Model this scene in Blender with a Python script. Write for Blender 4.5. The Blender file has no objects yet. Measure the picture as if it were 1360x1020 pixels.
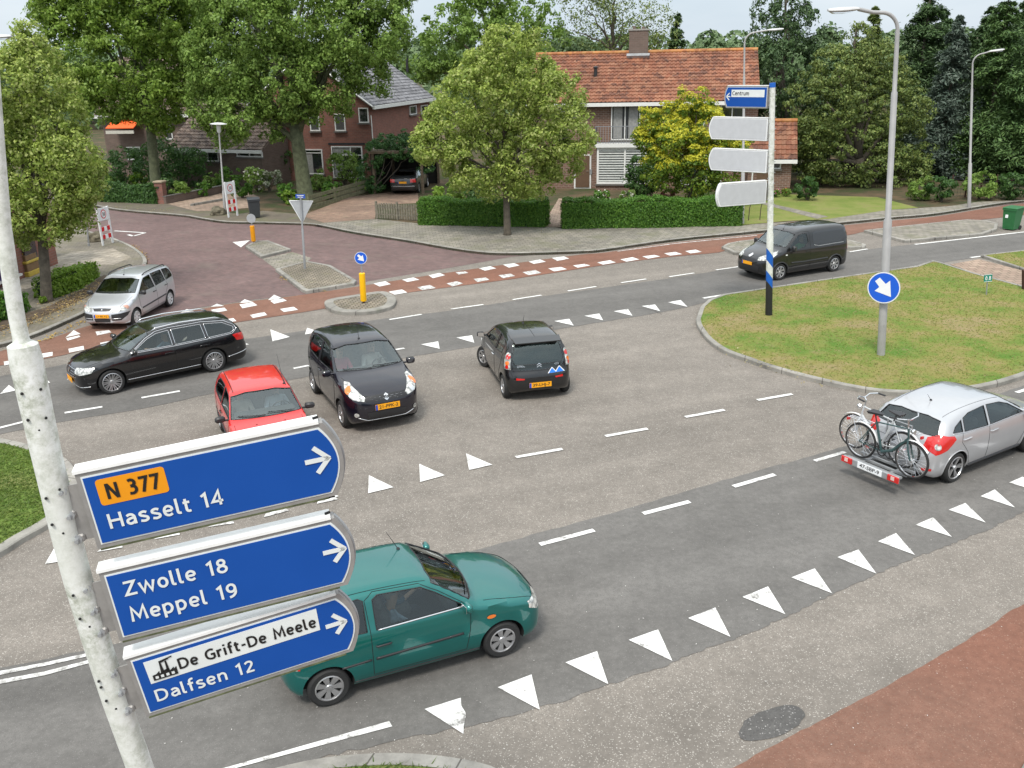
import bpy, bmesh, math, random
import numpy as np
from mathutils import Vector, Matrix
from mathutils.bvhtree import BVHTree
from mathutils.geometry import tessellate_polygon
S = bpy.context.scene
COL = S.collection
rad = math.radians
PI = math.pi
# ------------------------------------------------ camera
FPX, CH, PITCH, ROLL = 1200.0, 7.5, 0.342, -0.0217
_f = Vector((0, math.cos(PITCH), -math.sin(PITCH))); _u = Vector((0, math.sin(PITCH), math.cos(PITCH))); _r = Vector((1, 0, 0))
CX = _r * math.cos(ROLL) + _u * math.sin(ROLL); CY = _u * math.cos(ROLL) - _r * math.sin(ROLL)
cd = bpy.data.cameras.new('camera'); cam = bpy.data.objects.new('camera', cd); COL.objects.link(cam)
cd.sensor_width = 36; cd.lens = 36 * FPX / 1360; cd.clip_end = 4000; cd.clip_start = 0.1
mw = Matrix((CX, CY, -_f)).transposed().to_4x4(); mw.translation = (0, 0, CH); cam.matrix_world = mw
S.camera = cam
def ray(x, y): return CX * ((x - 680) / FPX) + CY * ((510 - y) / FPX) + _f
def G(x, y, z=0.0):                       # photo point -> world point on the level z
    d = ray(x, y); t = (CH - z) / max(-d.z, 1e-3); return Vector((0, 0, CH)) + d * t
def AT(x, y, Y):                          # photo point at world depth Y
    d = ray(x, y); return Vector((0, 0, CH)) + d * (Y / d.y)
# ------------------------------------------------ light
SUN_EL, SUN_AZ = rad(58), rad(200)        # azimuth clockwise from +Y
w = bpy.data.worlds.new('World'); S.world = w; w.use_nodes = True
nt = w.node_tree; nt.nodes.clear()
def nd(nt, t, **k):
    n = nt.nodes.new(t)
    for a, v in k.items():
        if a.startswith('i_'): n.inputs[a[2:].replace('_', ' ')].default_value = v
        else: setattr(n, a, v)
    return n
sky = nd(nt, 'ShaderNodeTexSky', sky_type='NISHITA', sun_disc=False, sun_elevation=SUN_EL, sun_rotation=SUN_AZ, air_density=1.2, dust_density=2.0)
tc = nd(nt, 'ShaderNodeTexCoord'); mp = nd(nt, 'ShaderNodeMapping'); mp.inputs['Scale'].default_value = (1, 1, 3.5)
nz = nd(nt, 'ShaderNodeTexNoise'); nz.inputs['Scale'].default_value = 2.2; nz.inputs['Detail'].default_value = 6; nz.inputs['Roughness'].default_value = .55
cr = nd(nt, 'ShaderNodeValToRGB'); cr.color_ramp.elements[0].position = .36; cr.color_ramp.elements[1].position = .66
cr.color_ramp.elements[0].color = (5.6, 6.6, 7.6, 1); cr.color_ramp.elements[1].color = (7.3, 8.0, 8.7, 1)
mx = nd(nt, 'ShaderNodeMix', data_type='RGBA'); mx.inputs[0].default_value = .82
bg = nd(nt, 'ShaderNodeBackground'); bg.inputs['Strength'].default_value = .125
out = nd(nt, 'ShaderNodeOutputWorld')
L = nt.links.new
L(tc.outputs['Generated'], mp.inputs[0]); L(mp.outputs[0], nz.inputs[0]); L(nz.outputs[0], cr.inputs[0])
# an overcast sky is about three times brighter overhead than at the horizon
sx_ = nd(nt, 'ShaderNodeSeparateXYZ'); L(tc.outputs['Generated'], sx_.inputs[0]); mr = nd(nt, 'ShaderNodeMapRange'); mr.inputs[1].default_value = .06; mr.inputs[2].default_value = .8; mr.inputs[3].default_value = 1; mr.inputs[4].default_value = 2.25
L(sx_.outputs[2], mr.inputs[0]); vm = nd(nt, 'ShaderNodeVectorMath', operation='SCALE'); L(cr.outputs[0], vm.inputs[0]); L(mr.outputs[0], vm.inputs['Scale'])
mr2 = nd(nt, 'ShaderNodeMapRange'); mr2.inputs[1].default_value = .1; mr2.inputs[2].default_value = .5; L(sx_.outputs[2], mr2.inputs[0])
mw2 = nd(nt, 'ShaderNodeMix', data_type='RGBA', blend_type='MULTIPLY'); L(mr2.outputs[0], mw2.inputs[0]); L(vm.outputs[0], mw2.inputs[6]); mw2.inputs[7].default_value = (1.0, .93, .85, 1)
L(sky.outputs[0], mx.inputs[6]); L(mw2.outputs[2], mx.inputs[7]); L(mx.outputs[2], bg.inputs[0]); L(bg.outputs[0], out.inputs[0])
sl = bpy.data.lights.new('sun', 'SUN'); sl.energy = 2.9; sl.angle = rad(14); sl.color = (1, .95, .87)
so = bpy.data.objects.new('sun', sl); COL.objects.link(so)
sd = Vector((math.sin(SUN_AZ) * math.cos(SUN_EL), math.cos(SUN_AZ) * math.cos(SUN_EL), math.sin(SUN_EL)))
so.rotation_euler = sd.to_track_quat('Z', 'Y').to_euler(); so.location = sd * 60
S.view_settings.view_transform = 'Standard'; S.view_settings.look = 'None'; S.view_settings.gamma = 1; S.view_settings.exposure = 0.0
S.render.engine = 'CYCLES'
random.seed(7); rng = np.random.default_rng(7)
# ------------------------------------------------ materials
def newmat(name):
    m = bpy.data.materials.new(name); m.use_nodes = True; nt = m.node_tree; nt.nodes.clear()
    o = nd(nt, 'ShaderNodeOutputMaterial'); b = nd(nt, 'ShaderNodeBsdfPrincipled'); nt.links.new(b.outputs[0], o.inputs[0])
    return m, nt, b
def coords(nt, scale=1, rot=0):
    t = nd(nt, 'ShaderNodeTexCoord'); mp = nd(nt, 'ShaderNodeMapping'); mp.inputs['Scale'].default_value = (scale,) * 3 if not isinstance(scale, tuple) else scale
    mp.inputs['Rotation'].default_value = (0, 0, rot); nt.links.new(t.outputs['Object'], mp.inputs[0]); return mp.outputs[0]
def noise(nt, co, sc, det=3, ro=.55):
    n = nd(nt, 'ShaderNodeTexNoise'); n.inputs['Scale'].default_value = sc; n.inputs['Detail'].default_value = det; n.inputs['Roughness'].default_value = ro
    nt.links.new(co, n.inputs['Vector']); return n.outputs[0]
def ramp(nt, fac, stops):
    r = nd(nt, 'ShaderNodeValToRGB'); e = r.color_ramp.elements
    while len(e) < len(stops): e.new(.5)
    for k, (p, c) in enumerate(stops): e[k].position = p; e[k].color = (c if len(c) == 4 else (*c, 1)) if not isinstance(c, (int, float)) else (c, c, c, 1)
    nt.links.new(fac, r.inputs[0]); return r.outputs[0]
def mix(nt, fac, a, b, mode='MIX'):
    m = nd(nt, 'ShaderNodeMix', data_type='RGBA', blend_type=mode)
    for k, v in ((0, fac), (6, a), (7, b)):
        if isinstance(v, (int, float)): m.inputs[k].default_value = v if k == 0 else (v, v, v, 1)
        elif isinstance(v, tuple): m.inputs[k].default_value = (*v[:3], 1)
        else: nt.links.new(v, m.inputs[k])
    return m.outputs[2]
def bump(nt, b, h, st=.3, dist=.01):
    n = nd(nt, 'ShaderNodeBump'); n.inputs['Strength'].default_value = st; n.inputs['Distance'].default_value = dist
    nt.links.new(h, n.inputs['Height']); nt.links.new(n.outputs[0], b.inputs['Normal'])
_mc = {}
def M(name, col, rough=.6, metal=0, var=.12, vs=6, coat=0, bp=0, spec=.5, em=None):
    """plain paint / plastic / metal with a little real unevenness"""
    if name in _mc: return _mc[name]
    m, nt, b = newmat(name); _mc[name] = m
    b.inputs['Roughness'].default_value = rough; b.inputs['Metallic'].default_value = metal; b.inputs['Coat Weight'].default_value = coat
    b.inputs['Coat Roughness'].default_value = .04; b.inputs['Specular IOR Level'].default_value = spec
    c = tuple(col)
    if var:
        co = coords(nt); n = noise(nt, co, vs, 4, .6)
        f = ramp(nt, n, [(.3, tuple(x * (1 - var) for x in c)), (.7, tuple(min(1, x * (1 + var)) for x in c))])
        nt.links.new(f, b.inputs['Base Color'])
        if bp: bump(nt, b, noise(nt, co, vs * 8, 2), bp, .01)
    else: b.inputs['Base Color'].default_value = (*c, 1)
    if em: b.inputs['Emission Color'].default_value = (*c, 1); b.inputs['Emission Strength'].default_value = em
    return m
def speck_mat(name, base, dark, light, sp_sc, amt, patch=.25, tint=None, track=None):
    m, nt, b = newmat(name); _mc[name] = m
    co = coords(nt)
    big = noise(nt, co, .22, 5, .6); med = noise(nt, co, 1.7, 5, .65)
    c = ramp(nt, big, [(.3, tuple(x * (1 - patch) for x in base)), (.52, base), (.72, tuple(x * (1 + patch * .7) for x in base))])
    if tint: c = mix(nt, ramp(nt, noise(nt, co, .13, 4), [(.42, 0), (.62, .7)]), c, tint)
    c = mix(nt, .5, c, ramp(nt, med, [(.3, .35), (.7, .65)]), 'OVERLAY')
    if track is not None:
        c2 = coords(nt, 1, -track); s2 = nd(nt, 'ShaderNodeVectorMath', operation='MULTIPLY'); s2.inputs[1].default_value = (.035, .75, 1); nt.links.new(c2, s2.inputs[0])
        c = mix(nt, .8, c, ramp(nt, noise(nt, s2.outputs[0], 1.0, 3, .5), [(.3, .37), (.7, .6)]), 'OVERLAY')
    c = mix(nt, ramp(nt, noise(nt, co, .9, 2, .4), [(.70, 0), (.76, .45)]), c, tuple(x * .55 for x in base))
    v = nd(nt, 'ShaderNodeTexVoronoi'); v.inputs['Scale'].default_value = sp_sc; nt.links.new(co, v.inputs['Vector'])
    sep = nd(nt, 'ShaderNodeSeparateColor'); nt.links.new(v.outputs['Color'], sep.inputs[0])
    lf = ramp(nt, sep.outputs[0], [(1 - amt, 0), (1 - amt * .4, 1)])
    df = ramp(nt, sep.outputs[1], [(.0, 1), (.45, 0)])
    c = mix(nt, df, c, dark); c = mix(nt, lf, c, light)
    g = noise(nt, co, 9, 5, .7); c = mix(nt, .35, c, ramp(nt, g, [(.3, .3), (.7, .7)]), 'OVERLAY')
    nt.links.new(c, b.inputs['Base Color']); b.inputs['Roughness'].default_value = .85; b.inputs['Specular IOR Level'].default_value = .3
    bump(nt, b, sep.outputs[2], .35, .01)
    return m
chip = speck_mat('chip_seal', (.205, .183, .16), (.162, .144, .126), (.38, .355, .32), 85, .08, .12, track=.36)
chip_near = chip
dark_asph = speck_mat('dark_asphalt', (.14, .133, .125), (.122, .116, .109), (.19, .183, .173), 110, .04, .1, track=.36)
patch_asph = speck_mat('patch_asphalt', (.095, .091, .087), (.075, .072, .07), (.27, .26, .25), 70, .05, .1)
red_asph = speck_mat('red_asphalt', (.2, .094, .064), (.17, .08, .055), (.26, .155, .115), 80, .05, .1, tint=(.195, .12, .09), track=.5)
def pave_mat(name, cols, bw, bh, mortar, msize, rot=0, off=.5, patch=None, rough=.85, vertical=False, mottle=.5, sq=1):
    m, nt, b = newmat(name); _mc[name] = m
    if vertical:
        t = nd(nt, 'ShaderNodeTexCoord'); s = nd(nt, 'ShaderNodeSeparateXYZ'); nt.links.new(t.outputs['Object'], s.inputs[0])
        a = nd(nt, 'ShaderNodeMath', operation='ADD'); nt.links.new(s.outputs[0], a.inputs[0]); nt.links.new(s.outputs[1], a.inputs[1])
        cb = nd(nt, 'ShaderNodeCombineXYZ'); nt.links.new(a.outputs[0], cb.inputs[0]); nt.links.new(s.outputs[2], cb.inputs[1]); co = cb.outputs[0]; cn = t.outputs['Object']
    else: co = coords(nt, 1, rot); cn = co
    br = nd(nt, 'ShaderNodeTexBrick'); br.offset = off; br.squash = sq
    nt.links.new(co, br.inputs['Vector']); br.inputs['Scale'].default_value = 1
    br.inputs['Brick Width'].default_value = bw; br.inputs['Row Height'].default_value = bh; br.inputs['Mortar Size'].default_value = msize; br.inputs['Mortar Smooth'].default_value = .3; br.inputs['Bias'].default_value = 0
    br.inputs['Color1'].default_value = (*cols[0], 1); br.inputs['Color2'].default_value = (*cols[1], 1); br.inputs['Mortar'].default_value = (*mortar, 1)
    c = br.outputs[0]
    c = mix(nt, mottle, c, ramp(nt, noise(nt, cn, 2.3, 6, .7), [(.3, .3), (.7, .7)]), 'OVERLAY')
    c = mix(nt, mottle * .8, c, ramp(nt, noise(nt, cn, .35, 4, .6), [(.35, .35), (.65, .66)]), 'OVERLAY')
    if patch: c = mix(nt, ramp(nt, noise(nt, cn, patch[1], 6, .65), [(patch[2], 0), (patch[2] + .12, patch[3])]), c, patch[0])
    nt.links.new(c, b.inputs['Base Color']); b.inputs['Roughness'].default_value = rough
    bump(nt, b, br.outputs[1], -.4, .008)
    return m
# ------------------------------------------------ mesh builders
def tag(o, label=None, cat=None, group=None, kind=None):
    for k, v in (('label', label), ('category', cat), ('group', group), ('kind', kind)):
        if v: o[k] = v
    return o
def thing(name, label, cat, loc=(0, 0, 0), rz=0, group=None):
    o = bpy.data.objects.new(name, None); COL.objects.link(o); o.location = loc; o.rotation_euler = (0, 0, rz); o.empty_display_size = .2
    return tag(o, label, cat, group)
class MB:
    def __init__(s): s.v = []; s.f = []; s.m = []
    def add(s, vs, fs, mi=0):
        n = len(s.v); s.v += [tuple(v) for v in vs]; s.f += [tuple(i + n for i in f) for f in fs]; s.m += [mi] * len(fs); return s
    def box(s, c, d, mi=0, R=None, bev=0):
        hx, hy, hz = d[0] / 2, d[1] / 2, d[2] / 2
        if bev:
            b = min(bev, hx * .9, hy * .9, hz * .9); vs = []
            for sx in (-1, 1):
                for sy in (-1, 1):
                    for sz in (-1, 1):
                        vs += [(sx * hx, sy * (hy - b), sz * (hz - b)), (sx * (hx - b), sy * hy, sz * (hz - b)), (sx * (hx - b), sy * (hy - b), sz * hz)]
            bm = bmesh.new(); 
            for v in vs: bm.verts.new(v)
            r = bmesh.ops.convex_hull(bm, input=bm.verts); bm.verts.ensure_lookup_table(); bm.verts.index_update()
            vs = [v.co.copy() for v in bm.verts]; fs = [tuple(v.index for v in f.verts) for f in bm.faces]; bm.free()
        else:
            vs = [Vector((x, y, z)) for x in (-hx, hx) for y in (-hy, hy) for z in (-hz, hz)]
            fs = [(0, 1, 3, 2), (4, 6, 7, 5), (0, 4, 5, 1), (2, 3, 7, 6), (0, 2, 6, 4), (1, 5, 7, 3)]
        C = Vector(c); vs = [(R @ Vector(v) if R else Vector(v)) + C for v in vs]
        return s.add(vs, fs, mi)
    def tube(s, pts, r, n=8, mi=0, cap=True):
        pts = [Vector(p) for p in pts]; rs = r if isinstance(r, (list, tuple)) else [r] * len(pts)
        vs = []; fs = []; prev = None
        for i, p in enumerate(pts):
            t = (pts[min(i + 1, len(pts) - 1)] - pts[max(i - 1, 0)]).normalized()
            a = prev if prev is not None else (Vector((0, 0, 1)) if abs(t.z) < .9 else Vector((1, 0, 0)))
            a = (a - t * a.dot(t)).normalized(); b = t.cross(a); prev = a
            for k in range(n):
                q = 2 * PI * k / n; vs.append(p + (a * math.cos(q) + b * math.sin(q)) * rs[i])
        for i in range(len(pts) - 1):
            for k in range(n): fs.append((i * n + k, i * n + (k + 1) % n, (i + 1) * n + (k + 1) % n, (i + 1) * n + k))
        if cap: fs.append(tuple(range(n))[::-1]); fs.append(tuple((len(pts) - 1) * n + k for k in range(n)))
        return s.add(vs, fs, mi)
    def lathe(s, prof, c=(0, 0, 0), n=24, R=None, mi=0, closed=False):   # prof: (r, h) about local z
        vs = []; fs = []; C = Vector(c); m = len(prof)
        for k in range(n):
            q = 2 * PI * k / n
            for r, h in prof:
                v = Vector((r * math.cos(q), r * math.sin(q), h)); vs.append((R @ v if R else v) + C)
        for k in range(n):
            for i in range(m - (0 if closed else 1)):
                j = (i + 1) % m; fs.append((k * m + i, ((k + 1) % n) * m + i, ((k + 1) % n) * m + j, k * m + j))
        return s.add(vs, fs, mi)
    def prism(s, poly, d, mi=0, mtop=None):            # poly: list of Vector, d: extrude vector
        poly = [Vector(p) for p in poly]; n = len(poly); d = Vector(d)
        vs = poly + [p + d for p in poly]
        tri = tessellate_polygon([poly])
        fs = [tuple(t) for t in tri]; s.add(vs, [f[::-1] for f in fs] + [(i, (i + 1) % n, n + (i + 1) % n, n + i) for i in range(n)], mi)
        s.add([p + d for p in poly], fs, mi if mtop is None else mtop); return s
    def flat(s, poly, mi=0):
        poly = [Vector(p) for p in poly]; return s.add(poly, [tuple(t) for t in tessellate_polygon([poly])], mi)
    def build(s, name, mats, parent=None, smooth=False, fixn=True):
        me = bpy.data.meshes.new(name); me.from_pydata([tuple(v) for v in s.v], [], s.f)
        if not isinstance(mats, (list, tuple)): mats = [mats]
        for m in mats: me.materials.append(m)
        me.polygons.foreach_set('material_index', s.m)
        if fixn:
            bm = bmesh.new(); bm.from_mesh(me); bmesh.ops.remove_doubles(bm, verts=bm.verts, dist=1e-5); bmesh.ops.recalc_face_normals(bm, faces=bm.faces); bm.to_mesh(me); bm.free()
        if smooth:
            me.polygons.foreach_set('use_smooth', [True] * len(me.polygons)); 
            if smooth != 2:
                try: me.set_sharp_from_angle(angle=rad(38))
                except Exception: pass
        me.update(); o = bpy.data.objects.new(name, me); COL.objects.link(o)
        if parent: o.parent = parent
        return o
def RZ(a): return Matrix.Rotation(a, 3, 'Z')
def RX(a): return Matrix.Rotation(a, 3, 'X')
def RY(a): return Matrix.Rotation(a, 3, 'Y')
def struct(o): o['kind'] = 'structure'; return o
def copy_tree(o, parent=None):
    c = o.copy(); COL.objects.link(c); c.parent = parent
    for ch in o.children: copy_tree(ch, c)
    return c
def catmull(P, n=5, closed=False):
    P = [Vector(p) for p in P]; m = len(P); out = []
    for i in range(m if closed else m - 1):
        if closed: a, b, c, d = P[i - 1], P[i], P[(i + 1) % m], P[(i + 2) % m]
        else: a, b, c, d = P[max(i - 1, 0)], P[i], P[i + 1], P[min(i + 2, m - 1)]
        for k in range(n):
            t = k / n; out.append(.5 * (2 * b + (c - a) * t + (2 * a - 5 * b + 4 * c - d) * t * t + (3 * b - a - 3 * c + d) * t ** 3))
    if not closed: out.append(P[-1])
    return out
def W(pts, z=0.0): return [G(x, y, z) if True else None for x, y in pts]
def area(P): return sum(P[i - 1].x * P[i].y - P[i].x * P[i - 1].y for i in range(len(P))) / 2
def inset(P, d):
    if area(P) < 0: P = P[::-1]
    n = len(P); out = []
    for i in range(n):
        a = (P[i] - P[i - 1]); b = (P[(i + 1) % n] - P[i]); a.z = b.z = 0
        if a.length < 1e-6: a = b
        if b.length < 1e-6: b = a
        a.normalize(); b.normalize(); na = Vector((-a.y, a.x, 0)); nb = Vector((-b.y, b.x, 0)); m = na + nb
        if m.length < .2: m = na
        m.normalize(); out.append(P[i] + m * (d / max(.5, m.dot(na))))
    return P, out
def at_z(P, z): return [Vector((p.x, p.y, z)) for p in P]
def sheet(name, P, z, m):
    return struct(MB().flat(at_z(P, z)).build(name, m))
def raised(name, P, h, m_top, m_kerb, kw=.14, z0=0.0, kerb_name='kerb', kerb=True):
    P, Q = inset([Vector(p) for p in P], kw)
    n = len(P)
    if kerb:
        mb = MB(); hh = h + .012; P1 = inset(P, .02)[1]
        mb.add(at_z(P, z0 - .02) + at_z(P, z0 + hh - .02) + at_z(P1, z0 + hh) + at_z(Q, z0 + hh) + at_z(Q, z0 - .02), [(k * n + i, k * n + (i + 1) % n, (k + 1) * n + (i + 1) % n, (k + 1) * n + i) for k in range(4) for i in range(n)])
        struct(mb.build(kerb_name, m_kerb))
    top = at_z(Q if kerb else P, z0 + h)
    mb = MB().prism(at_z(Q if kerb else P, z0 - .05), (0, 0, h + .05)); return struct(mb.build(name, m_top)), top
def kerb_line(P, side, m, h=.12, kw=.15, name='kerb', z0=-.02):   # side +1: strip lies left of the walking direction
    mb = MB(); n = len(P); A = []; B = []
    for i, p in enumerate(P):
        t = (P[min(i + 1, n - 1)] - P[max(i - 1, 0)]); t.z = 0; t.normalize(); q = Vector((-t.y, t.x, 0)) * side; A.append(p); B.append(p + q * kw)
    C = [a + (b - a) * .15 for a, b in zip(A, B)]
    mb.add(at_z(A, z0) + at_z(A, h - .02) + at_z(C, h) + at_z(B, h) + at_z(B, z0), [(k * n + i, k * n + i + 1, (k + 1) * n + i + 1, (k + 1) * n + i) for k in range(4) for i in range(n - 1)])
    return struct(mb.build(name, m))
# ================================================ ground, roads, kerbs, markings
kerb_m = pave_mat('kerb_concrete', ((.27, .255, .23), (.24, .23, .205)), .98, 3.0, (.1, .09, .08), .012, rot=.35, mottle=.8, patch=((.1, .12, .06), 1.3, .6, .5))
brick_road = pave_mat('brick_road', ((.19, .115, .108), (.13, .086, .084)), .2, .055, (.1, .08, .072), .006, rot=.45, patch=((.17, .135, .115), .5, .55, .45))
brick_road_soft = pave_mat('brick_verge', ((.17, .13, .105), (.13, .105, .09)), .2, .06, (.09, .1, .05), .008, rot=.2, patch=((.12, .13, .05), .8, .52, .6))
tiles = pave_mat('pavement_tiles', ((.25, .225, .19), (.19, .175, .15)), .3, .3, (.1, .1, .06), .014, rot=-.12, patch=((.12, .12, .065), .7, .52, .6), mottle=.7)
tiles_left = pave_mat('pavement_tiles_left', ((.22, .19, .155), (.17, .15, .125)), .2, .1, (.09, .09, .05), .009, rot=.5, patch=((.14, .13, .075), .9, .5, .6), mottle=.6)
tiles_pale = pave_mat('terrace_tiles', ((.38, .33, .27), (.27, .24, .2)), .3, .3, (.13, .12, .08), .014, rot=.5, patch=((.2, .17, .12), .7, .5, .6), mottle=.8)
pink_tiles = pave_mat('pink_tiles', ((.34, .25, .19), (.27, .19, .145)), .3, .3, (.12, .1, .06), .014, rot=.1, mottle=.6)
drive_brick = pave_mat('driveway_brick', ((.28, .17, .125), (.2, .13, .1)), .21, .07, (.12, .1, .06), .009, rot=.4, patch=((.34, .25, .17), .9, .55, .6), mottle=.7)
cobble = pave_mat('cobbles', ((.25, .21, .165), (.19, .165, .13)), .17, .17, (.08, .07, .045), .022, rot=-.3, mottle=.8, patch=((.16, .15, .07), 2.2, .55, .5))
soil = M('soil', (.09, .065, .045), .95, var=.4, vs=3, bp=.4)
def grass_mat(name, a, b_, c_, d_):
    m, nt, b = newmat(name); co = coords(nt)
    c = ramp(nt, noise(nt, co, .5, 7, .68), [(.36, a), (.46, b_), (.54, c_), (.64, d_)])
    c = mix(nt, .45, c, ramp(nt, noise(nt, co, 26, 6, .75), [(.25, .25), (.75, .75)]), 'OVERLAY')
    c = mix(nt, ramp(nt, noise(nt, co, 1.6, 5, .7), [(.56, 0), (.7, .6)]), c, d_)
    nt.links.new(c, b.inputs['Base Color']); b.inputs['Roughness'].default_value = .95; b.inputs['Specular IOR Level'].default_value = .2
    bump(nt, b, noise(nt, co, 40, 4, .7), .6, .02); _mc[name] = m; return m
verge_g = grass_mat('dry_verge_grass', (.085, .165, .025), (.145, .185, .04), (.205, .19, .06), (.25, .2, .1))
lush_g = grass_mat('lush_grass', (.09, .15, .03), (.115, .175, .035), (.15, .19, .05), (.18, .19, .07))
lawn_g = grass_mat('lawn_grass', (.12, .17, .035), (.155, .19, .045), (.19, .21, .06), (.2, .19, .075))
floor_g = grass_mat('forest_floor', (.045, .065, .02), (.06, .06, .03), (.09, .07, .04), (.13, .09, .055))
paint, pnt, pb = newmat('road_paint'); _co = coords(pnt)
_c = ramp(pnt, noise(pnt, _co, 5, 6, .75), [(.34, (.2, .19, .18)), (.41, (.5, .49, .47)), (.47, (.66, .65, .63)), (.62, (.73, .725, .71))])
pnt.links.new(_c, pb.inputs['Base Color']); pb.inputs['Roughness'].default_value = .65
worn, wnt, wb = newmat('worn_road_paint'); _co = coords(wnt)
_c = ramp(wnt, noise(wnt, _co, 7, 7, .8), [(.38, (.2, .19, .18)), (.5, (.5, .49, .47)), (.62, (.8, .8, .79))])
wnt.links.new(_c, wb.inputs['Base Color']); wb.inputs['Roughness'].default_value = .7

g0 = MB().flat([(-2500, -60, -.06), (2500, -60, -.06), (2500, 3500, -.06), (-2500, 3500, -.06)]).build('ground', M('meadow', (.1, .13, .04), .95, var=.4, vs=.05)); struct(g0)
KF = catmull(W([(60, 264), (110, 272), (160, 281), (240, 288), (268, 292.5), (300, 297), (345, 298), (385, 299), (420, 301), (470, 311), (540, 322), (590, 331), (635, 337.5), (680, 339.5), (767, 337), (805, 334), (895, 321), (1005, 310), (1122, 298), (1180, 292), (1245, 286), (1332, 272), (1400, 266)]), 4)
KFx = [Vector((-160, KF[0].y + 8, 0))] + KF + [Vector((KF[-1].x + 130, KF[-1].y + 22, 0))]
KL = catmull(W([(-40, 469), (0, 462), (20, 457), (50, 447), (85, 432), (120, 415), (148, 393), (175, 372), (192, 357), (195.5, 349), (190, 340), (175, 329), (152, 319)]), 4) + W([(120, 310), (85, 300), (40, 292)])
KLx = [Vector((-120, KL[0].y - 5, 0))] + KL + [Vector((-150, KL[-1].y + 6, 0))]
sheet('road', [Vector((-160, -20, 0)), Vector((160, -20, 0)), Vector((170, 60, 0))] + KFx[::-1], 0, chip)
gf, _ = raised('garden_ground', KFx + [Vector((1500, 1500, 0)), Vector((-1500, 1500, 0))], .1, floor_g, kerb_m, kerb=False)
raised('left_corner_ground', KLx, .1, tiles_left, kerb_m, kerb=False)
kerb_line(KF, 1, kerb_m); kerb_line(KL, 1, kerb_m, name='kerb')
# dark lanes
def ext(P, l0=60, l1=60):
    P = list(P); k = min(6, len(P) - 1); a = (P[0] - P[k]).normalized(); c = (P[-1] - P[-1 - k]).normalized(); return [P[0] + a * l0] + P + [P[-1] + c * l1]
def rough_edge(P, amp=.02, step=.18):
    out = []
    for p, q in zip(P[:-1], P[1:]):
        n = min(60, max(1, int((q - p).length / step)))
        for k in range(n): out.append(p.lerp(q, k / n) + Vector((random.uniform(-amp, amp), random.uniform(-amp, amp), 0)))
    return P[:1] + out[1:] + [P[-1]]
laneA_far = W([(-60, 513), (0, 500), (60, 489), (120, 478), (200, 466), (330, 450), (420, 437), (520, 422), (600, 412.5), (683, 399.5), (792, 383.5), (925, 364.5), (1000, 351), (1130, 334), (1215, 324.5), (1290, 316), (1360, 308), (1430, 300)])
laneA_near = W([(-60, 590), (0, 577), (85, 560), (200, 541), (285, 522), (400, 502), (540, 475), (632, 460), (740, 437.5), (855, 419), (912, 408), (960, 396), (1030, 382), (1215, 355), (1290, 343), (1360, 334), (1430, 326)])
sheet('road_lane', ext(rough_edge(catmull(laneA_far, 3))[::1]) + ext(rough_edge(catmull(laneA_near, 3)))[::-1], .006, dark_asph)
laneB_far = W([(-90, 905), (0, 887), (115, 864), (300, 820), (480, 773), (680, 718), (820, 680), (912, 652), (1020, 621.5), (1125, 592), (1250, 551), (1360, 512), (1470, 470)])
laneB_near = W([(-90, 1120), (150, 1082), (300, 1040), (440, 1004), (502, 990), (617, 965), (680, 951), (805, 912), (892, 880), (1020, 831), (1105, 790), (1200, 748), (1295, 711), (1360, 681), (1470, 632)])
sheet('road_lane', ext(rough_edge(catmull(laneB_far, 3)), 30, 40) + ext(rough_edge(catmull(laneB_near, 3), .03, .08), 30, 40)[::-1], .006, dark_asph)
# side street of brick and the gravelly strip beside it
bs = KF[:] + catmull(W([(680, 341), (590, 357), (490, 373.5), (475, 378), (407, 391), (340, 397.5), (250, 411), (180, 421), (120, 431)]), 2) + [Vector((KL[20].x, KL[20].y, 0))] + KL[21:]
sheet('side_street', [p for p in bs if True], .005, brick_road)
# cycle path
red_far = W([(-60, 485), (0, 467), (30, 459), (70, 449), (125, 431), (190, 422), (250, 414), (295, 405.5), (340, 399.5), (405, 391.5), (480, 380), (590, 363), (680, 350.5), (770, 338.5), (805, 335.5), (895, 322.5), (1005, 311.5), (1122, 299.5), (1180, 293.5), (1245, 287.5), (1332, 273.5), (1400, 267.5)])
red_near = W([(-60, 500), (0, 486), (70, 475), (112, 465), (155, 455), (240, 440), (340, 424.5), (432, 410), (520, 392), (680, 371), (805, 352), (895, 341), (955, 335.5), (980, 328), (1060, 320), (1127, 312.5), (1150, 307.5), (1210, 301), (1290, 293.5), (1400, 281)])
sheet('cycle_path', ext(catmull(red_far, 3), 3, 60) + ext(catmull(red_near, 3), 3, 60)[::-1], .010, red_asph)
sheet('cycle_path', rough_edge(catmull(W([(880, 1060), (975, 1019), (1020, 995), (1105, 950), (1207, 895), (1282, 852), (1360, 802), (1450, 745)]), 3), .015, .12) + [Vector((30, 36, 0)), Vector((60, 30, 0)), Vector((60, -15, 0)), Vector((-3, -15, 0))], .010, red_asph)
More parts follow.
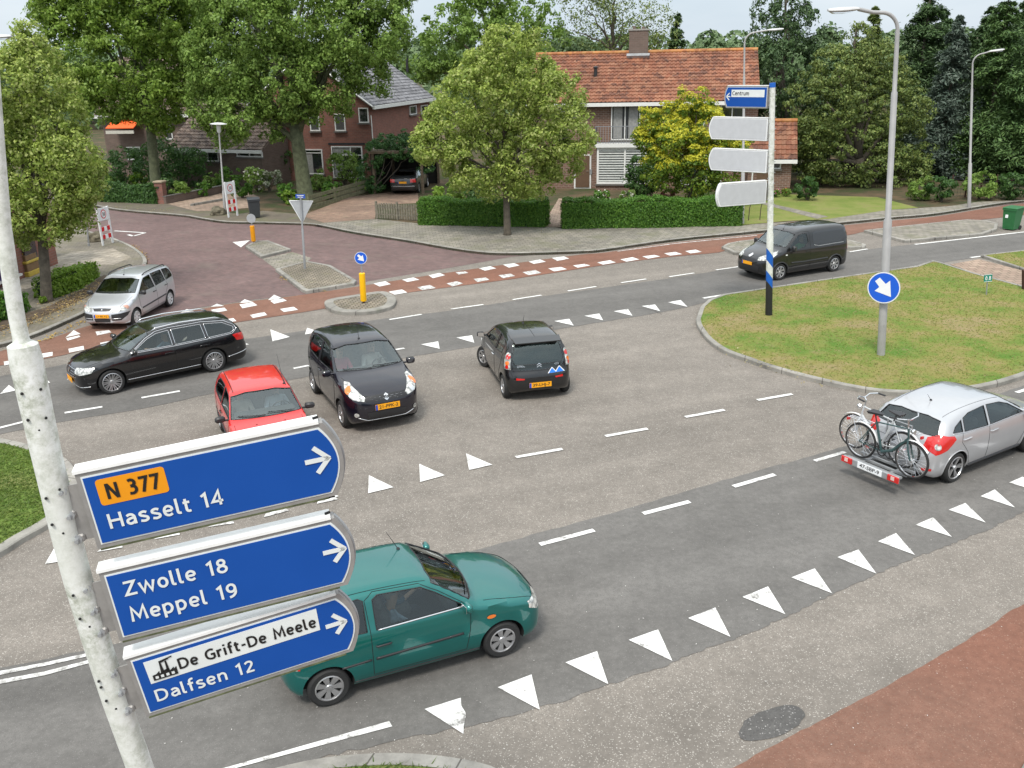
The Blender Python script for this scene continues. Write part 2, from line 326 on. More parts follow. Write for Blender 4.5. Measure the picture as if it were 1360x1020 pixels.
# asphalt repair patches
def ell(cx, cy, a, b, ang, n=24, jit=.06):
    c, s = math.cos(ang), math.sin(ang); o = []
    for k in range(n):
        q = 2 * PI * k / n; r = 1 + random.uniform(-jit, jit); x, y = a * math.cos(q) * r, b * math.sin(q) * r; o.append(G(cx + x * c - y * s, cy + x * s + y * c))
    return o
sheet('asphalt_patch', ell(1025, 961, 46, 19, -.32), .008, patch_asph)
ck = MB()
for L_ in ([(845, 410), (858, 411), (868, 413), (885, 411.5)], [(868, 413), (879, 418)]):
    P = rough_edge(W(L_), .015, .12)
    for p, q in zip(P[:-1], P[1:]): t = (q - p).normalized(); n_ = Vector((-t.y, t.x, 0)) * .006; ck.flat(at_z([p - n_, q - n_, q + n_, p + n_], .012))
struct(ck.build('road_cracks', M('crack', (.04, .037, .034), .95)))
# markings
mk = MB(); mw_ = MB(); ZM = .016
def mark(pts, m=None): (m or mk).flat(at_z(W(pts), ZM))
def dash(a, b, wd=.1, m=None):
    A, B = G(*a), G(*b); t = (B - A).normalized(); q = Vector((-t.y, t.x, 0)) * wd / 2
    (m or mk).flat(at_z([A - q, B - q, B + q, A + q], ZM))
for t in [((564, 943), (612, 928), (613, 939), (618, 947), (619, 952), (616, 965), (615.5, 976)), ((661, 914), (706, 897), (717, 944)), ((751, 881), (793, 866), (808, 910)), ((835, 851), (874, 837), (893, 879)), ((914, 822), (950, 808), (970, 847)), ((986, 794), (1020, 780), (1043, 817)), ((1051, 768), (1082, 756), (1105, 789)), ((1112, 741), (1140, 731), (1164, 763)), ((1166, 720), (1190, 709), (1215, 738)), ((1216, 698), (1239, 688), (1264, 714)), ((1260, 678), (1282, 669), (1309, 695)), ((1302, 660), (1321, 651), (1348, 675)), ((1340, 642), (1358, 634), (1385, 655)), ((1378, 624), (1395, 616), (1420, 636)),
          ((490, 632), (489, 656), (523, 648)), ((557, 617), (558, 641), (591, 632)), ((619, 603), (623, 625), (654, 618)), ((74, 726), (60, 750), (84, 746)), ((417, 643), (416, 668), (450, 660)),
          ((559, 458), (582, 454), (584, 464)), ((606, 449), (627, 446), (630, 456)), ((736, 427), (756, 424), (762, 433)), ((776, 420), (796, 417), (801, 426)), ((815, 414), (834, 411), (840, 420)), ((852, 407), (870, 405), (877, 414)), ((887, 402), (904, 399), (913, 408)), ((690, 435), (711, 432), (716, 441)),
          ((0, 524), (12, 512), (22, 519)), ((55, 510), (59, 502), (67, 509)), ((89, 505), (98, 497), (112, 500)), ((359, 438), (362, 454), (385, 448)), ((408, 436), (405, 445), (424, 441)), ((135, 494), (142, 486), (156, 490)), ((309, 462), (312, 452), (331, 458)),
          ((87, 449), (98, 439), (107, 444)), ((318, 403), (325, 398), (337, 402)), ((356, 399), (364, 392), (376, 397)), ((280, 408), (288, 404), (298, 407)), ((240, 416), (248, 411), (258, 414)), ((309, 322), (332, 319.5), (320, 329))]:
    mark(t)
for t in [((88, 450), (105, 446), (107, 448), (90, 453)), ((127, 441), (145, 439), (148, 442), (129, 446)), ((91, 464), (111, 460), (112, 465), (92, 469)), ((133, 456), (154, 452), (154, 456), (134, 460)), ((51, 471), (70, 468), (70, 473), (52, 477)), ((5, 481), (20, 478), (20, 483), (6, 486)),
          ((318, 405), (336, 402), (342, 406), (322, 410)), ((359, 400), (374, 396), (381, 400), (364, 404)), ((372, 411), (390, 408), (396, 412), (377, 415)), ((332, 419), (351, 415), (355, 419), (336, 423)), ((280, 412), (298, 409), (302, 413), (284, 416)), ((240, 419), (258, 416), (262, 420), (244, 423)), ((292, 426), (310, 423), (314, 427), (296, 430)), ((252, 433), (270, 430), (273, 434), (256, 438)), ((212, 440), (230, 437), (233, 442), (216, 445)), ((172, 448), (190, 445), (193, 449), (176, 453)), ((168, 433), (186, 430), (189, 434), (171, 438)),
          ((496, 377), (512, 374), (519, 378), (504, 381)), ((534, 372), (549, 369), (557, 372), (541, 375)), ((569, 366), (584, 363), (591, 366), (575, 370)), ((636, 357), (651, 354), (659, 357), (644, 360)), ((668, 352), (683, 350), (690, 353), (676, 356)), ((702, 348), (717, 345), (725, 348), (709, 351)), ((733, 343), (749, 341), (756, 344), (740, 347)),
          ((516, 388), (534, 385), (541, 389), (524, 392)), ((728, 357), (745, 355), (753, 358), (736, 361)), ((761, 353), (776, 351), (784, 353), (767, 356)), ((793, 349), (810, 346), (818, 349), (801, 352)), ((824, 345), (840, 342), (849, 345), (832, 348)), ((853, 341), (869, 339), (877, 341), (861, 344)), ((882, 337), (897, 335), (906, 338), (890, 340)), ((910, 334), (924, 332), (932, 335), (917, 337)),
          ((285, 1025), (300, 1025), (521, 966), (517, 959)), ((129, 734), (137, 728), (162, 724), (163, 728)), ((205, 717), (213, 712), (238, 707), (239, 711))]:
    mark(t)
for t in [((554, 382), (571, 379), (579, 383), (561, 386)), ((593, 377), (607, 374), (615, 377), (601, 381)), ((629, 371), (645, 369), (650, 372), (634, 375)), ((694, 362), (711, 359), (719, 363), (702, 366)), ((605, 362), (618, 361), (622, 363), (609, 365)), ((662, 366), (678, 364), (684, 367), (668, 370)),
          ((276, 701), (284, 697), (310, 692), (311, 696)), ((350, 688), (355, 680), (378, 675), (384, 679)), ((421, 670), (424, 662), (443, 658), (449, 664)), ((-60, 910), (-60, 904), (60, 881), (119, 868), (120, 872), (62, 885)), ((-60, 921), (-60, 915), (60, 893), (121, 877), (122, 881), (60, 898))]:
    mark(t, mw_)
for a, b in [((717, 724), (789, 705)), ((854, 683), (916, 667)), ((974, 647), (1029, 631)), ((685, 608), (747, 597)), ((804, 580), (860, 570)), ((910, 554.5), (962, 545)), ((1006, 532), (1052, 524)), ((86, 549), (136, 541)), ((188, 529), (239, 520)), ((290, 510), (330, 503)), ((390, 490), (410, 486)), ((519, 466), (537, 463)), ((517, 425), (560, 418)), ((599, 411), (642, 405)), ((681, 398.5), (719, 392.5)), ((754, 387), (792, 381)), ((825, 376), (858, 371)), ((889, 368), (922, 363)), ((951, 359), (985, 354)), ((1020, 350), (1050, 345.5)), ((-60, 584), (33, 560.5)), ((1128, 335), (1152, 331))]:
    dash(a, b, .11)
dash((1082, 613), (1122, 601), .1, mw_)
dash((1350, 522), (1400, 506), .11)
for P_ in ([(934, 396.5), (1016, 383.5), (1215, 354.5), (1232, 351.5)], [(1289, 342.5), (1360, 334.3), (1430, 327)], [(1215, 325), (1290, 316.5), (1360, 308.5), (1430, 300.5)]):
    for a, b in zip(P_[:-1], P_[1:]): dash(a, b, .14)
for P_ in ([(820, 334.2), (895, 324), (1005, 313)],):
    for a, b in zip(P_[:-1], P_[1:]): dash(a, b, .09, mw_)
for a, b in (((152, 307), (193, 309.5)), ((193, 309.5), (177, 314)), ((177, 314), (170, 312))): dash(a, b, .16)
struct(mk.build('road_markings', paint)); struct(mw_.build('road_markings', worn))
# raised islands
GRASS_AREAS = []
R_isl = W([(924, 428), (927, 438), (940, 455), (962, 470), (992, 481), (1020, 491), (1070, 505), (1132, 519), (1180, 525.5), (1230, 526), (1280, 522), (1320, 515), (1360, 503), (1420, 480), (1560, 446)]) 
R_isl = catmull(R_isl, 3) + W([(1560, 437), (1430, 402), (1360, 384), (1295, 366.5), (1252, 352.5), (1238, 349), (1215, 357), (1120, 370.5), (1030, 384), (960, 394.5), (940, 402), (930, 411)])
o_, t_ = raised('grass_verge', R_isl, .1, verge_g, kerb_m); GRASS_AREAS.append((t_, .8))
o_, t_ = raised('grass_verge', catmull(W([(-70, 574), (0, 587), (40, 596), (82, 610), (101, 628), (107, 650), (98, 676), (67, 701), (30, 722), (0, 741), (-70, 775)]), 3) + W([(-200, 800), (-200, 560)]), .1, lush_g, kerb_m, kw=.2); GRASS_AREAS.append((t_, 1))
o_, t_ = raised('grass_verge', catmull(W([(330, 1042), (370, 1028), (432, 1015), (500, 1009), (560, 1010), (622, 1018), (665, 1032), (700, 1068)]), 3) + W([(650, 1200), (350, 1200)]), .1, lush_g, kerb_m, kw=.2); GRASS_AREAS.append((t_, 1))
o_, t_ = raised('grass_verge', W([(1302, 342), (1360, 335.5), (1440, 327), (1620, 306), (1620, 420), (1575, 410), (1430, 377), (1360, 361)]), .1, verge_g, kerb_m, kw=.1); GRASS_AREAS.append((t_, .8))
raised('footpath', W([(1262, 353.5), (1300, 346.5), (1360, 362.5), (1430, 380), (1575, 413), (1575, 437), (1430, 400), (1360, 382.5), (1296, 366)]), .07, pink_tiles, kerb_m, kerb=False)
raised('traffic_island', catmull(W([(431, 406), (440, 401), (470, 396), (500, 391.5), (515, 392), (525, 398), (526, 405), (518, 412), (490, 418), (455, 418.5), (438, 414)]), 3, True), .11, cobble, kerb_m, kw=.3)
raised('traffic_island', W([(366, 361), (408, 350), (440, 356), (474, 376), (470, 380), (407, 390.5), (401, 388)]), .11, cobble, kerb_m, kw=.16)
raised('traffic_island', W([(326, 330), (340, 323), (357, 322.5), (387, 334), (347, 344)]), .11, tiles, kerb_m, kw=.16)
sheet('island_crossing', W([(348, 344), (388, 335), (414, 343), (405, 350), (368, 359)]), .012, tiles)
raised('traffic_island', W([(958, 331), (966, 326.5), (985, 323), (1050, 316.5), (1128, 322), (1150, 328), (1148, 331), (975, 339)]), .11, tiles, kerb_m, kw=.14)
raised('traffic_island', W([(1147, 309), (1210, 302), (1285, 294.5), (1310, 296), (1325, 300), (1324, 307), (1305, 313.5), (1202, 323)]), .11, tiles, kerb_m, kw=.14)
raised('traffic_island', W([(1354, 1030), (1362, 1016), (1420, 994), (1500, 1100), (1350, 1100)]), .1, cobble, kerb_m, kw=.2)
# pavements, drives, lawns on the far raised ground (0.10)
sheet('pavement', [p for p in KF[32:92]] + W([(1420, 262), (1360, 266), (1300, 268), (1260, 274), (1180, 279), (1100, 291), (1000, 298), (985, 300), (745, 303), (725, 300), (557, 297), (500, 291), (470, 288), (440, 293), (420, 299)], .1), .106, tiles)
sheet('verge_strip', KF[4:36] + W([(405, 285), (350, 280), (318, 284), (265, 278), (225, 271), (130, 262), (60, 255)], .1), .104, brick_road_soft)
sheet('driveway', W([(400, 287), (465, 262), (520, 255), (555, 255), (556, 270), (500, 272), (498, 291), (430, 296)], .1), .112, drive_brick)
sheet('driveway', W([(222, 271), (320, 252), (345, 262), (345, 275), (300, 279), (262, 281)], .1), .112, pink_tiles)
sheet('garden_path', W([(719, 302), (742, 264), (766, 264), (746, 302)], .1), .115, pink_tiles)
sheet('lawn', W([(985, 299), (988, 262), (1040, 258), (1165, 262), (1220, 276), (1180, 279), (1100, 291), (1040, 294)], .1), .109, lawn_g)
sheet('garden_path', W([(1000, 268), (1012, 268), (1100, 288), (1085, 291)], .1), .116, tiles)
sheet('terrace', W([(-60, 405), (0, 392), (60, 378), (110, 352), (150, 352), (175, 342), (150, 330), (95, 335), (0, 368), (-60, 385)], .1), .106, tiles_pale)
sheet('planting_strip', W([(-60, 440), (0, 425), (60, 409), (110, 385), (138, 365), (148, 368), (135, 385), (95, 405), (60, 420), (0, 440), (-60, 456)], .1), .108, soil)
def in_poly(P, x, y):
    c = False; n = len(P)
    for i in range(n):
        a, b = P[i], P[i - 1]
        if (a.y > y) != (b.y > y) and x < (b.x - a.x) * (y - a.y) / (b.y - a.y) + a.x: c = not c
    return c
# ================================================ vehicles
def text(s, name, size, mat, parent, mtx, ext=.002, off=0.0, align='CENTER', sx=1.0, sp=1.0, wid=None):
    c = bpy.data.curves.new('t', 'FONT'); c.body = s; c.size = size; c.extrude = ext; c.offset = off; c.align_x = align; c.align_y = 'CENTER'; c.space_character = sp; c.resolution_u = 3
    o = bpy.data.objects.new('t', c); COL.objects.link(o); bpy.context.view_layer.update()
    me = bpy.data.meshes.new_from_object(o.evaluated_get(bpy.context.evaluated_depsgraph_get())); me.name = name
    bpy.data.objects.remove(o); bpy.data.curves.remove(c)
    if wid:
        xs = [v.co.x for v in me.vertices]; sx = wid / max(1e-6, max(xs) - min(xs))
    me.transform(Matrix.Diagonal((sx, 1, 1, 1))); me.transform(mtx)
    me.materials.clear(); me.materials.append(mat)
    o = bpy.data.objects.new(name, me); COL.objects.link(o); o.parent = parent; return o
def frame(o, x, y):                        # matrix from origin, text direction, text up
    x = Vector(x).normalized(); y = Vector(y); y = (y - x * y.dot(x)).normalized(); z = x.cross(y)
    m = Matrix((x, y, z)).transposed().to_4x4(); m.translation = o; return m
def glass(name, tint, refl):
    m = bpy.data.materials.new(name); m.use_nodes = True; nt = m.node_tree; nt.nodes.clear(); _mc[name] = m
    o = nd(nt, 'ShaderNodeOutputMaterial'); t = nd(nt, 'ShaderNodeBsdfTransparent'); g = nd(nt, 'ShaderNodeBsdfGlossy'); mxs = nd(nt, 'ShaderNodeMixShader')
    t.inputs[0].default_value = (*tint, 1); g.inputs['Roughness'].default_value = .03; g.inputs[0].default_value = (.92, 1, 1, 1)
    fr = nd(nt, 'ShaderNodeFresnel'); fr.inputs[0].default_value = 1.55
    ad = nd(nt, 'ShaderNodeMath', operation='MULTIPLY_ADD'); ad.inputs[1].default_value = 1.3; ad.inputs[2].default_value = refl; ad.use_clamp = True
    nt.links.new(fr.outputs[0], ad.inputs[0]); nt.links.new(ad.outputs[0], mxs.inputs[0]); nt.links.new(t.outputs[0], mxs.inputs[1]); nt.links.new(g.outputs[0], mxs.inputs[2]); nt.links.new(mxs.outputs[0], o.inputs[0]); return m
car_glass = glass('car_glass', (.5, .57, .54), .02); ws_glass = glass('windscreen_glass', (.8, .88, .86), .06)
rubber = M('rubber', (.018, .018, .018), .75, var=.2); trim = M('black_trim', (.022, .022, .024), .45, var=.1); under = M('underbody', (.012, .012, .012), .9, var=0)
inner = M('car_interior', (.07, .07, .073), .85, var=.2); seatm = M('seat_cloth', (.13, .13, .14), .9, var=.25, vs=20); chrome = M('chrome', (.75, .75, .76), .12, 1, var=0)
alloy = M('alloy', (.5, .5, .51), .3, .8, var=.05); seam = M('panel_gap', (.008, .008, .008), .9, var=0)
amber = M('amber_lens', (.75, .18, .02), .15, var=0, coat=1); redl = M('red_lens', (.55, .012, .01), .15, var=0, coat=1); plate_y = M('plate_yellow', (.85, .36, .005), .5, var=.03); plate_b = M('plate_blue', (.01, .06, .42), .5, var=0); ink = M('plate_ink', (.01, .01, .01), .6, var=0); whitep = M('white_plastic', (.75, .75, .75), .4, var=.03)
def lampmat():
    m, nt, b = newmat('lamp_clear'); co = coords(nt); v = nd(nt, 'ShaderNodeTexVoronoi'); v.inputs['Scale'].default_value = 14; nt.links.new(co, v.inputs['Vector'])
    c = ramp(nt, v.outputs['Distance'], [(.1, (.85, .84, .78)), (.5, (.55, .55, .52)), (.75, (.25, .25, .24))]); nt.links.new(c, b.inputs['Base Color'])
    b.inputs['Metallic'].default_value = .35; b.inputs['Roughness'].default_value = .18; b.inputs['Coat Weight'].default_value = 1; bump(nt, b, v.outputs['Distance'], .6, .02); return m
lampc = lampmat()
def carpaint(name, col, metal=.0, rough=.35, coat=1):
    m = M(name, col, rough, metal, var=.03, vs=3, coat=coat); m.node_tree.nodes['Principled BSDF'].inputs['Coat IOR'].default_value = 1.55; m.node_tree.nodes['Principled BSDF'].inputs['Specular IOR Level'].default_value = .3; m.node_tree.nodes['Principled BSDF'].inputs['Coat Roughness'].default_value = .02; return m
def sdpoly(P, x, y):
    P = np.array(P, float); d = np.full(x.shape, 1e9); ins = np.zeros(x.shape, bool); n = len(P)
    for i in range(n):
        ax, ay = P[i]; bx, by = P[i - 1]; ex, ey = bx - ax, by - ay; wx, wy = x - ax, y - ay
        t = np.clip((wx * ex + wy * ey) / (ex * ex + ey * ey + 1e-12), 0, 1); d = np.minimum(d, (wx - ex * t) ** 2 + (wy - ey * t) ** 2)
        c = ((ay > y) != (by > y)); xi = ex * (y - ay) / (by - ay if abs(by - ay) > 1e-9 else 1e-9) + ax; ins ^= c & (x < xi)
    return np.where(ins, -np.sqrt(d), np.sqrt(d))
def smax(a, b, k):
    h = np.clip(.5 + .5 * (a - b) / k, 0, 1); return b + (a - b) * h + k * h * (1 - h)
def chaikin(P, it=2):
    for _ in range(it):
        Q = []
        for i in range(len(P)):
            a = P[i]; b = P[(i + 1) % len(P)]; Q += [(a[0] * .75 + b[0] * .25, a[1] * .75 + b[1] * .25), (a[0] * .25 + b[0] * .75, a[1] * .25 + b[1] * .75)]
        P = Q
    return P
class Car:
    def __init__(s, name, label, sp, group=None):
        s.sp = sp; s.root = thing(name, label, sp.get('cat', 'car'), group=group)
        s.side = chaikin(sp['side'], 2); fr = sp['front']; s.front = [(y, z) for y, z in fr] + [(-y, z) for y, z in fr[::-1]]
        pl = sp['plan']; s.plan = chaikin([(x, y) for x, y in pl] + [(x, -y) for x, y in pl[::-1]], 1)
        s.W = max(y for y, z in fr)
        s.x1 = max(p[0] for p in s.side); s.x0 = min(p[0] for p in s.side)
        V, F = s.capsule(s.implicit, sp.get('zc', .58), s.x0 + .55, s.x1 - .6, 96, 80)
        mats = [sp['paint'], under, inner]
        me = bpy.data.meshes.new('b'); me.from_pydata(V.tolist(), [], F); bm = bmesh.new(); bm.from_mesh(me); bmesh.ops.recalc_face_normals(bm, faces=bm.faces); s.bvh = BVHTree.FromBMesh(bm); bm.to_mesh(me); bm.free()
        for m in mats: me.materials.append(m)
        ob = bpy.data.objects.new('b', me); COL.objects.link(ob)
        if sp.get('lower'):       # unpainted lower cladding
            me.materials.append(trim)
            for p in me.polygons:
                c = p.center
                if any(a <= c.x <= b and c.z < z for a, b, z in sp['lower']): p.material_index = 3
        cut = MB()
        for sx in (-1, 1):
            for sy in (-1, 1):
                R = RX(PI / 2 * -sy); r = sp['wr'] + .05; d = .34
                cut.lathe([(0, 0), (r * .98, 0), (r, .02), (r + .012, d + .1), (0, d + .1)], (sx * sp['wb'] / 2, sy * (s.W - .26), sp['wr'] * .98), 40, R, 1)
        cuts = [s.solid(cut)]
        if not sp.get('opaque'):
            zb = sp['belt']; cav = lambda x, y, z: smax(smax(s.implicit(x, y, z) + .05, (zb - .44) - z, .03), smax(x - sp['cav'][1], sp['cav'][0] - x, .03), .03)
            V, F = s.capsule(cav, zb + .02, sp['cav'][0] + .3, sp['cav'][1] - .35, 40, 40)
            c2 = MB(); c2.add(V.tolist(), F, 2); cuts.append(s.solid(c2))
            c3 = MB()
            for P in sp['sidewin']:
                for sy in (-1, 1): c3.prism([(x, sy * .4, z) for x, z in P], (0, sy * .8, 0), 1)
            if 'ws' in sp: c3.prism([(sp['wsx'][0], y, z) for y, z in sp['ws']], (sp['wsx'][1] - sp['wsx'][0], 0, 0), 1)
            if 'rw' in sp: c3.prism([(sp['rwx'][0], y, z) for y, z in sp['rw']], (sp['rwx'][1] - sp['rwx'][0], 0, 0), 1)
            cuts.append(s.solid(c3))
        for att in range(4):
            ob.modifiers.clear()
            for i, c in enumerate(cuts):
                md = ob.modifiers.new('b', 'BOOLEAN'); md.operation = 'DIFFERENCE'; md.solver = 'EXACT'; md.use_self = (i == 2) != (att == 1); md.object = c; c.location = (.0013 * att, 0, .0017 * att)
            bpy.context.view_layer.update(); dg = bpy.context.evaluated_depsgraph_get()
            m2 = bpy.data.meshes.new_from_object(ob.evaluated_get(dg)); m2.name = 'body'
            zs = np.empty(len(m2.vertices) * 3); m2.vertices.foreach_get('co', zs); zs = zs.reshape(-1, 3)
            pz = sum(p.area for p in m2.polygons if p.material_index == 0)
            if len(zs) and zs[:, 2].min() < .3 and pz > sp.get('minarea', 12) and zs[:, 0].max() > s.x1 - .3: break
            print('RETRY', name, att, pz)
        for c in cuts: bpy.data.objects.remove(c)
        bpy.data.objects.remove(ob)
        m2.polygons.foreach_set('use_smooth', [True] * len(m2.polygons))
        try: m2.set_sharp_from_angle(angle=rad(40))
        except Exception: pass
        s.body = bpy.data.objects.new('body', m2); COL.objects.link(s.body); s.body.parent = s.root
        if not sp.get('opaque'):
            for P in sp['sidewin']:
                for sy in (-1, 1): s.decal('side_window', P, 'L' if sy > 0 else 'R', car_glass, -.006); s.ribbon('window_seal', P + [P[0]], 'L' if sy > 0 else 'R', .016, sp.get('sealm', trim), .003)
            if 'ws' in sp: s.decal('windscreen', sp['ws'], 'F', ws_glass, -.006, .12); s.ribbon('window_seal', sp['ws'] + [sp['ws'][0]], 'F', .02, trim, .003)
            if 'rw' in sp: s.decal('rear_window', sp['rw'], 'B', car_glass, -.006, .12); s.ribbon('window_seal', sp['rw'] + [sp['rw'][0]], 'B', .02, trim, .003)
            s.cabin()
        s.wheels()
    def solid(s, mb):
        o = mb.build('c', [under, under, under]); o.hide_render = True; return o
    def implicit(s, x, y, z):
        sp = s.sp; sh = sp.get('bow', .12)
        xs = x + sh * y * y * np.tanh(x * 1.5); zs = z + sp.get('crown', .07) * y * y
        a = sdpoly(s.side, xs, zs); b = sdpoly(s.front, y, z); c = sdpoly(s.plan, x, y)
        return smax(smax(a, b, sp.get('k', .09)), c, .1)
    def capsule(s, F, zc, xa, xb, nx, na):
        # stations of rays: half sphere - cylinder - half sphere
        O = []; D = []; nh = 14
        ths = np.linspace(0, 2 * PI, na, endpoint=False)
        rows = []
        for i in range(1, nh): q = PI / 2 * i / nh; rows.append((xa, -math.cos(q), math.sin(q)))
        for i in range(nx): rows.append((xa + (xb - xa) * i / (nx - 1), 0, 1))
        for i in range(nh - 1, 0, -1): q = PI / 2 * i / nh; rows.append((xb, math.cos(q), math.sin(q)))
        rows = [(xa, -1, 0)] + rows + [(xb, 1, 0)]
        for x, dx, dr in rows:
            if dr == 0: O.append([(x, 0, zc)]); D.append([(dx, 0, 0)])
            else: O.append([(x, 0, zc)] * na); D.append([(dx, dr * math.sin(t), dr * math.cos(t)) for t in ths])
        O = np.array([p for r in O for p in r], float); D = np.array([p for r in D for p in r], float)
        D[:, 2] *= 1.0; lo = np.zeros(len(O)); hi = np.full(len(O), 3.0)
        # first crossing by marching, then bisection
        t = np.full(len(O), 3.0); prev = np.zeros(len(O)); found = np.zeros(len(O), bool)
        for st in np.arange(.03, 3, .03):
            P = O + D * st; v = F(P[:, 0], P[:, 1], P[:, 2]); hit = (v > 0) & ~found; hi[hit] = st; lo[hit] = st - .03; found |= hit
            if found.all(): break
        for _ in range(14):
            m = (lo + hi) / 2; P = O + D * m[:, None]; v = F(P[:, 0], P[:, 1], P[:, 2]); hi = np.where(v > 0, m, hi); lo = np.where(v > 0, lo, m)
        V = O + D * hi[:, None]; R = len(rows) - 2; Fs = []
        for k in range(na): Fs.append((0, 1 + (k + 1) % na, 1 + k)); b = 1 + (R - 1) * na; Fs.append((b + k, b + (k + 1) % na, 1 + R * na))
        for i in range(R - 1):
            a = 1 + i * na
            for k in range(na): Fs.append((a + k, a + (k + 1) % na, a + na + (k + 1) % na, a + na + k))
        return V, Fs
    def dirs(s, side):
        if side == 'L': return Vector((0, -1, 0)), Vector((1, 0, 0)), Vector((0, 0, 1))
        if side == 'R': return Vector((0, 1, 0)), Vector((1, 0, 0)), Vector((0, 0, 1))
        if side == 'F': return Vector((-1, 0, 0)), Vector((0, 1, 0)), Vector((0, 0, 1))
        if side == 'B': return Vector((1, 0, 0)), Vector((0, 1, 0)), Vector((0, 0, 1))
        if side == 'T': return Vector((0, 0, -1)), Vector((1, 0, 0)), Vector((0, 1, 0))
        a = side; d = Vector((-math.cos(a), -math.sin(a), 0)); return d, Vector((-d.y, d.x, 0)), Vector((0, 0, 1))   # seen from yaw a
    def hit(s, p, side, off):
        d, u, v = s.dirs(side); q = u * p[0] + v * p[1] + (Vector((0, 0, 0)) if side != 'T' else Vector((0, 0, 0)))
        h, n, i, _ = s.bvh.ray_cast(q - d * 4, d)
        if h is None or n.dot(d) > -.02: h2, n2, i, _ = s.bvh.find_nearest(q - d * .9); h, n = h2, n2
        if n.dot(d) > 0: n = -n
        return h + n * off
    def decal(s, name, P, side, mat, off=.004, ml=.06, parent=None):
        bm = bmesh.new(); vs = [bm.verts.new((p[0], p[1], 0)) for p in P]; bm.faces.new(vs); bmesh.ops.triangulate(bm, faces=bm.faces)
        for _ in range(5):
            E = [e for e in bm.edges if e.calc_length() > ml]
            if not E: break
            bmesh.ops.subdivide_edges(bm, edges=E, cuts=1); bmesh.ops.triangulate(bm, faces=bm.faces)
        for v in bm.verts: v.co = s.hit((v.co.x, v.co.y), side, off)
        if off < 0:
            vi = [v for v in bm.verts if not v.is_boundary]
            for _ in range(25): bmesh.ops.smooth_vert(bm, verts=vi, factor=.5, use_axis_x=True, use_axis_y=True, use_axis_z=True)
        bm.normal_update(); d = s.dirs(side)[0]
        if sum(f.normal.dot(d) * f.calc_area() for f in bm.faces) > 0: bmesh.ops.reverse_faces(bm, faces=bm.faces)
        me = bpy.data.meshes.new(name); bm.to_mesh(me); bm.free(); me.materials.append(mat); me.polygons.foreach_set('use_smooth', [True] * len(me.polygons))
        o = bpy.data.objects.new(name, me); COL.objects.link(o); o.parent = parent or s.root; return o
    def ribpts(s, P, side, ml=.05):
        out = []
        for a, b in zip(P[:-1], P[1:]):
            n = max(1, int(math.hypot(b[0] - a[0], b[1] - a[1]) / ml)); out += [(a[0] + (b[0] - a[0]) * i / n, a[1] + (b[1] - a[1]) * i / n) for i in range(n)]
        return out + [P[-1]]
    def ribbon(s, name, P, side, wd, mat, off=.003, parent=None, mb=None):
        own = mb is None; mb = mb or MB(); Q = s.ribpts(P, side); pts = [s.hit(p, side, off * .2) for p in Q]
        mb.tube(pts, wd / 2, 5)
        if own: return mb.build(name, mat, parent or s.root, smooth=2)
    def seams(s, L_):
        mb = MB()
        for side, P in L_:
            for sd_ in (side if isinstance(side, tuple) else (side,)): s.ribbon('', P, sd_, .009, None, .001, mb=mb)
        mb.build('panel_gaps', seam, s.root)
    def wheels(s):
        sp = s.sp; r = sp['wr']; tw = sp.get('tw', .18); rr = r * sp.get('rim', .68); n = sp.get('spokes', 7)
        ty = MB().lathe([(rr, -tw / 2), (r - .03, -tw / 2), (r - .005, -tw / 2 + .025), (r, -tw / 4), (r, tw / 4), (r - .005, tw / 2 - .025), (r - .03, tw / 2), (rr, tw / 2 - .005)], n=36, closed=True)
        ri = MB().lathe([(rr + .004, -tw / 2 + .01), (rr + .004, tw / 2 - .004), (rr - .012, tw / 2 + .002), (rr - .022, tw / 2 - .02), (rr - .04, -.02), (.0, -.02)], n=36, mi=0)
        ri.m = [1 if i % 5 in (3, 4) else 0 for i in range(len(ri.m))]
        for k in range(n):
            q = 2 * PI * k / n; R = RZ(q)
            if sp.get('twin'):
                for e in (-.13, .13): R2 = RZ(q + e); ri.add([R2 @ Vector(v) for v in [(.03, -.012, tw / 2 - .035), (rr - .015, -.014, tw / 2 - .01), (rr - .015, .014, tw / 2 - .01), (.03, .012, tw / 2 - .035), (.03, -.012, tw / 2 - .06), (rr - .015, -.014, tw / 2 - .05), (rr - .015, .014, tw / 2 - .05), (.03, .012, tw / 2 - .06)]], [(0, 1, 2, 3), (0, 4, 5, 1), (2, 6, 7, 3), (4, 7, 6, 5)])
            else:
                w2 = rr * .75 * PI / n * sp.get('fat', .62); ri.add([R @ Vector(v) for v in [(.03, -.02, tw / 2 - .02), (rr - .012, -w2, tw / 2 - .006), (rr - .012, w2, tw / 2 - .006), (.03, .02, tw / 2 - .02), (.03, -.02, tw / 2 - .05), (rr - .012, -w2 * .9, tw / 2 - .04), (rr - .012, w2 * .9, tw / 2 - .04), (.03, .02, tw / 2 - .05)]], [(0, 1, 2, 3), (0, 4, 5, 1), (2, 6, 7, 3), (4, 7, 6, 5)])
        ri.lathe([(.0, tw / 2 - .004), (.04, tw / 2 - .006), (.055, tw / 2 - .03), (.05, tw / 2 - .06)], n=20)
        first = None
        for sx in (-1, 1):
            for sy in (-1, 1):
                loc = (sx * sp['wb'] / 2, sy * (s.W - tw / 2 - .035), r); st = sp.get('steer', 0) if sx > 0 else 0
                if first is None:
                    o = bpy.data.objects.new('wheel', None); COL.objects.link(o); o.empty_display_size = .1; first = o
                    ty.build('tyre', rubber, o, smooth=1); ri.build('rim', [sp.get('rimm', alloy), under], o, smooth=1)
                else: o = copy_tree(first)
                o.parent = s.root; o.location = loc; o.rotation_euler = (-PI / 2 * sy, 0, st)
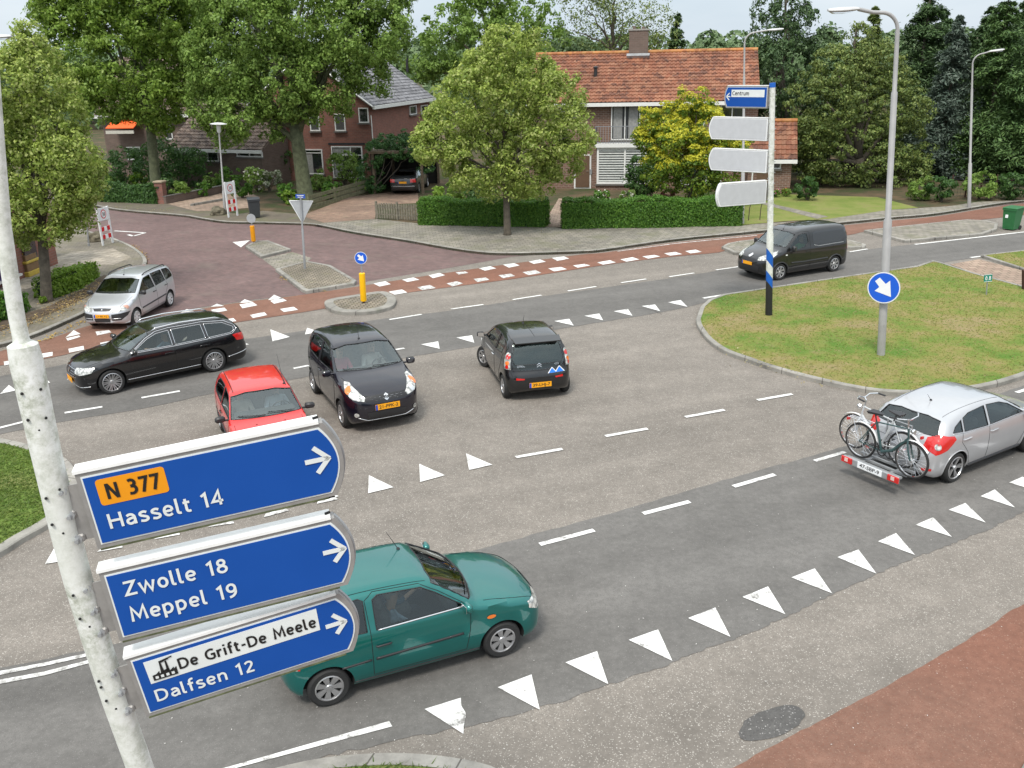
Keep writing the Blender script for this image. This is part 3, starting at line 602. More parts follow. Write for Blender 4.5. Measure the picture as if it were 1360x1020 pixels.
    def cabin(s):
        sp = s.sp; zb = sp['belt']; c0, c1 = sp['cav']; m = MB(); Wd = s.W
        def seat(x, y, w):
            m.box((x, y, zb - .42), (.5, w, .16), 1, None, .05); m.box((x - .27, y, zb - .14), (.13, w, .56), 1, RY(-.22), .05); m.box((x - .36, y, zb + .2), (.09, min(w, .24), .17), 1, RY(-.15), .03)
        xs = sp.get('seatx', .0)
        for y in (-.36, .36): seat(xs, y * Wd / .82, .46)
        if c0 < xs - 1.05: m.box((xs - .85, 0, zb - .38), (.45, 1.2, .16), 1, None, .05); m.box((xs - 1.12, 0, zb - .14), (.12, 1.2, .5), 1, RY(-.3), .05)
        m.box((c1 - .32, 0, zb - .02), (.42, 1.9 * Wd - .25, .14), 0, RY(-.05), .05)
        m.build('interior', [inner, seatm], s.root)
        R = RY(rad(-65)); sw = MB().lathe([(.185 + .014 * math.cos(q), .014 * math.sin(q)) for q in np.linspace(0, 2 * PI, 8, endpoint=False)], (xs + .46, .36, zb - .02), 28, R, closed=True)
        for q in (0, 2.1, 4.2): sw.tube([Vector((xs + .46, .36, zb - .02)), R @ Vector((.18 * math.cos(q), .18 * math.sin(q), 0)) + Vector((xs + .46, .36, zb - .02))], .016, 6)
        sw.build('steering_wheel', trim, s.root, smooth=1)
    def mirror(s, x, z, mat=None, sz=(.1, .2, .14), y=None):
        for sy in (-1, 1):
            h = s.hit((x, z), 'L' if sy > 0 else 'R', 0); m = MB(); m.box(h + Vector((0, sy * (.06 + sz[1] / 2), .03)), sz, 0, RZ(sy * -.15), min(sz) * .33)
            m.tube([h - Vector((0, sy * .02, 0)), h + Vector((0, sy * .12, .0))], .022, 6); o = m.build('door_mirror', mat or trim, s.root, smooth=1)
            MB().box(h + Vector((-sz[0] / 2 - .001, sy * (.06 + sz[1] / 2), .03)), (.004, sz[1] * .8, sz[2] * .75), 0, RZ(sy * -.15)).build('mirror_glass', chrome, o)
    def handle(s, x, z, mat=None, l=.2):
        for sy, sd_ in ((1, 'L'), (-1, 'R')):
            a = s.hit((x - l / 2, z), sd_, .02); b = s.hit((x + l / 2, z + .005), sd_, .02); MB().tube([s.hit((x - l / 2 - .02, z), sd_, 0), a, b, s.hit((x + l / 2 + .02, z), sd_, 0)], [.01, .014, .014, .01], 6).build('door_handle', mat or s.sp['paint'], s.root, smooth=1)
    def plate(s, side, z, txt, y=0, col=None, w=.52, tilt=0):
        sg = 1 if side == 'F' else -1; xe = max(sg * s.hit((y + k * .2, z + j * .04), side, .012).x for k in (-1, 0, 1) for j in (-1, 1)); x = sg * xe
        o = MB().box((x, y, z), (.014, w, .115), 0).build('number_plate', col or plate_y, s.root)
        M4 = frame((x + sg * .0085, y + sg * .02, z - .0), (0, sg, 0), (0, 0, 1))
        if txt: text(txt, 'plate_lettering', .098, ink, o, M4, .001, .0012, wid=w * .78)
        if not col: MB().box((x + sg * .006, y - sg * (w / 2 - .024), z), (.008, .044, .112), 0).build('plate_band', plate_b, o)
        return o
    def wiper(s, P1, P2, side='F'):
        m = MB(); a = [s.hit((P1[0] + (P2[0] - P1[0]) * t, P1[1] + (P2[1] - P1[1]) * t), side, .015) for t in (0, .33, .66, 1)]
        m.tube(a, .009, 5); m.build('wiper', trim, s.root)
    def antenna(s, x, y, l=.35, lean=-.5):
        h = s.hit((x, y), 'T', 0); MB().lathe([(0, .03), (.018, .022), (.028, 0)], h, 10).tube([h, h + Vector((lean * l, 0, l))], [.006, .003], 5).build('antenna', trim, s.root)
    def arches(s, mat, w=.05):
        sp = s.sp; m = MB()
        for sx in (-1, 1):
            for sd_ in 'LR':
                r = sp['wr'] + .062; MB().tube([s.hit((sx * sp['wb'] / 2 + r * math.cos(q), sp['wr'] * .98 + r * math.sin(q)), sd_, -.006) for q in np.linspace(-.25, PI + .25, 22)], w / 2, 6).build('arch_trim', mat, s.root, smooth=2)
        pass
    def place(s, rear, front, near, steer=0, out=.0):
        A, B = G(*rear), G(*front); d = (B - A); L_ = d.length; d.normalize(); sc = L_ / s.sp['wb']; sc = s.sp.get('fixscale') or min(1.06, max(.93, sc))
        lf = Vector((-d.y, d.x, 0)); mid = (A + B) / 2 + (lf * -(s.W - .05) * sc if near == 'L' else lf * (s.W - .05) * sc)
        s.set(mid, math.atan2(d.y, d.x), sc)
    def set(s, loc, rz, sc=1):
        s.root.location = (loc[0], loc[1], .006); s.root.rotation_euler = (0, 0, rz); s.root.scale = (sc,) * 3; s.sc = sc; print('CAR', s.root.name, [round(v, 2) for v in loc], round(math.degrees(rz), 1), 'scale', round(sc, 3))
def mirrorpts(P): return P + [(-y, z) for y, z in P[::-1]]
def disc(cx, cz, a, b, n=14, t=0): return [(cx + a * math.cos(2 * PI * k / n) * math.cos(t) - b * math.sin(2 * PI * k / n) * math.sin(t), cz + a * math.cos(2 * PI * k / n) * math.sin(t) + b * math.sin(2 * PI * k / n) * math.cos(t)) for k in range(n)]
def lamps(c, name, pts3, yaw, mat, off=.006, inner_=None):
    """lamp outline given by rough 3D points of the LEFT lamp; mirrored for the right one"""
    for sy in (1, -1):
        a = yaw * sy; d, u, v = c.dirs(a); P = [((Vector((x, y * sy, 0))).dot(u), z) for x, y, z in pts3]
        if sy < 0: P = P[::-1]
        o = c.decal(name, P, a, mat, off, .05); 
        if inner_:
            for cx, cy, cz, r_, m_ in inner_: q = Vector((cx, cy * sy, 0)).dot(u); c.decal('lamp_lens', disc(q, cz, r_, r_), a, m_, off + .006, .1, o)
        yield o
def LP(*a, **k): return list(lamps(*a, **k))

# ---------------------------------------------------------------- green hatchback (nearest)
def build_green():
    P = carpaint('green_paint', (.004, .145, .132), .55, .28)
    sp = dict(paint=P, wb=2.36, wr=.272, tw=.165, rim=.66, spokes=7, fat=.75, belt=.9, zc=.55, cav=(-1.5, .98), seatx=-.05,
        side=[(1.6, .2), (1.84, .26), (1.89, .45), (1.88, .6), (1.8, .74), (1.55, .85), (1.2, .925), (.92, .965), (.86, 1.0), (.3, 1.355), (.12, 1.41), (-.5, 1.44), (-1.0, 1.42), (-1.36, 1.35), (-1.47, 1.24), (-1.62, .93), (-1.66, .72), (-1.75, .62), (-1.77, .44), (-1.7, .26), (-1.5, .2)],
        front=[(.68, .14), (.76, .3), (.79, .5), (.785, .75), (.765, .88), (.72, .96), (.6, 1.3), (.54, 1.42), (.4, 1.7), (0, 1.9)],
        plan=[(1.97, 0), (1.93, .4), (1.78, .66), (1.45, .78), (.8, .81), (-.9, .81), (-1.4, .77), (-1.68, .66), (-1.8, .38), (-1.82, 0)],
        sidewin=[[(.66, .955), (.3, 1.2), (.12, 1.3), (-.45, 1.335), (-.52, 1.29), (-.52, .93)], [(-.64, .93), (-.64, 1.3), (-.7, 1.335), (-1.02, 1.31), (-1.2, 1.2), (-1.3, 1.0), (-1.24, .95)]],
        ws=mirrorpts([(.66, .99), (.56, 1.31), (.3, 1.345)]), wsx=(.98, .1), rw=mirrorpts([(.6, .98), (.52, 1.28), (.3, 1.32)]), rwx=(-2, -1.2), bow=.16, k=.07, crown=.08)
    c = Car('parked_car', 'dark green three-door hatchback driving past the blue direction signs', sp); c.root.name = 'hatchback_car'
    c.seams([(('L', 'R'), [(.74, .93), (.72, .6), (.66, .3), (-.6, .3), (-.6, .93), (-.62, 1.3), (-.5, 1.375), (.1, 1.345), (.34, 1.21), (.74, .93)]), ('F', [(-.66, .7), (.66, .7)]), ('T', [(.95, .66), (1.4, .66), (1.75, .58)]), ('T', [(.95, -.66), (1.4, -.66), (1.75, -.58)]), ('B', mirrorpts([(.62, .66), (.6, 1.34)])), ('T', [(-1.3, .52), (.2, .54)]), ('T', [(-1.3, -.52), (.2, -.54)])])
    for sd_ in 'LR': c.ribbon('rub_strip', [(-1.0, .52), (-.62, .54)], sd_, .03, trim); c.ribbon('rub_strip', [(-.56, .54), (.62, .57)], sd_, .035, trim); c.ribbon('sill_strip', [(-.85, .25), (.85, .25)], sd_, .02, trim); c.ribbon('window_trim', [(-.5, .925), (.64, .945)], sd_, .025, chrome)
    c.mirror(.66, .97, P, (.1, .17, .12)); c.handle(-.45, .72, trim, .16)
    LP(c, 'headlight', [(1.9, .36, .72), (1.85, .62, .73), (1.7, .75, .74), (1.66, .76, .66), (1.8, .7, .58), (1.92, .36, .59)], .45, lampc)
    LP(c, 'tail_light', [(-1.74, .6, .62), (-1.69, .6, .86), (-1.6, .77, .86), (-1.54, .77, .78), (-1.58, .79, .62)], PI - .75, redl)
    LP(c, 'reversing_light', [(-1.76, .6, .62), (-1.76, .6, .7), (-1.62, .79, .7), (-1.62, .79, .62)], PI - .75, lampc, off=.011)
    for sd_ in 'LR': c.decal('side_indicator', disc(1.02, .71, .065, .028, 12), sd_, amber, .01, .05)
    c.decal('grille', mirrorpts([(.3, .6), (.3, .69), (.1, .73)]), 'F', trim, .006); c.plate('F', .42, '', 0); c.plate('B', .78, '', 0)
    c.wiper((-.1, 1.0), (-.55, 1.02)); c.wiper((.45, 1.0), (.0, 1.03)); c.antenna(.1, .3, .3)
    c.place((440, 938), (668, 873), 'R'); return c
# ---------------------------------------------------------------- black supermini facing the camera
def build_splash():
    P = carpaint('black_violet_paint', (.006, .005, .011), 0, .25)
    sp = dict(paint=P, wb=2.36, wr=.29, tw=.175, rim=.66, spokes=7, belt=1.0, zc=.62, cav=(-1.45, 1.02), seatx=-.05,
        side=[(1.55, .2), (1.8, .24), (1.89, .4), (1.89, .62), (1.82, .8), (1.6, .95), (1.3, 1.04), (1.05, 1.1), (.98, 1.14), (.38, 1.47), (.15, 1.555), (-.35, 1.6), (-.9, 1.585), (-1.4, 1.52), (-1.58, 1.38), (-1.72, 1.05), (-1.78, .8), (-1.8, .5), (-1.74, .26), (-1.5, .2)],
        front=[(.7, .14), (.8, .3), (.84, .5), (.84, .78), (.82, .95), (.78, 1.04), (.66, 1.42), (.6, 1.55), (.4, 1.8), (0, 2)],
        plan=[(1.96, 0), (1.9, .45), (1.7, .72), (1.35, .83), (.6, .86), (-1.0, .86), (-1.5, .8), (-1.78, .6), (-1.87, .3), (-1.88, 0)],
        sidewin=[[(.78, 1.06), (.42, 1.3), (.2, 1.41), (-.3, 1.46), (-.36, 1.03)], [(-.44, 1.03), (-.38, 1.46), (-.95, 1.45), (-1.18, 1.38), (-1.3, 1.12), (-1.22, 1.06)]],
        ws=mirrorpts([(.72, 1.115), (.64, 1.44), (.35, 1.49)]), wsx=(1.1, .15), rw=mirrorpts([(.6, 1.1), (.54, 1.42), (.3, 1.45)]), rwx=(-2, -1.2), bow=.17, k=.08, crown=.09)
    c = Car('hatchback_car', 'black tall hatchback with large clear headlights coming towards the direction signs', sp)
    c.seams([(('L', 'R'), [(.88, 1.02), (.86, .6), (.74, .32), (-.42, .3), (-.4, 1.0)]), (('L', 'R'), [(-.42, .3), (-.8, .3), (-.95, .6), (-1.3, .8), (-1.36, 1.08)]), ('T', [(1.05, .7), (1.4, .62), (1.7, .52)]), ('T', [(1.05, -.7), (1.4, -.62), (1.7, -.52)]), ('F', mirrorpts([(.52, .79)])), ('T', [(-1.3, .56), (.25, .6)]), ('T', [(-1.3, -.56), (.25, -.6)])])
    c.mirror(.78, 1.05, P, (.1, .19, .14)); c.handle(-.25, .86, P); c.handle(-1.1, .87, P)
    LP(c, 'headlight', [(1.55, .74, .99), (1.42, .8, 1.0), (1.62, .82, .86), (1.8, .72, .74), (1.88, .5, .7), (1.86, .46, .76), (1.75, .6, .88)], .5, lampc, inner_=[(1.62, .76, .89, .06, amber), (1.78, .64, .8, .06, chrome)])
    LP(c, 'tail_light', [(-1.78, .7, .8), (-1.7, .7, 1.3), (-1.6, .7, 1.3), (-1.66, .8, .85)], PI - .6, redl)
    c.decal('grille', mirrorpts([(.44, .68), (.47, .78), (.2, .8)]), 'F', trim, .006); m = MB()
    for z in (.7, .73, .76): c.ribbon('', [(-.44, z), (.44, z)], 'F', .01, None, mb=m)
    m.build('grille_bar', chrome, c.root)
    for k in range(2):
        pts = [(-.05, .03), (.0, .065), (.05, .03), (.03, .02), (0, .035), (-.012, .022), (.05, -.012)] if not k else [(.05, -.03), (.0, -.065), (-.05, -.03), (-.03, -.02), (0, -.035), (.012, -.022), (-.05, .012)]
        c.decal('badge', [(-y, .745 + z) for y, z in pts], 'F', chrome, .018, .2)
    c.decal('lower_intake', mirrorpts([(.36, .3), (.42, .46), (.2, .48)]), 'F', trim, .006); c.ribbon('bumper_strip', mirrorpts([(.6, .36), (.4, .28)]), 'F', .022, chrome)
    for sy in (1, -1): c.decal('fog_lamp', disc(sy * .62, .42, .045, .045), 'F', lampc, .01)
    c.plate('F', .565, '21-PPK-2'); c.wiper((-.02, 1.12), (-.6, 1.14)); c.wiper((.6, 1.12), (.02, 1.15)); c.antenna(.15, 0, .3, -.3)
    for sd_ in 'LR': c.decal('side_indicator', disc(1.0, .86, .04, .025, 12), sd_, lampc, .01, .05)
    c.place((417, 522), (455, 567), 'R'); return c
# ---------------------------------------------------------------- small black car seen from behind
def build_c1():
    P = carpaint('black_grey_paint', (.006, .006, .007), 0, .25)
    sp = dict(paint=P, wb=2.34, wr=.275, tw=.16, rim=.62, spokes=6, belt=.93, zc=.58, cav=(-1.35, .95), seatx=0, steer=.45,
        side=[(1.5, .2), (1.72, .26), (1.77, .5), (1.72, .72), (1.5, .88), (1.1, .98), (.95, 1.02), (.4, 1.34), (.1, 1.43), (-.5, 1.465), (-1.0, 1.44), (-1.33, 1.38), (-1.42, 1.25), (-1.56, .9), (-1.58, .74), (-1.66, .62), (-1.67, .34), (-1.6, .22), (-1.3, .2)],
        front=[(.7, .14), (.78, .3), (.815, .5), (.81, .75), (.79, .88), (.75, .97), (.63, 1.3), (.57, 1.42), (.4, 1.7), (0, 1.9)],
        plan=[(1.85, 0), (1.8, .4), (1.6, .68), (1.2, .8), (.6, .83), (-1.0, .83), (-1.42, .79), (-1.66, .62), (-1.74, .36), (-1.75, 0)],
        sidewin=[[(.72, .97), (.35, 1.22), (.15, 1.31), (-.4, 1.34), (-.34, .96)], [(-.43, .97), (-.48, 1.34), (-.85, 1.31), (-1.02, 1.22), (-.95, 1.02)]],
        ws=mirrorpts([(.68, 1.03), (.58, 1.32), (.3, 1.365)]), wsx=(1.0, .1), rw=mirrorpts([(.56, .86), (.6, .98), (.53, 1.26), (.3, 1.3)]), rwx=(-2, -1.1), bow=.16, k=.08, crown=.09)
    c = Car('hatchback_car', 'small black hatchback seen from behind with a blue mountain sticker on its tailgate', sp)
    c.decal('tailgate_glass', mirrorpts([(.46, .745), (.58, .82), (.63, .97), (.56, 1.3)]), 'B', car_glass, .004); c.decal('tailgate_glass', mirrorpts([(.45, .75), (.55, .85)]), 'B', trim, .002)
    m = MB(); m.add([(-1.28, -.56, 1.435), (-1.28, .56, 1.435), (-1.52, .53, 1.37), (-1.52, -.53, 1.37), (-1.28, -.56, 1.40), (-1.28, .56, 1.40), (-1.52, .53, 1.35), (-1.52, -.53, 1.35)], [(0, 1, 2, 3), (4, 7, 6, 5), (3, 2, 6, 7), (0, 3, 7, 4), (1, 5, 6, 2)]); m.build('roof_spoiler', P, c.root)
    c.seams([(('L', 'R'), [(.82, .93), (.82, .6), (.72, .3), (-.38, .3), (-.38, .93)]), (('L', 'R'), [(-.38, .3), (-.75, .3), (-.9, .6), (-1.05, .8), (-1.08, 1.05)]), ('B', mirrorpts([(.62, .6), (.66, .72)])), ('T', [(-1.2, .54), (.2, .56)]), ('T', [(-1.2, -.54), (.2, -.56)]), ('T', [(-1.2, 0), (.1, 0)])])
    c.mirror(.7, .98, trim, (.1, .18, .13)); c.handle(-.28, .8, chrome, .12)
    LP(c, 'tail_light', [(-1.52, .66, .76), (-1.44, .66, 1.12), (-1.36, .68, 1.14), (-1.3, .74, 1.05), (-1.38, .79, .76)], PI - .75, lampc, inner_=[(-1.44, .72, 1.04, .055, redl), (-1.46, .74, .9, .05, amber), (-1.47, .75, .82, .045, redl)])
    LP(c, 'headlight', [(1.6, .5, .85), (1.4, .75, .88), (1.4, .78, .7), (1.66, .6, .62)], .5, lampc)
    c.decal('rear_reflector', [(.35, .56), (.55, .58), (.55, .53), (.37, .53)], 'B', redl, .008); c.decal('rear_reflector', [(-.35, .56), (-.55, .58), (-.55, .53), (-.37, .53)], 'B', redl, .008)
    for k in (0, .045):
        c.decal('badge', [(-.055, .8 + k), (0, .84 + k), (.055, .8 + k), (.055, .785 + k), (0, .82 + k), (-.055, .785 + k)], 'B', chrome, .012, .2)
    bl = M('sticker_blue', (.01, .16, .62), .4, var=0)
    for dy, s_ in ((-.48, 1), (-.3, .9)):
        pp = [(dy - .13 * s_, .64), (dy, .64 + .14 * s_), (dy + .13 * s_, .64)]; c.decal('sticker', [(y - .0, z) for y, z in pp], 'B', whitep, .008, .1); c.decal('sticker', [(dy - .1 * s_, .642), (dy, .64 + .115 * s_), (dy + .1 * s_, .642)], 'B', bl, .012, .1)
    for txt, yy, wd in (('CITROËN', .4, .22), ('C1', -.42, .09)):
        h = c.hit((yy, .83), 'B', .01); text(txt, 'lettering', .06, chrome, c.root, frame(h, (0, -1, 0), (.45, 0, 1)), .001, 0, wid=wd)
    c.plate('B', .4, '39-LHJ-7', 0); c.plate('F', .4, '', 0); c.antenna(-.1, 0, .22, -.6)
    A, B = G(665, 527), G(749, 520); d = (A - B).normalized(); f = Vector((d.y, -d.x, 0)); sc = 1.02   # left - right -> forward
    if f.y < 0: f = -f
    mid = (A + B) / 2 + f * sp['wb'] / 2 * sc; c.set(mid, math.atan2(f.y, f.x) + rad(3), sc); return c
# ---------------------------------------------------------------- black estate
def build_wagon():
    P = carpaint('deep_black_paint', (.005, .005, .006), 0, .22)
    sp = dict(paint=P, wb=2.71, wr=.325, tw=.2, rim=.74, spokes=10, twin=1, belt=.95, zc=.58, cav=(-2.0, .92), seatx=-.1, sealm=chrome,
        side=[(1.9, .2), (2.12, .24), (2.18, .42), (2.16, .62), (2.06, .76), (1.75, .88), (1.3, .96), (1.02, 1.0), (.95, 1.03), (.3, 1.38), (.05, 1.46), (-.6, 1.51), (-1.5, 1.475), (-1.98, 1.4), (-2.14, 1.28), (-2.36, .98), (-2.42, .78), (-2.47, .6), (-2.45, .34), (-2.36, .24), (-2.0, .2)],
        front=[(.76, .14), (.86, .3), (.905, .5), (.905, .75), (.88, .9), (.84, .99), (.69, 1.36), (.62, 1.48), (.4, 1.75), (0, 1.95)],
        plan=[(2.24, 0), (2.17, .5), (1.98, .78), (1.6, .89), (.6, .92), (-1.6, .92), (-2.15, .85), (-2.42, .66), (-2.54, .38), (-2.55, 0)],
        sidewin=[[(.72, 1.0), (.3, 1.25), (.05, 1.34), (-.28, 1.37), (-.3, .985)], [(-.38, .985), (-.36, 1.375), (-1.15, 1.37), (-1.2, 1.0)], [(-1.28, 1.0), (-1.24, 1.365), (-1.75, 1.31), (-2.02, 1.16), (-2.0, 1.06), (-1.9, 1.02)]],
        ws=mirrorpts([(.76, 1.03), (.65, 1.35), (.35, 1.4)]), wsx=(1.05, .05), rw=mirrorpts([(.66, 1.04), (.58, 1.32), (.3, 1.36)]), rwx=(-2.6, -1.8), bow=.15, k=.08, crown=.08)
    c = Car('estate_car', 'long glossy black estate car with chrome window line driving left', sp)
    c.seams([(('L', 'R'), [(.85, .97), (.85, .6), (.75, .3), (-.35, .3), (-.34, .97)]), (('L', 'R'), [(-.35, .3), (-1.0, .3), (-1.08, .6), (-1.3, .8), (-1.24, 1.0)]), ('T', [(1.0, .72), (1.6, .68), (2.1, .55)]), ('T', [(1.0, -.72), (1.6, -.68), (2.1, -.55)])])
    for sd_ in 'LR':
        c.ribbon('chrome_strip', [(.8, .97), (-.3, .955), (-1.2, .965), (-1.95, .99), (-2.1, 1.1), (-2.06, 1.2), (-1.8, 1.35), (-1.2, 1.42), (-.3, 1.425), (.06, 1.39), (.34, 1.27), (.8, .97)], sd_, .022, chrome); c.ribbon('sill_strip', [(-.98, .3), (.95, .3)], sd_, .022, chrome); c.ribbon('bumper_strip', [(-1.75, .36), (-2.2, .42), (-2.4, .44)], sd_, .022, chrome)
    for sy in (1, -1): a = [c.hit((x, sy * .6), 'T', o_) for x, o_ in ((-1.8, .005), (-1.6, .05), (-.6, .06), (.0, .05), (.12, .005))]; MB().tube(a, .017, 6).build('roof_rail', chrome, c.root, smooth=2)
    c.mirror(.72, 1.0, P, (.12, .2, .14)); c.handle(-.2, .8, P, .22); c.handle(-1.15, .82, P, .22)
    LP(c, 'headlight', [(2.2, .45, .74), (1.9, .8, .78), (1.8, .88, .78), (1.9, .88, .66), (2.2, .72, .6), (2.28, .45, .62)], .5, lampc)
    LP(c, 'tail_light', [(-2.4, .5, .8), (-2.36, .5, .95), (-2.1, .87, .97), (-1.98, .88, .95), (-2.1, .9, .78), (-2.3, .84, .76)], PI - .85, redl)
    c.decal('grille', mirrorpts([(.4, .5), (.44, .68), (.2, .7)]), 'F', trim, .006); m = MB()
    for z in (.52, .58, .64, .7): c.ribbon('', [(-.42, z), (.42, z)], 'F', .016, None, mb=m)
    c.ribbon('', mirrorpts([(.8, .3), (.5, .26)]), 'F', .02, None, mb=m)
    m.build('grille_bar', chrome, c.root); c.plate('F', .4, ''); c.plate('B', .5, ''); c.decal('badge', disc(0, .64, .06, .06), 'F', chrome, .02)
    c.place((287, 494), (152, 523.5), 'L'); return c
# ---------------------------------------------------------------- silver compact MPV
def build_mpv():
    P = carpaint('silver_paint', (.56, .57, .6), .55, .32)
    sp = dict(paint=P, wb=2.5, wr=.29, tw=.175, rim=.7, spokes=7, fat=.8, rimm=M('wheel_cover', (.62, .63, .64), .4, .3, var=.03), belt=.95, zc=.58, cav=(-1.72, 1.08), seatx=-.02,
        side=[(1.7, .2), (1.96, .25), (2.02, .42), (2.0, .6), (1.88, .76), (1.6, .9), (1.3, .985), (1.1, 1.03), (.4, 1.44), (.15, 1.5), (-.5, 1.53), (-1.4, 1.5), (-1.78, 1.44), (-1.9, 1.3), (-2.0, .95), (-2.02, .7), (-2.03, .4), (-1.95, .24), (-1.6, .2)],
        front=[(.7, .14), (.8, .3), (.845, .5), (.845, .78), (.82, .92), (.78, 1.0), (.68, 1.36), (.62, 1.5), (.4, 1.75), (0, 1.95)],
        plan=[(2.1, 0), (2.02, .45), (1.85, .7), (1.4, .83), (.6, .86), (-1.4, .86), (-1.8, .8), (-2.02, .62), (-2.1, .36), (-2.1, 0)],
        sidewin=[[(.86, 1.0), (.45, 1.26), (.22, 1.38), (-.22, 1.4), (-.26, .98)], [(-.36, .98), (-.32, 1.41), (-1.05, 1.39), (-1.1, 1.0)], [(-1.18, 1.0), (-1.14, 1.39), (-1.5, 1.36), (-1.62, 1.28), (-1.72, 1.06), (-1.65, 1.02)]],
        ws=mirrorpts([(.7, 1.05), (.63, 1.37), (.35, 1.42)]), wsx=(1.2, .1), rw=mirrorpts([(.66, 1.0), (.58, 1.36), (.3, 1.4)]), rwx=(-2.2, -1.6), bow=.16, k=.08, crown=.07)
    c = Car('people_carrier', 'silver compact people carrier with black roof rails leaving the brick street', sp)
    c.seams([(('L', 'R'), [(.95, .97), (.93, .6), (.8, .3), (-.32, .3), (-.3, .97)]), (('L', 'R'), [(-.32, .3), (-.85, .3), (-.98, .6), (-1.15, .8), (-1.14, .98)]), ('T', [(1.15, .7), (1.5, .66), (1.85, .5)]), ('T', [(1.15, -.7), (1.5, -.66), (1.85, -.5)])])
    for sd_ in 'LR': c.ribbon('rub_strip', [(-.95, .54), (.82, .5)], sd_, .05, trim)
    for sy in (1, -1): a = [c.hit((x, sy * .6), 'T', o_) for x, o_ in ((-1.55, .005), (-1.4, .055), (-.6, .065), (.0, .055), (.12, .005))]; MB().tube(a, .02, 6).build('roof_rail', trim, c.root, smooth=2)
    c.mirror(.85, 1.0, trim, (.11, .2, .14)); c.handle(-.15, .83, trim, .18); c.handle(-1.05, .85, trim, .18)
    LP(c, 'headlight', [(1.97, .36, .74), (1.85, .6, .78), (1.68, .76, .8), (1.64, .8, .74), (1.78, .8, .66), (2.0, .38, .62)], .5, lampc)
    LP(c, 'indicator_lamp', [(1.8, .68, .79), (1.68, .76, .8), (1.64, .8, .74), (1.76, .8, .67)], .5, M('clear_amber', (.55, .28, .2), .2, var=0, coat=1), off=.011)
    LP(c, 'tail_light', [(-2.0, .7, .8), (-1.92, .7, 1.3), (-1.85, .72, 1.3), (-1.9, .8, .85)], PI - .6, redl)
    c.decal('grille', mirrorpts([(.26, .66), (.32, .735), (.1, .745)]), 'F', trim, .006); c.decal('badge', [(0, .73), (.03, .69), (-.03, .69)], 'F', chrome, .014)
    c.decal('lower_intake', mirrorpts([(.25, .3), (.28, .42), (.1, .44)]), 'F', trim, .006)
    for sy in (1, -1): c.decal('bumper_insert', [(sy * y, z) for y, z in ((.32, .36), (.32, .56), (.78, .6), (.74, .48), (.6, .36))], 'F', trim, .006); c.ribbon('bumper_strip', [(sy * .34, .42), (sy * .6, .42)], 'F', .03, P)
    c.plate('F', .51, '', 0, w=.5); text('LV-BB-XZ', 'plate_lettering', .09, ink, c.root, frame((max(c.hit((k * .2, .51), 'F', .012).x for k in (-1, 0, 1)) + .0095, .02, .51), (0, 1, 0), (0, 0, 1)), .001, 0, wid=.38)
    c.plate('B', .7, ''); c.wiper((-.02, 1.07), (-.6, 1.08)); c.wiper((.6, 1.07), (.02, 1.09)); c.antenna(.2, 0, .25, -.5)
    c.place((226.5, 407.5), (185, 431.5), 'L'); return c
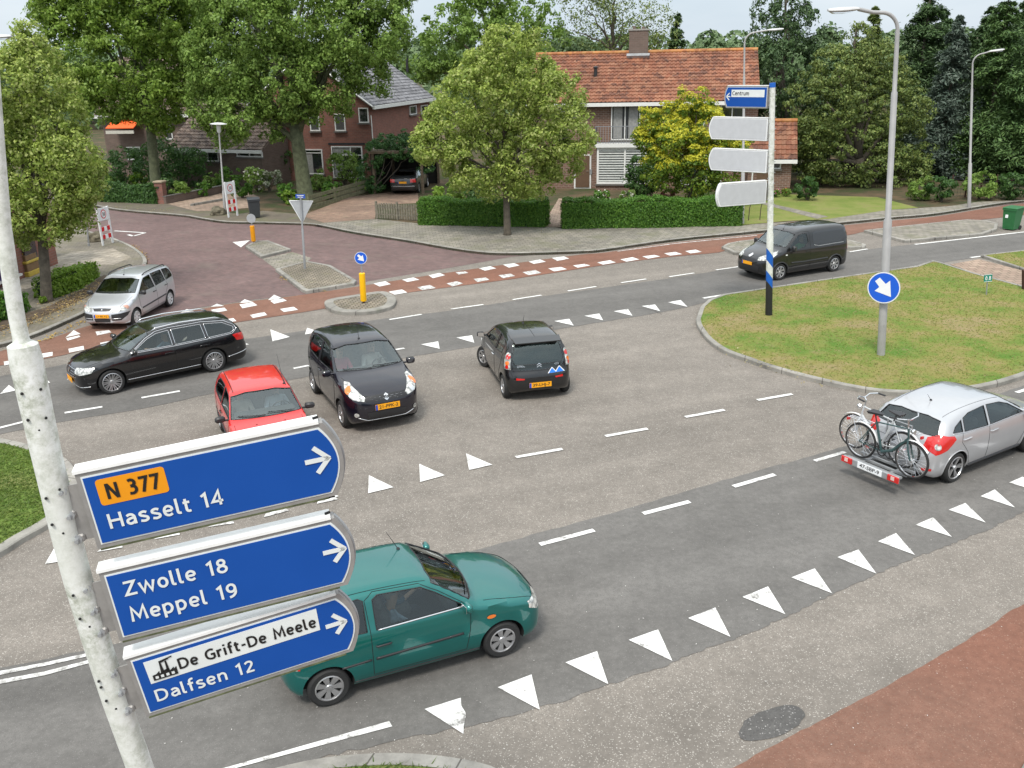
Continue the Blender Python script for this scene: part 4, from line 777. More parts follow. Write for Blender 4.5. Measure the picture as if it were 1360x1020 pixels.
# ---------------------------------------------------------------- red hatchback behind the top sign
def build_red():
    P = carpaint('red_paint', (.62, .018, .016), 0, .3)
    sp = dict(paint=P, wb=2.42, wr=.27, tw=.16, rim=.62, spokes=8, belt=.93, zc=.56, cav=(-1.45, .92), seatx=-.05,
        side=[(1.5, .2), (1.78, .26), (1.84, .42), (1.84, .58), (1.8, .7), (1.6, .8), (1.2, .88), (.95, .93), (.88, .96), (.3, 1.3), (.1, 1.36), (-.5, 1.385), (-1.2, 1.36), (-1.45, 1.3), (-1.56, 1.16), (-1.74, .9), (-1.8, .7), (-1.84, .5), (-1.8, .28), (-1.5, .2)],
        front=[(.68, .14), (.76, .3), (.79, .5), (.785, .75), (.765, .86), (.73, .93), (.61, 1.28), (.56, 1.37), (.4, 1.6), (0, 1.8)],
        plan=[(1.93, 0), (1.9, .45), (1.78, .7), (1.4, .79), (.6, .81), (-1.2, .81), (-1.6, .77), (-1.82, .66), (-1.9, .4), (-1.91, 0)],
        sidewin=[[(.72, .94), (.34, 1.17), (.15, 1.26), (-.3, 1.29), (-.34, .92)], [(-.43, .92), (-.4, 1.29), (-1.0, 1.27), (-1.22, 1.17), (-1.32, .98), (-1.2, .93)]],
        ws=mirrorpts([(.69, .955), (.59, 1.26), (.3, 1.3)]), wsx=(.98, .1), rw=mirrorpts([(.6, .96), (.52, 1.24), (.3, 1.28)]), rwx=(-2, -1.2), bow=.14, k=.06, crown=.06)
    c = Car('hatchback_car', 'bright red older hatchback half hidden behind the topmost blue sign', sp)
    c.seams([(('L', 'R'), [(.8, .9), (.8, .6), (.7, .3), (-.38, .3), (-.38, .9)]), (('L', 'R'), [(-.38, .3), (-.8, .3), (-.95, .6), (-1.2, .8), (-1.3, .95)]), ('T', [(.95, .66), (1.3, .66), (1.75, .62)]), ('T', [(.95, -.66), (1.3, -.66), (1.75, -.62)])])
    for sy in (1, -1): MB().tube([c.hit((x, sy * .53), 'T', .002) for x in np.linspace(-1.25, .2, 12)], .008, 5).build('roof_gutter', seam, c.root)
    for sd_ in 'LR': c.ribbon('rub_strip', [(-.95, .52), (.75, .52)], sd_, .05, trim)
    c.mirror(.68, .93, trim, (.1, .2, .12)); c.handle(-.28, .78, trim, .15)
    LP(c, 'headlight', [(1.84, .42, .72), (1.78, .72, .74), (1.74, .74, .6), (1.86, .42, .57)], .3, lampc); LP(c, 'tail_light', [(-1.8, .5, .6), (-1.78, .5, .8), (-1.7, .74, .8), (-1.72, .76, .6)], PI - .6, redl)
    c.decal('grille', mirrorpts([(.38, .58), (.38, .7), (.1, .7)]), 'F', trim, .006); c.plate('F', .42, ''); c.plate('B', .6, ''); c.wiper((-.02, .97), (-.55, .99)); c.wiper((.55, .97), (.02, 1.0)); c.antenna(.15, .5, .5, -1)
    for y in (-.25, .3): h = c.hit((1.1, y), 'T', .002); MB().box(h, (.02, .03, .008)).build('washer_jet', trim, c.root)
    A = G(355.5, 553, .955); B = G(329, 486, 1.36); d = (A - B); d.z = 0; d.normalize(); sc = 1.0
    c.set(A - d * .9 * sc, math.atan2(d.y, d.x), sc); return c
# ---------------------------------------------------------------- dark van
def build_van():
    P = carpaint('dark_grey_paint', (.009, .009, .010), 0, .3)
    sp = dict(cat='van', paint=P, wb=2.73, wr=.31, tw=.19, rim=.68, spokes=7, belt=1.12, zc=.7, cav=(-.55, 1.28), seatx=.12,
        side=[(1.9, .22), (2.14, .28), (2.22, .5), (2.2, .72), (2.1, .86), (1.85, 1.0), (1.5, 1.1), (1.3, 1.16), (.72, 1.62), (.45, 1.76), (0, 1.82), (-1.2, 1.83), (-1.85, 1.79), (-2.02, 1.7), (-2.12, 1.1), (-2.15, .6), (-2.14, .32), (-2.05, .24), (-1.8, .22)],
        front=[(.78, .16), (.87, .3), (.905, .5), (.9, .85), (.88, 1.05), (.84, 1.16), (.76, 1.6), (.7, 1.76), (.4, 2.0), (0, 2.2)],
        plan=[(2.3, 0), (2.22, .5), (2.0, .78), (1.6, .88), (.8, .91), (-1.6, .91), (-2.0, .87), (-2.16, .7), (-2.2, .4), (-2.2, 0)],
        sidewin=[[(1.02, 1.13), (.78, 1.38), (.52, 1.58), (.3, 1.62), (.12, 1.6), (.04, 1.3), (.2, 1.13), (.5, 1.08)]],
        ws=mirrorpts([(.78, 1.2), (.7, 1.6), (.35, 1.66)]), wsx=(1.5, .4), bow=.16, k=.1, crown=.06)
    c = Car('panel_van', 'dark grey panel van passing the black and white signpost', sp)
    dg = M('tinted_panel', (.012, .013, .015), .2, var=0, coat=1)
    for sd_ in 'LR':
        c.decal('side_panel', [(-.2, 1.2), (-.16, 1.6), (-.3, 1.66), (-1.6, 1.64), (-1.8, 1.5), (-1.82, 1.3), (-1.6, 1.18)], sd_, dg, .004); c.ribbon('sliding_rail', [(-.25, 1.16), (-.45, 1.1), (-1.75, 1.12)], sd_, .022, alloy); c.ribbon('rub_strip', [(-.95, .6), (.2, .58), (.85, .6)], sd_, .07, trim)
        c.decal('side_indicator', disc(1.12, .92, .05, .025, 12), sd_, whitep, .01, .05)
    c.seams([(('L', 'R'), [(1.1, 1.1), (1.08, .6), (.95, .32), (-.06, .32), (-.06, 1.2), (.0, 1.66), (.3, 1.7), (.6, 1.64), (1.1, 1.15)]), (('L', 'R'), [(-.08, .32), (-.9, .34), (-1.0, .6), (-1.2, .8), (-1.2, 1.1)]), ('T', [(1.4, .74), (1.8, .68), (2.0, .55)]), ('T', [(1.4, -.74), (1.8, -.68), (2.0, -.55)])])
    c.mirror(.92, 1.12, trim, (.12, .2, .22)); c.handle(.08, .95, P, .18); c.arches(trim, .06)
    LP(c, 'headlight', [(2.12, .46, .86), (1.85, .72, 1.0), (1.6, .84, 1.08), (1.62, .88, .98), (1.95, .86, .8), (2.18, .5, .76)], .55, lampc)
    LP(c, 'tail_light', [(-2.12, .74, .8), (-2.08, .74, 1.3), (-2.0, .84, 1.3), (-2.02, .88, .8)], PI - .7, redl)
    c.decal('grille', mirrorpts([(.5, .3), (.56, .56), (.2, .6)]), 'F', trim, .006); c.decal('grille', mirrorpts([(.36, .7), (.34, .8), (.1, .82)]), 'F', trim, .006)
    c.decal('badge', [(-.09, .86), (-.02, .95), (.05, .93), (.1, .9), (.06, .84), (0, .82)], 'F', chrome, .016, .2)
    c.plate('F', .62, ''); c.plate('B', .8, ''); c.wiper((-.05, 1.22), (-.65, 1.24)); c.wiper((.65, 1.22), (.05, 1.25)); c.antenna(.55, 0, .25, -.6)
    c.place((1107, 361), (1035, 372.5), 'L'); return c
# ---------------------------------------------------------------- silver five-door at the right
def build_focus():
    P = carpaint('bright_silver_paint', (.47, .475, .49), .5, .3)
    sp = dict(paint=P, wb=2.65, wr=.315, tw=.2, rim=.74, spokes=5, twin=1, belt=.96, zc=.6, cav=(-1.6, .98), seatx=-.1,
        side=[(1.85, .2), (2.12, .24), (2.19, .45), (2.16, .66), (2.02, .8), (1.7, .93), (1.3, 1.02), (1.05, 1.08), (.4, 1.4), (.12, 1.47), (-.5, 1.49), (-1.2, 1.43), (-1.66, 1.33), (-1.74, 1.24), (-1.98, .98), (-2.05, .8), (-2.12, .66), (-2.13, .36), (-2.02, .24), (-1.7, .2)],
        front=[(.76, .14), (.86, .3), (.905, .5), (.91, .75), (.885, .92), (.84, 1.02), (.68, 1.36), (.6, 1.47), (.4, 1.7), (0, 1.9)],
        plan=[(2.27, 0), (2.2, .45), (1.98, .75), (1.55, .88), (.6, .92), (-1.3, .92), (-1.8, .87), (-2.08, .7), (-2.2, .42), (-2.21, 0)],
        sidewin=[[(.85, 1.03), (.42, 1.26), (.15, 1.34), (-.28, 1.37), (-.3, 1.01)], [(-.38, 1.01), (-.36, 1.37), (-.9, 1.335), (-1.1, 1.28), (-1.14, 1.04)], [(-1.2, 1.05), (-1.17, 1.26), (-1.4, 1.17), (-1.5, 1.08)]],
        ws=mirrorpts([(.76, 1.08), (.63, 1.35), (.35, 1.4)]), wsx=(1.15, .1), rw=mirrorpts([(.7, 1.04), (.66, 1.1), (.58, 1.28), (.3, 1.32)]), rwx=(-2.2, -1.4), bow=.16, k=.09, crown=.08)
    c = Car('hatchback_car', 'silver five-door hatchback carrying bicycles on its back beside the grass', sp)
    c.seams([(('L', 'R'), [(.98, 1.0), (.96, .6), (.8, .3), (-.34, .3), (-.34, 1.0)]), (('L', 'R'), [(-.34, .3), (-.9, .3), (-1.02, .6), (-1.25, .85), (-1.2, 1.05)]), ('B', mirrorpts([(.66, .64), (.7, .82)])), ('T', [(-1.5, .54), (.2, .6)]), ('T', [(-1.5, -.54), (.2, -.6)])])
    for sd_ in 'LR': c.ribbon('window_trim', [(.85, 1.01), (-.3, .99), (-1.14, 1.02), (-1.52, 1.06)], sd_, .018, chrome); c.ribbon('sill_strip', [(-.9, .26), (.9, .26)], sd_, .06, trim)
    c.mirror(.85, 1.04, P, (.12, .2, .14)); c.handle(-.18, .87, P, .22); c.handle(-1.08, .89, P, .22); c.arches(P, .03)
    LP(c, 'tail_light', [(-2.02, .56, .82), (-1.95, .62, 1.0), (-1.8, .76, 1.08), (-1.5, .87, 1.02), (-1.45, .88, .95), (-1.72, .9, .78), (-1.95, .82, .7)], PI - .95, redl, inner_=[(-1.88, .78, .86, .06, lampc)])
    LP(c, 'headlight', [(2.1, .45, .76), (1.7, .8, .92), (1.5, .87, .95), (1.75, .87, .78), (2.1, .6, .66)], .5, lampc)
    c.decal('rear_reflector', [(-.6, .36), (-.76, .37), (-.76, .42), (-.6, .42)], 'B', redl, .008); c.decal('rear_reflector', [(.6, .36), (.76, .37), (.76, .42), (.6, .42)], 'B', redl, .008)
    c.antenna(-1.1, 0, .16, -.9); c.place((1268, 640), (1364, 601), 'R'); return c
def build_parked():
    P = carpaint('parked_car_paint', (.03, .032, .036), .3, .3)
    sp = dict(paint=P, wb=2.6, wr=.31, tw=.19, rim=.7, spokes=6, belt=.93, zc=.58, cav=(-1.25, .9), seatx=-.1,
        side=[(1.85, .2), (2.15, .26), (2.2, .5), (2.1, .74), (1.6, .86), (1.0, .95), (.3, 1.32), (.0, 1.4), (-.6, 1.41), (-1.1, 1.33), (-1.6, 1.07), (-2.05, 1.03), (-2.15, .95), (-2.2, .6), (-2.18, .3), (-2.0, .2)],
        front=[(.72, .14), (.82, .3), (.86, .5), (.86, .78), (.84, .92), (.8, .98), (.64, 1.3), (.58, 1.4), (.4, 1.6), (0, 1.8)], plan=[(2.28, 0), (2.2, .45), (1.95, .75), (1.5, .85), (-1.6, .86), (-2.05, .8), (-2.22, .6), (-2.3, 0)],
        sidewin=[[(.75, .97), (.3, 1.22), (.1, 1.28), (-.3, 1.3), (-.32, .96)], [(-.4, .96), (-.38, 1.3), (-.8, 1.27), (-1.2, 1.06), (-1.1, .98)]], ws=mirrorpts([(.72, 1.0), (.6, 1.27)]), wsx=(1.1, .1), rw=mirrorpts([(.66, 1.06), (.56, 1.28)]), rwx=(-1.8, -.9))
    c = Car('saloon_car', 'dark saloon parked under the ivy-covered carport', sp); LP(c, 'tail_light', [(-2.2, .5, .72), (-2.18, .5, .9), (-2.1, .8, .93), (-2.08, .85, .72)], PI - .4, redl); c.plate('B', .72, ''); c.ribbon('bumper_strip', mirrorpts([(.75, .5)]), 'B', .03, chrome)
    g = G(541, 259, .1); c.set((g.x, g.y + 2.2, 0), rad(83), 1); c.root.location.z = .115; return c
cars = dict(green=build_green(), splash=build_splash(), c1=build_c1(), wagon=build_wagon(), mpv=build_mpv(), red=build_red(), van=build_van(), focus=build_focus(), parked=build_parked())
# ================================================ poles, signs, street furniture
galv = M('galvanised_steel', (.33, .34, .35), .5, .4, var=.15, vs=4); signback = M('sign_back', (.45, .47, .49), .45, .3, var=.08)
dirty = newmat('mossy_white_pole'); m_, nt_, b_ = dirty; dirty = m_
_t = nd(nt_, 'ShaderNodeTexCoord').outputs['Object']
_c = ramp(nt_, noise(nt_, _t, 9, 9, .78), [(.36, (.15, .17, .1)), (.45, (.38, .4, .33)), (.53, (.62, .63, .59)), (.62, (.78, .79, .78))]); _c = mix(nt_, ramp(nt_, noise(nt_, _t, 1.6, 3), [(.35, .1), (.6, .8)]), _c, (.66, .67, .63)); nt_.links.new(_c, b_.inputs['Base Color']); b_.inputs['Roughness'].default_value = .75; bump(nt_, b_, noise(nt_, _t, 30, 5), .5, .004)
cap_w = M('sign_cap_white', (.78, .78, .77), .5, var=.06, vs=8); edge_g = M('sign_edge_grey', (.28, .27, .26), .5, .2, var=.15, vs=8)
blue_s = newmat('sign_blue'); m_, nt_, b_ = blue_s; blue_s = m_; _t = nd(nt_, 'ShaderNodeTexCoord').outputs['Object']; _c = ramp(nt_, noise(nt_, _t, 1.5, 4), [(.3, (.004, .062, .3)), (.7, (.006, .07, .33))])
_c = mix(nt_, ramp(nt_, noise(nt_, _t, 5, 8, .8), [(.66, 0), (.76, .6)]), _c, (.04, .08, .1)); nt_.links.new(_c, b_.inputs['Base Color']); b_.inputs['Roughness'].default_value = .5; b_.inputs['Specular IOR Level'].default_value = .25
white_s = M('sign_white', (.66, .69, .68), .5, var=.04); orange_s = M('sign_orange', (.75, .28, .0), .5, var=.03); black_s = M('sign_black', (.008, .008, .008), .5, var=0); moss = M('mossy_edge', (.09, .1, .05), .9, var=.5, vs=12)
blue_r = M('round_blue', (.004, .1, .6), .35, var=.02, coat=.3); white_r = M('round_white', (.78, .79, .8), .35, var=.02); yellow_b = M('bollard_yellow', (.9, .48, .0), .45, var=.04); red_s = M('sign_red', (.6, .012, .02), .4, var=.03); post_w = M('post_white', (.72, .73, .74), .5, var=.08)
def board_poly(L_, H, ins=0, side=1, bulge=.055):
    """outline of an arrow-ended board; local x to the right, z down from 0; curved on the free end"""
    P = [(ins, -ins)]; l0 = L_ * (1 - bulge)
    n = 14
    for k in range(n + 1):
        t = k / n; z = -ins - (H - 2 * ins) * t; x = l0 - ins * .6 + (L_ - l0) * (1 - (2 * t - 1) ** 2) - ins * .4
        P.append((x, z))
    P.append((ins, -H + ins)); return [(side * x, z) for x, z in P]
def make_board(name, label, mtx, L_, H, T, side, group, front=1, blank=False, cat='road sign'):
    """front=+1: face looks to local -y"""
    o = thing(name, label, cat, group=group); o.matrix_world = mtx
    P = board_poly(L_, H, 0, side); y0, y1 = (0, T)
    MB().prism([(x, y0, z) for x, z in P], (0, T, 0)).build('casing', edge_g if not blank else post_w, o)
    Q = [(side * -.008, .006), (side * (L_ * .925), .006)]; MB().box((side * L_ * .4625, T / 2, .010), (L_ * .925 + .016, T + .02, .02), 0).build('top_cap', cap_w, o)
    MB().box((side * L_ * .46, T / 2, -H - .006), (L_ * .9, T + .006, .012), 0).build('bottom_rail', moss, o)
    # raised rim of the free end
    rim = board_poly(L_, H, 0, side)[1:-1]; MB().tube([(x, T * .5, z) for x, z in rim], .014, 6).build('end_rim', galv if not blank else cap_w, o, smooth=1)
    if not blank:
        MB().prism([(x, -.004, z) for x, z in board_poly(L_, H, .026, side)], (0, .006, 0)).build('white_border', white_s, o)
        MB().prism([(x, -.008, z) for x, z in board_poly(L_, H, .036, side)], (0, .006, 0)).build('blue_face', blue_s, o)
    else: MB().prism([(x, -.004, z) for x, z in board_poly(L_, H, .03, side)], (0, .006, 0)).build('blank_face', M('sign_grey_back', (.47, .48, .5), .5, var=.05), o)
    return o
def arrow(parent, x, z, l, h, mat, y=-.014, side=1, w=.03):
    mb = MB(); hh = h / 2
    def bar(a, b):
        a = Vector((a[0], y, a[1])); b = Vector((b[0], y, b[1])); t = (b - a).normalized(); n = Vector((-t.z, 0, t.x)) * w / 2; mb.prism([a - n, b - n, b + n, a + n], (0, .004, 0))
    bar((x - side * l, z), (x - side * w * .4, z)); c = w * .32
    h *= 1.15; hh *= 1.15; bar((x - side * h * .5, z + hh), (x, z - c * .5)); bar((x - side * h * .5, z - hh), (x, z + c * .5)); return mb.build('arrow', mat, parent)
def EL(cx, cy, rx, ry): return ('o', [(cx + rx * math.cos(q), cy + ry * math.sin(q)) for q in np.linspace(0, 2 * PI, 20, endpoint=False)])
def LL(*p): return ('l', list(p))
def SS(*p): return ('l', [(v.x, v.y) for v in catmull([(x, y, 0) for x, y in p], 5)])
GLY = {'H': (.67, [LL((.07, 0), (.07, 1)), LL((.6, 0), (.6, 1)), LL((.07, .52), (.6, .52))]), 'N': (.68, [LL((.08, 0), (.08, 1)), LL((.1, .97), (.58, .03)), LL((.6, 0), (.6, 1))]),
    'a': (.5, [SS((.09, .59), (.2, .67), (.34, .64), (.42, .5), (.43, .25), (.43, 0)), SS((.43, .42), (.27, .41), (.11, .33), (.08, .18), (.18, .06), (.32, .09), (.43, .2))]),
    's': (.46, [SS((.4, .6), (.26, .67), (.11, .61), (.1, .47), (.25, .37), (.39, .28), (.4, .13), (.25, .05), (.07, .1))]), 'e': (.51, [SS((.09, .36), (.26, .36), (.44, .36)), SS((.44, .36), (.42, .56), (.27, .67), (.12, .58), (.07, .36), (.12, .14), (.27, .05), (.43, .12))]),
    'l': (.24, [SS((.07, 1.05), (.07, .6), (.07, .16), (.12, .06), (.22, .05))]), 't': (.36, [SS((.15, .9), (.15, .5), (.15, .17), (.21, .06), (.34, .06)), LL((.02, .66), (.34, .66))]), 'Z': (.6, [LL((.04, .93), (.53, .93), (.07, .07), (.57, .07))]),
    'w': (.74, [LL((.03, .72), (.19, .03), (.37, .68), (.55, .03), (.71, .72))]), 'o': (.52, [EL(.26, .36, .19, .3)]), 'M': (.82, [LL((.07, 0), (.13, .98), (.41, .25), (.69, .98), (.75, 0))]),
    'p': (.53, [LL((.07, -.27), (.07, .72)), SS((.07, .52), (.2, .66), (.36, .62), (.45, .36), (.36, .11), (.2, .05), (.07, .14))]), 'D': (.68, [LL((.07, .0), (.07, 1)), SS((.07, .93), (.32, .93), (.53, .8), (.61, .5), (.53, .2), (.32, .07), (.07, .07))]),
    'f': (.33, [SS((.36, 1.02), (.23, 1.01), (.15, .88), (.15, .5), (.15, 0)), LL((.02, .66), (.32, .66))]), 'n': (.52, [LL((.07, 0), (.07, .72)), SS((.07, .5), (.18, .63), (.32, .66), (.43, .52), (.44, .25), (.44, 0))]),
    'C': (.62, [SS((.59, .86), (.42, .94), (.2, .86), (.08, .65), (.08, .35), (.2, .14), (.42, .06), (.6, .14))]), 'G': (.68, [SS((.6, .86), (.42, .94), (.2, .86), (.08, .65), (.08, .35), (.2, .14), (.42, .06), (.6, .12)), LL((.38, .48), (.6, .48), (.6, .1))]),
    'r': (.36, [LL((.07, 0), (.07, .72)), SS((.07, .42), (.15, .6), (.34, .66))]), 'i': (.17, [LL((.08, 0), (.08, .72)), LL((.08, .88), (.08, 1.04))]), '-': (.36, [LL((.04, .42), (.32, .42))]), 'u': (.52, [SS((.07, .72), (.07, .3), (.12, .1), (.25, .05), (.38, .14), (.44, .3)), LL((.44, .72), (.44, 0))]),
    'm': (.78, [LL((.07, 0), (.07, .72)), SS((.07, .5), (.17, .63), (.28, .66), (.38, .52), (.39, .25), (.39, 0)), SS((.39, .5), (.5, .63), (.6, .66), (.7, .52), (.71, .25), (.71, 0))]),
    '1': (.36, [LL((.04, .8), (.24, .95), (.24, 0))]), '2': (.54, [SS((.08, .8), (.22, .93), (.4, .88), (.44, .68), (.33, .45), (.09, .08)), LL((.06, .07), (.5, .07))]), '3': (.54, [SS((.08, .9), (.27, .93), (.42, .8), (.38, .6), (.18, .53)), SS((.18, .53), (.42, .45), (.45, .22), (.3, .07), (.06, .08))]),
    '4': (.6, [LL((.42, 0), (.42, .97), (.06, .28), (.57, .28))]), '7': (.52, [LL((.04, .93), (.48, .93), (.18, 0))]), '8': (.54, [EL(.27, .74, .16, .19), EL(.27, .29, .2, .22)]), '9': (.54, [EL(.27, .67, .19, .26), SS((.46, .62), (.44, .3), (.3, .1), (.12, .03))]), '0': (.54, [EL(.27, .5, .19, .43)]), '.': (.2, [LL((.09, -.02), (.09, .14))]), ' ': (.3, [])}
def letters(s, name, parent, x0, x1, zb, cap, mat, y=-.013, w=.15, dirn=1, gap=.11):
    tot = sum(GLY[c][0] + gap for c in s) - gap; kx = (x1 - x0) / tot; x = 0; mb = MB(); n_ = 0
    for c in s:
        if c == ' ': mb.build(name, mat, parent, fixn=False); mb = MB(); x += GLY[c][0] + gap; continue
        for kind, P in GLY[c][1]:
            P = [Vector((x0 + (x + a) * kx, 0, zb + b * cap)) for a, b in P]; m = len(P); Lp = []; Rp = []; cl = kind == 'o'
            for i, p in enumerate(P):
                a = P[i - 1] if (i or cl) else None; b = P[(i + 1) % m] if (i < m - 1 or cl) else None
                t1 = (p - a).normalized() if a is not None else (b - p).normalized(); t2 = (b - p).normalized() if b is not None else t1
                n1 = Vector((-t1.z, 0, t1.x)); n2 = Vector((-t2.z, 0, t2.x)); n = n1 + n2; n = n.normalized() if n.length > .1 else n1; q = w * cap / 2 / max(.45, n.dot(n1)); Lp.append(p + n * q); Rp.append(p - n * q)
            yy = y - .0004 * (n_ % 4); n_ += 1; V = [Vector((p.x, yy, p.z)) for p in Lp] + [Vector((p.x, yy, p.z)) for p in Rp]
            mb.add(V, [(i, (i + 1) % m, m + (i + 1) % m, m + i) for i in range(m if cl else m - 1)])
        x += GLY[c][0] + gap
    o = mb.build(name, mat, parent, fixn=False); return o
def onboard(s, name, parent, x0, x1, z_base, cap, mat, y=-.013, bold=0): return letters(s, name, parent, x0, x1, z_base, cap, mat, y, .18 if mat == black_s else .165)
# --- near signpost (white, mossy) at the left
DH = 5.45
def RD(px, py, dh=DH):
    d = ray(px, py); return Vector((0, 0, CH)) + d * (dh / math.hypot(d.x, d.y))
spole = thing('signpost', 'white mossy signpost with pale lichen carrying the blue direction signs', 'signpost')
prof = [(-16, 60), (-11, 120), (-5, 200), (3.5, 300), (15.5, 380), (22, 420), (28, 450)]
up = [RD(x, y, DH + .1) for x, y in prof]; lo_ = [RD(x, y, DH + .1) for x, y in [(29, 454), (35, 480), (61, 600), (85, 700), (103.5, 770), (131, 860), (154, 930), (181, 1005), (200, 1060)]]
base = lo_[-1] + (lo_[-1] - lo_[-2]).normalized() * 0; foot = Vector((base.x + .12, base.y + .02, 0))
spole.location = foot
rel = lambda P: [p - foot for p in P]
MB().tube(rel([lo_[0]] + [RD(30, 458, DH + .1)] + lo_[1:] + [foot]), [.05, .08, .088] + [.082] * 6 + [.085, .1], 20).build('lower_pole', dirty, spole, smooth=1)
MB().tube(rel([up[0] + (up[0] - up[1]).normalized() * 2.2] + up + [lo_[0]]), [.042] + [.043] * 7 + [.048], 18).build('upper_pole', dirty, spole, smooth=1)
mb = MB(); 
for x, y in [(29, 523), (54, 517), (37, 558), (61, 555), (52, 571), (61, 662), (79, 650), (69, 697), (84, 708), (97, 791), (106, 822), (119, 832), (131, 905), (134, 913), (141, 931), (154, 941)]:
    h = RD(x, y, DH + .02); d = ray(x, y).normalized(); mb.lathe([(0, .009), (.006, .007), (.009, 0), (.009, -.02)], h - foot + d * .004, 8, d.to_track_quat('-Z', 'Y').to_matrix())
mb.build('fixing_stud', under, spole)
GRP = 'blue direction signs on the white post'
def near_sign(label, TL, TR, BL, extra):
    A = RD(*TL); o = Vector((0, 0, CH)); dA = (A - o).dot(_f); B = o + ray(*TR) * (dA * 1.06); u = (B - A); l0 = u.length; u.normalize()
    C = o + ray(*BL) * (dA + .17); v = (C - A); v -= u * v.dot(u); H = v.length; up_ = -v.normalized(); Y = up_.cross(u).normalized()
    m = Matrix((u, Y, up_)).transposed().to_4x4(); m.translation = A
    print('SIGN', l0, H, 'lean', math.degrees(math.acos(min(1, up_.z))))
    s = make_board('direction_sign', label, m, l0 / .945, H, .1, 1, GRP)
    # bracket to the pole
    MB().box((-.07, .05, -H * .52), (.16, .012, H * .72), 0).box((-.11, .05, -H * .2), (.07, .05, .05), 0, None, .01).box((-.1, .05, -H * .52), (.07, .05, .05), 0, None, .01).box((-.09, .05, -H * .84), (.07, .05, .05), 0, None, .01).build('bracket', edge_g, s)
    mb = MB()
    for k in (.2, .52, .84): MB().lathe([(0, .03), (.012, .03), (.014, 0), (.03, 0), (.03, -.01)], (-.1, .02, -H * k + .0), 8, RX(PI / 2)).build('bolt', galv, s)
    pass; MB().box((l0 * .975, .04, .028), (.035, .014, .012), 0, RZ(.3)).build('cap_screw', under, s)
    extra(s, l0, H); return s
def s1(s, l, H):
    x0, x1, z0, z1 = .066 * l, .335 * l, -.12 * H, -.455 * H; r = .02
    P = []
    for cx, cz, q0 in ((x1 - r, z0 - r, 0), (x0 + r, z0 - r, 1), (x0 + r, z1 + r, 2), (x1 - r, z1 + r, 3)):
        for k in range(5): q = PI / 2 * (q0 + k / 4); P.append((cx + r * math.cos(q), -.011, cz + r * math.sin(q)))
    MB().prism(P, (0, .004, 0)).build('road_number_panel', orange_s, s)
    onboard('N 377', 'lettering', s, .098 * l, .305 * l, -.385 * H, .2 * H, black_s, -.014, .008); onboard('Hasselt 14', 'lettering', s, .072 * l, .535 * l, -.765 * H, .195 * H, white_s)
    arrow(s, 1.0 * l, -.465 * H, .105 * l, .3 * H, white_s)
def s2(s, l, H):
    onboard('Zwolle 18', 'lettering', s, .078 * l, .51 * l, -.385 * H, .2 * H, white_s); onboard('Meppel 19', 'lettering', s, .073 * l, .525 * l, -.755 * H, .2 * H, white_s); arrow(s, 1.02 * l, -.45 * H, .1 * l, .28 * H, white_s)
def s3(s, l, H):
    MB().prism([(x * l, -.011, -z * H) for x, z in ((.068, .13), (.878, .115), (.872, .47), (.07, .49))], (0, .004, 0)).build('white_panel', white_s, s)
    onboard('De Grift-De Meele', 'lettering', s, .21 * l, .86 * l, -.395 * H, .17 * H, black_s, -.014, .007); onboard('Dalfsen 12', 'lettering', s, .07 * l, .53 * l, -.79 * H, .19 * H, white_s); arrow(s, 1.0 * l, -.455 * H, .1 * l, .28 * H, white_s)
    mb = MB(); X = lambda a: .088 * l + a * .11 * l; Z = lambda b: -.45 * H + b * .3 * H; Y = -.016
    def q(*P, m=0, y=Y): mb.prism([(X(a), y, Z(b)) for a, b in P], (0, .003, 0), m)
    q((0, 0), (1, 0), (1, .42), (.9, .3), (.9, .42), (.72, .28), (.66, .46), (.3, .28), (.3, .42), (.16, .3), (0, .28))
    q((.36, .3), (.5, .3), (.46, .86), (.4, .86)); q((.6, .3), (.72, .3), (.69, .84), (.63, .84))
    for x0, x1, z in ((.4, .95, .92), (.44, .8, .86)): q((x0, z), (x1, z + .1), (x1, z + .05), (x0, z - .05))
    for k in range(4): q((.1 + .22 * k, .08), (.22 + .22 * k, .08), (.22 + .22 * k, .2), (.1 + .22 * k, .2), m=1, y=Y - .003)
    mb.build('factory_symbol', [black_s, white_s], s)
near_sign('topmost blue direction sign of the white post, orange N 377 panel above Hasselt 14', (98.6, 630), (428, 561.5), (123, 731), s1)
near_sign('middle blue direction sign of the white post reading Zwolle 18 and Meppel 19', (130.6, 761), (444, 688), (156, 853), s2)
near_sign('lowest blue direction sign of the white post with factory symbol and Dalfsen 12', (166, 875), (450, 788.4), (191, 954), s3)
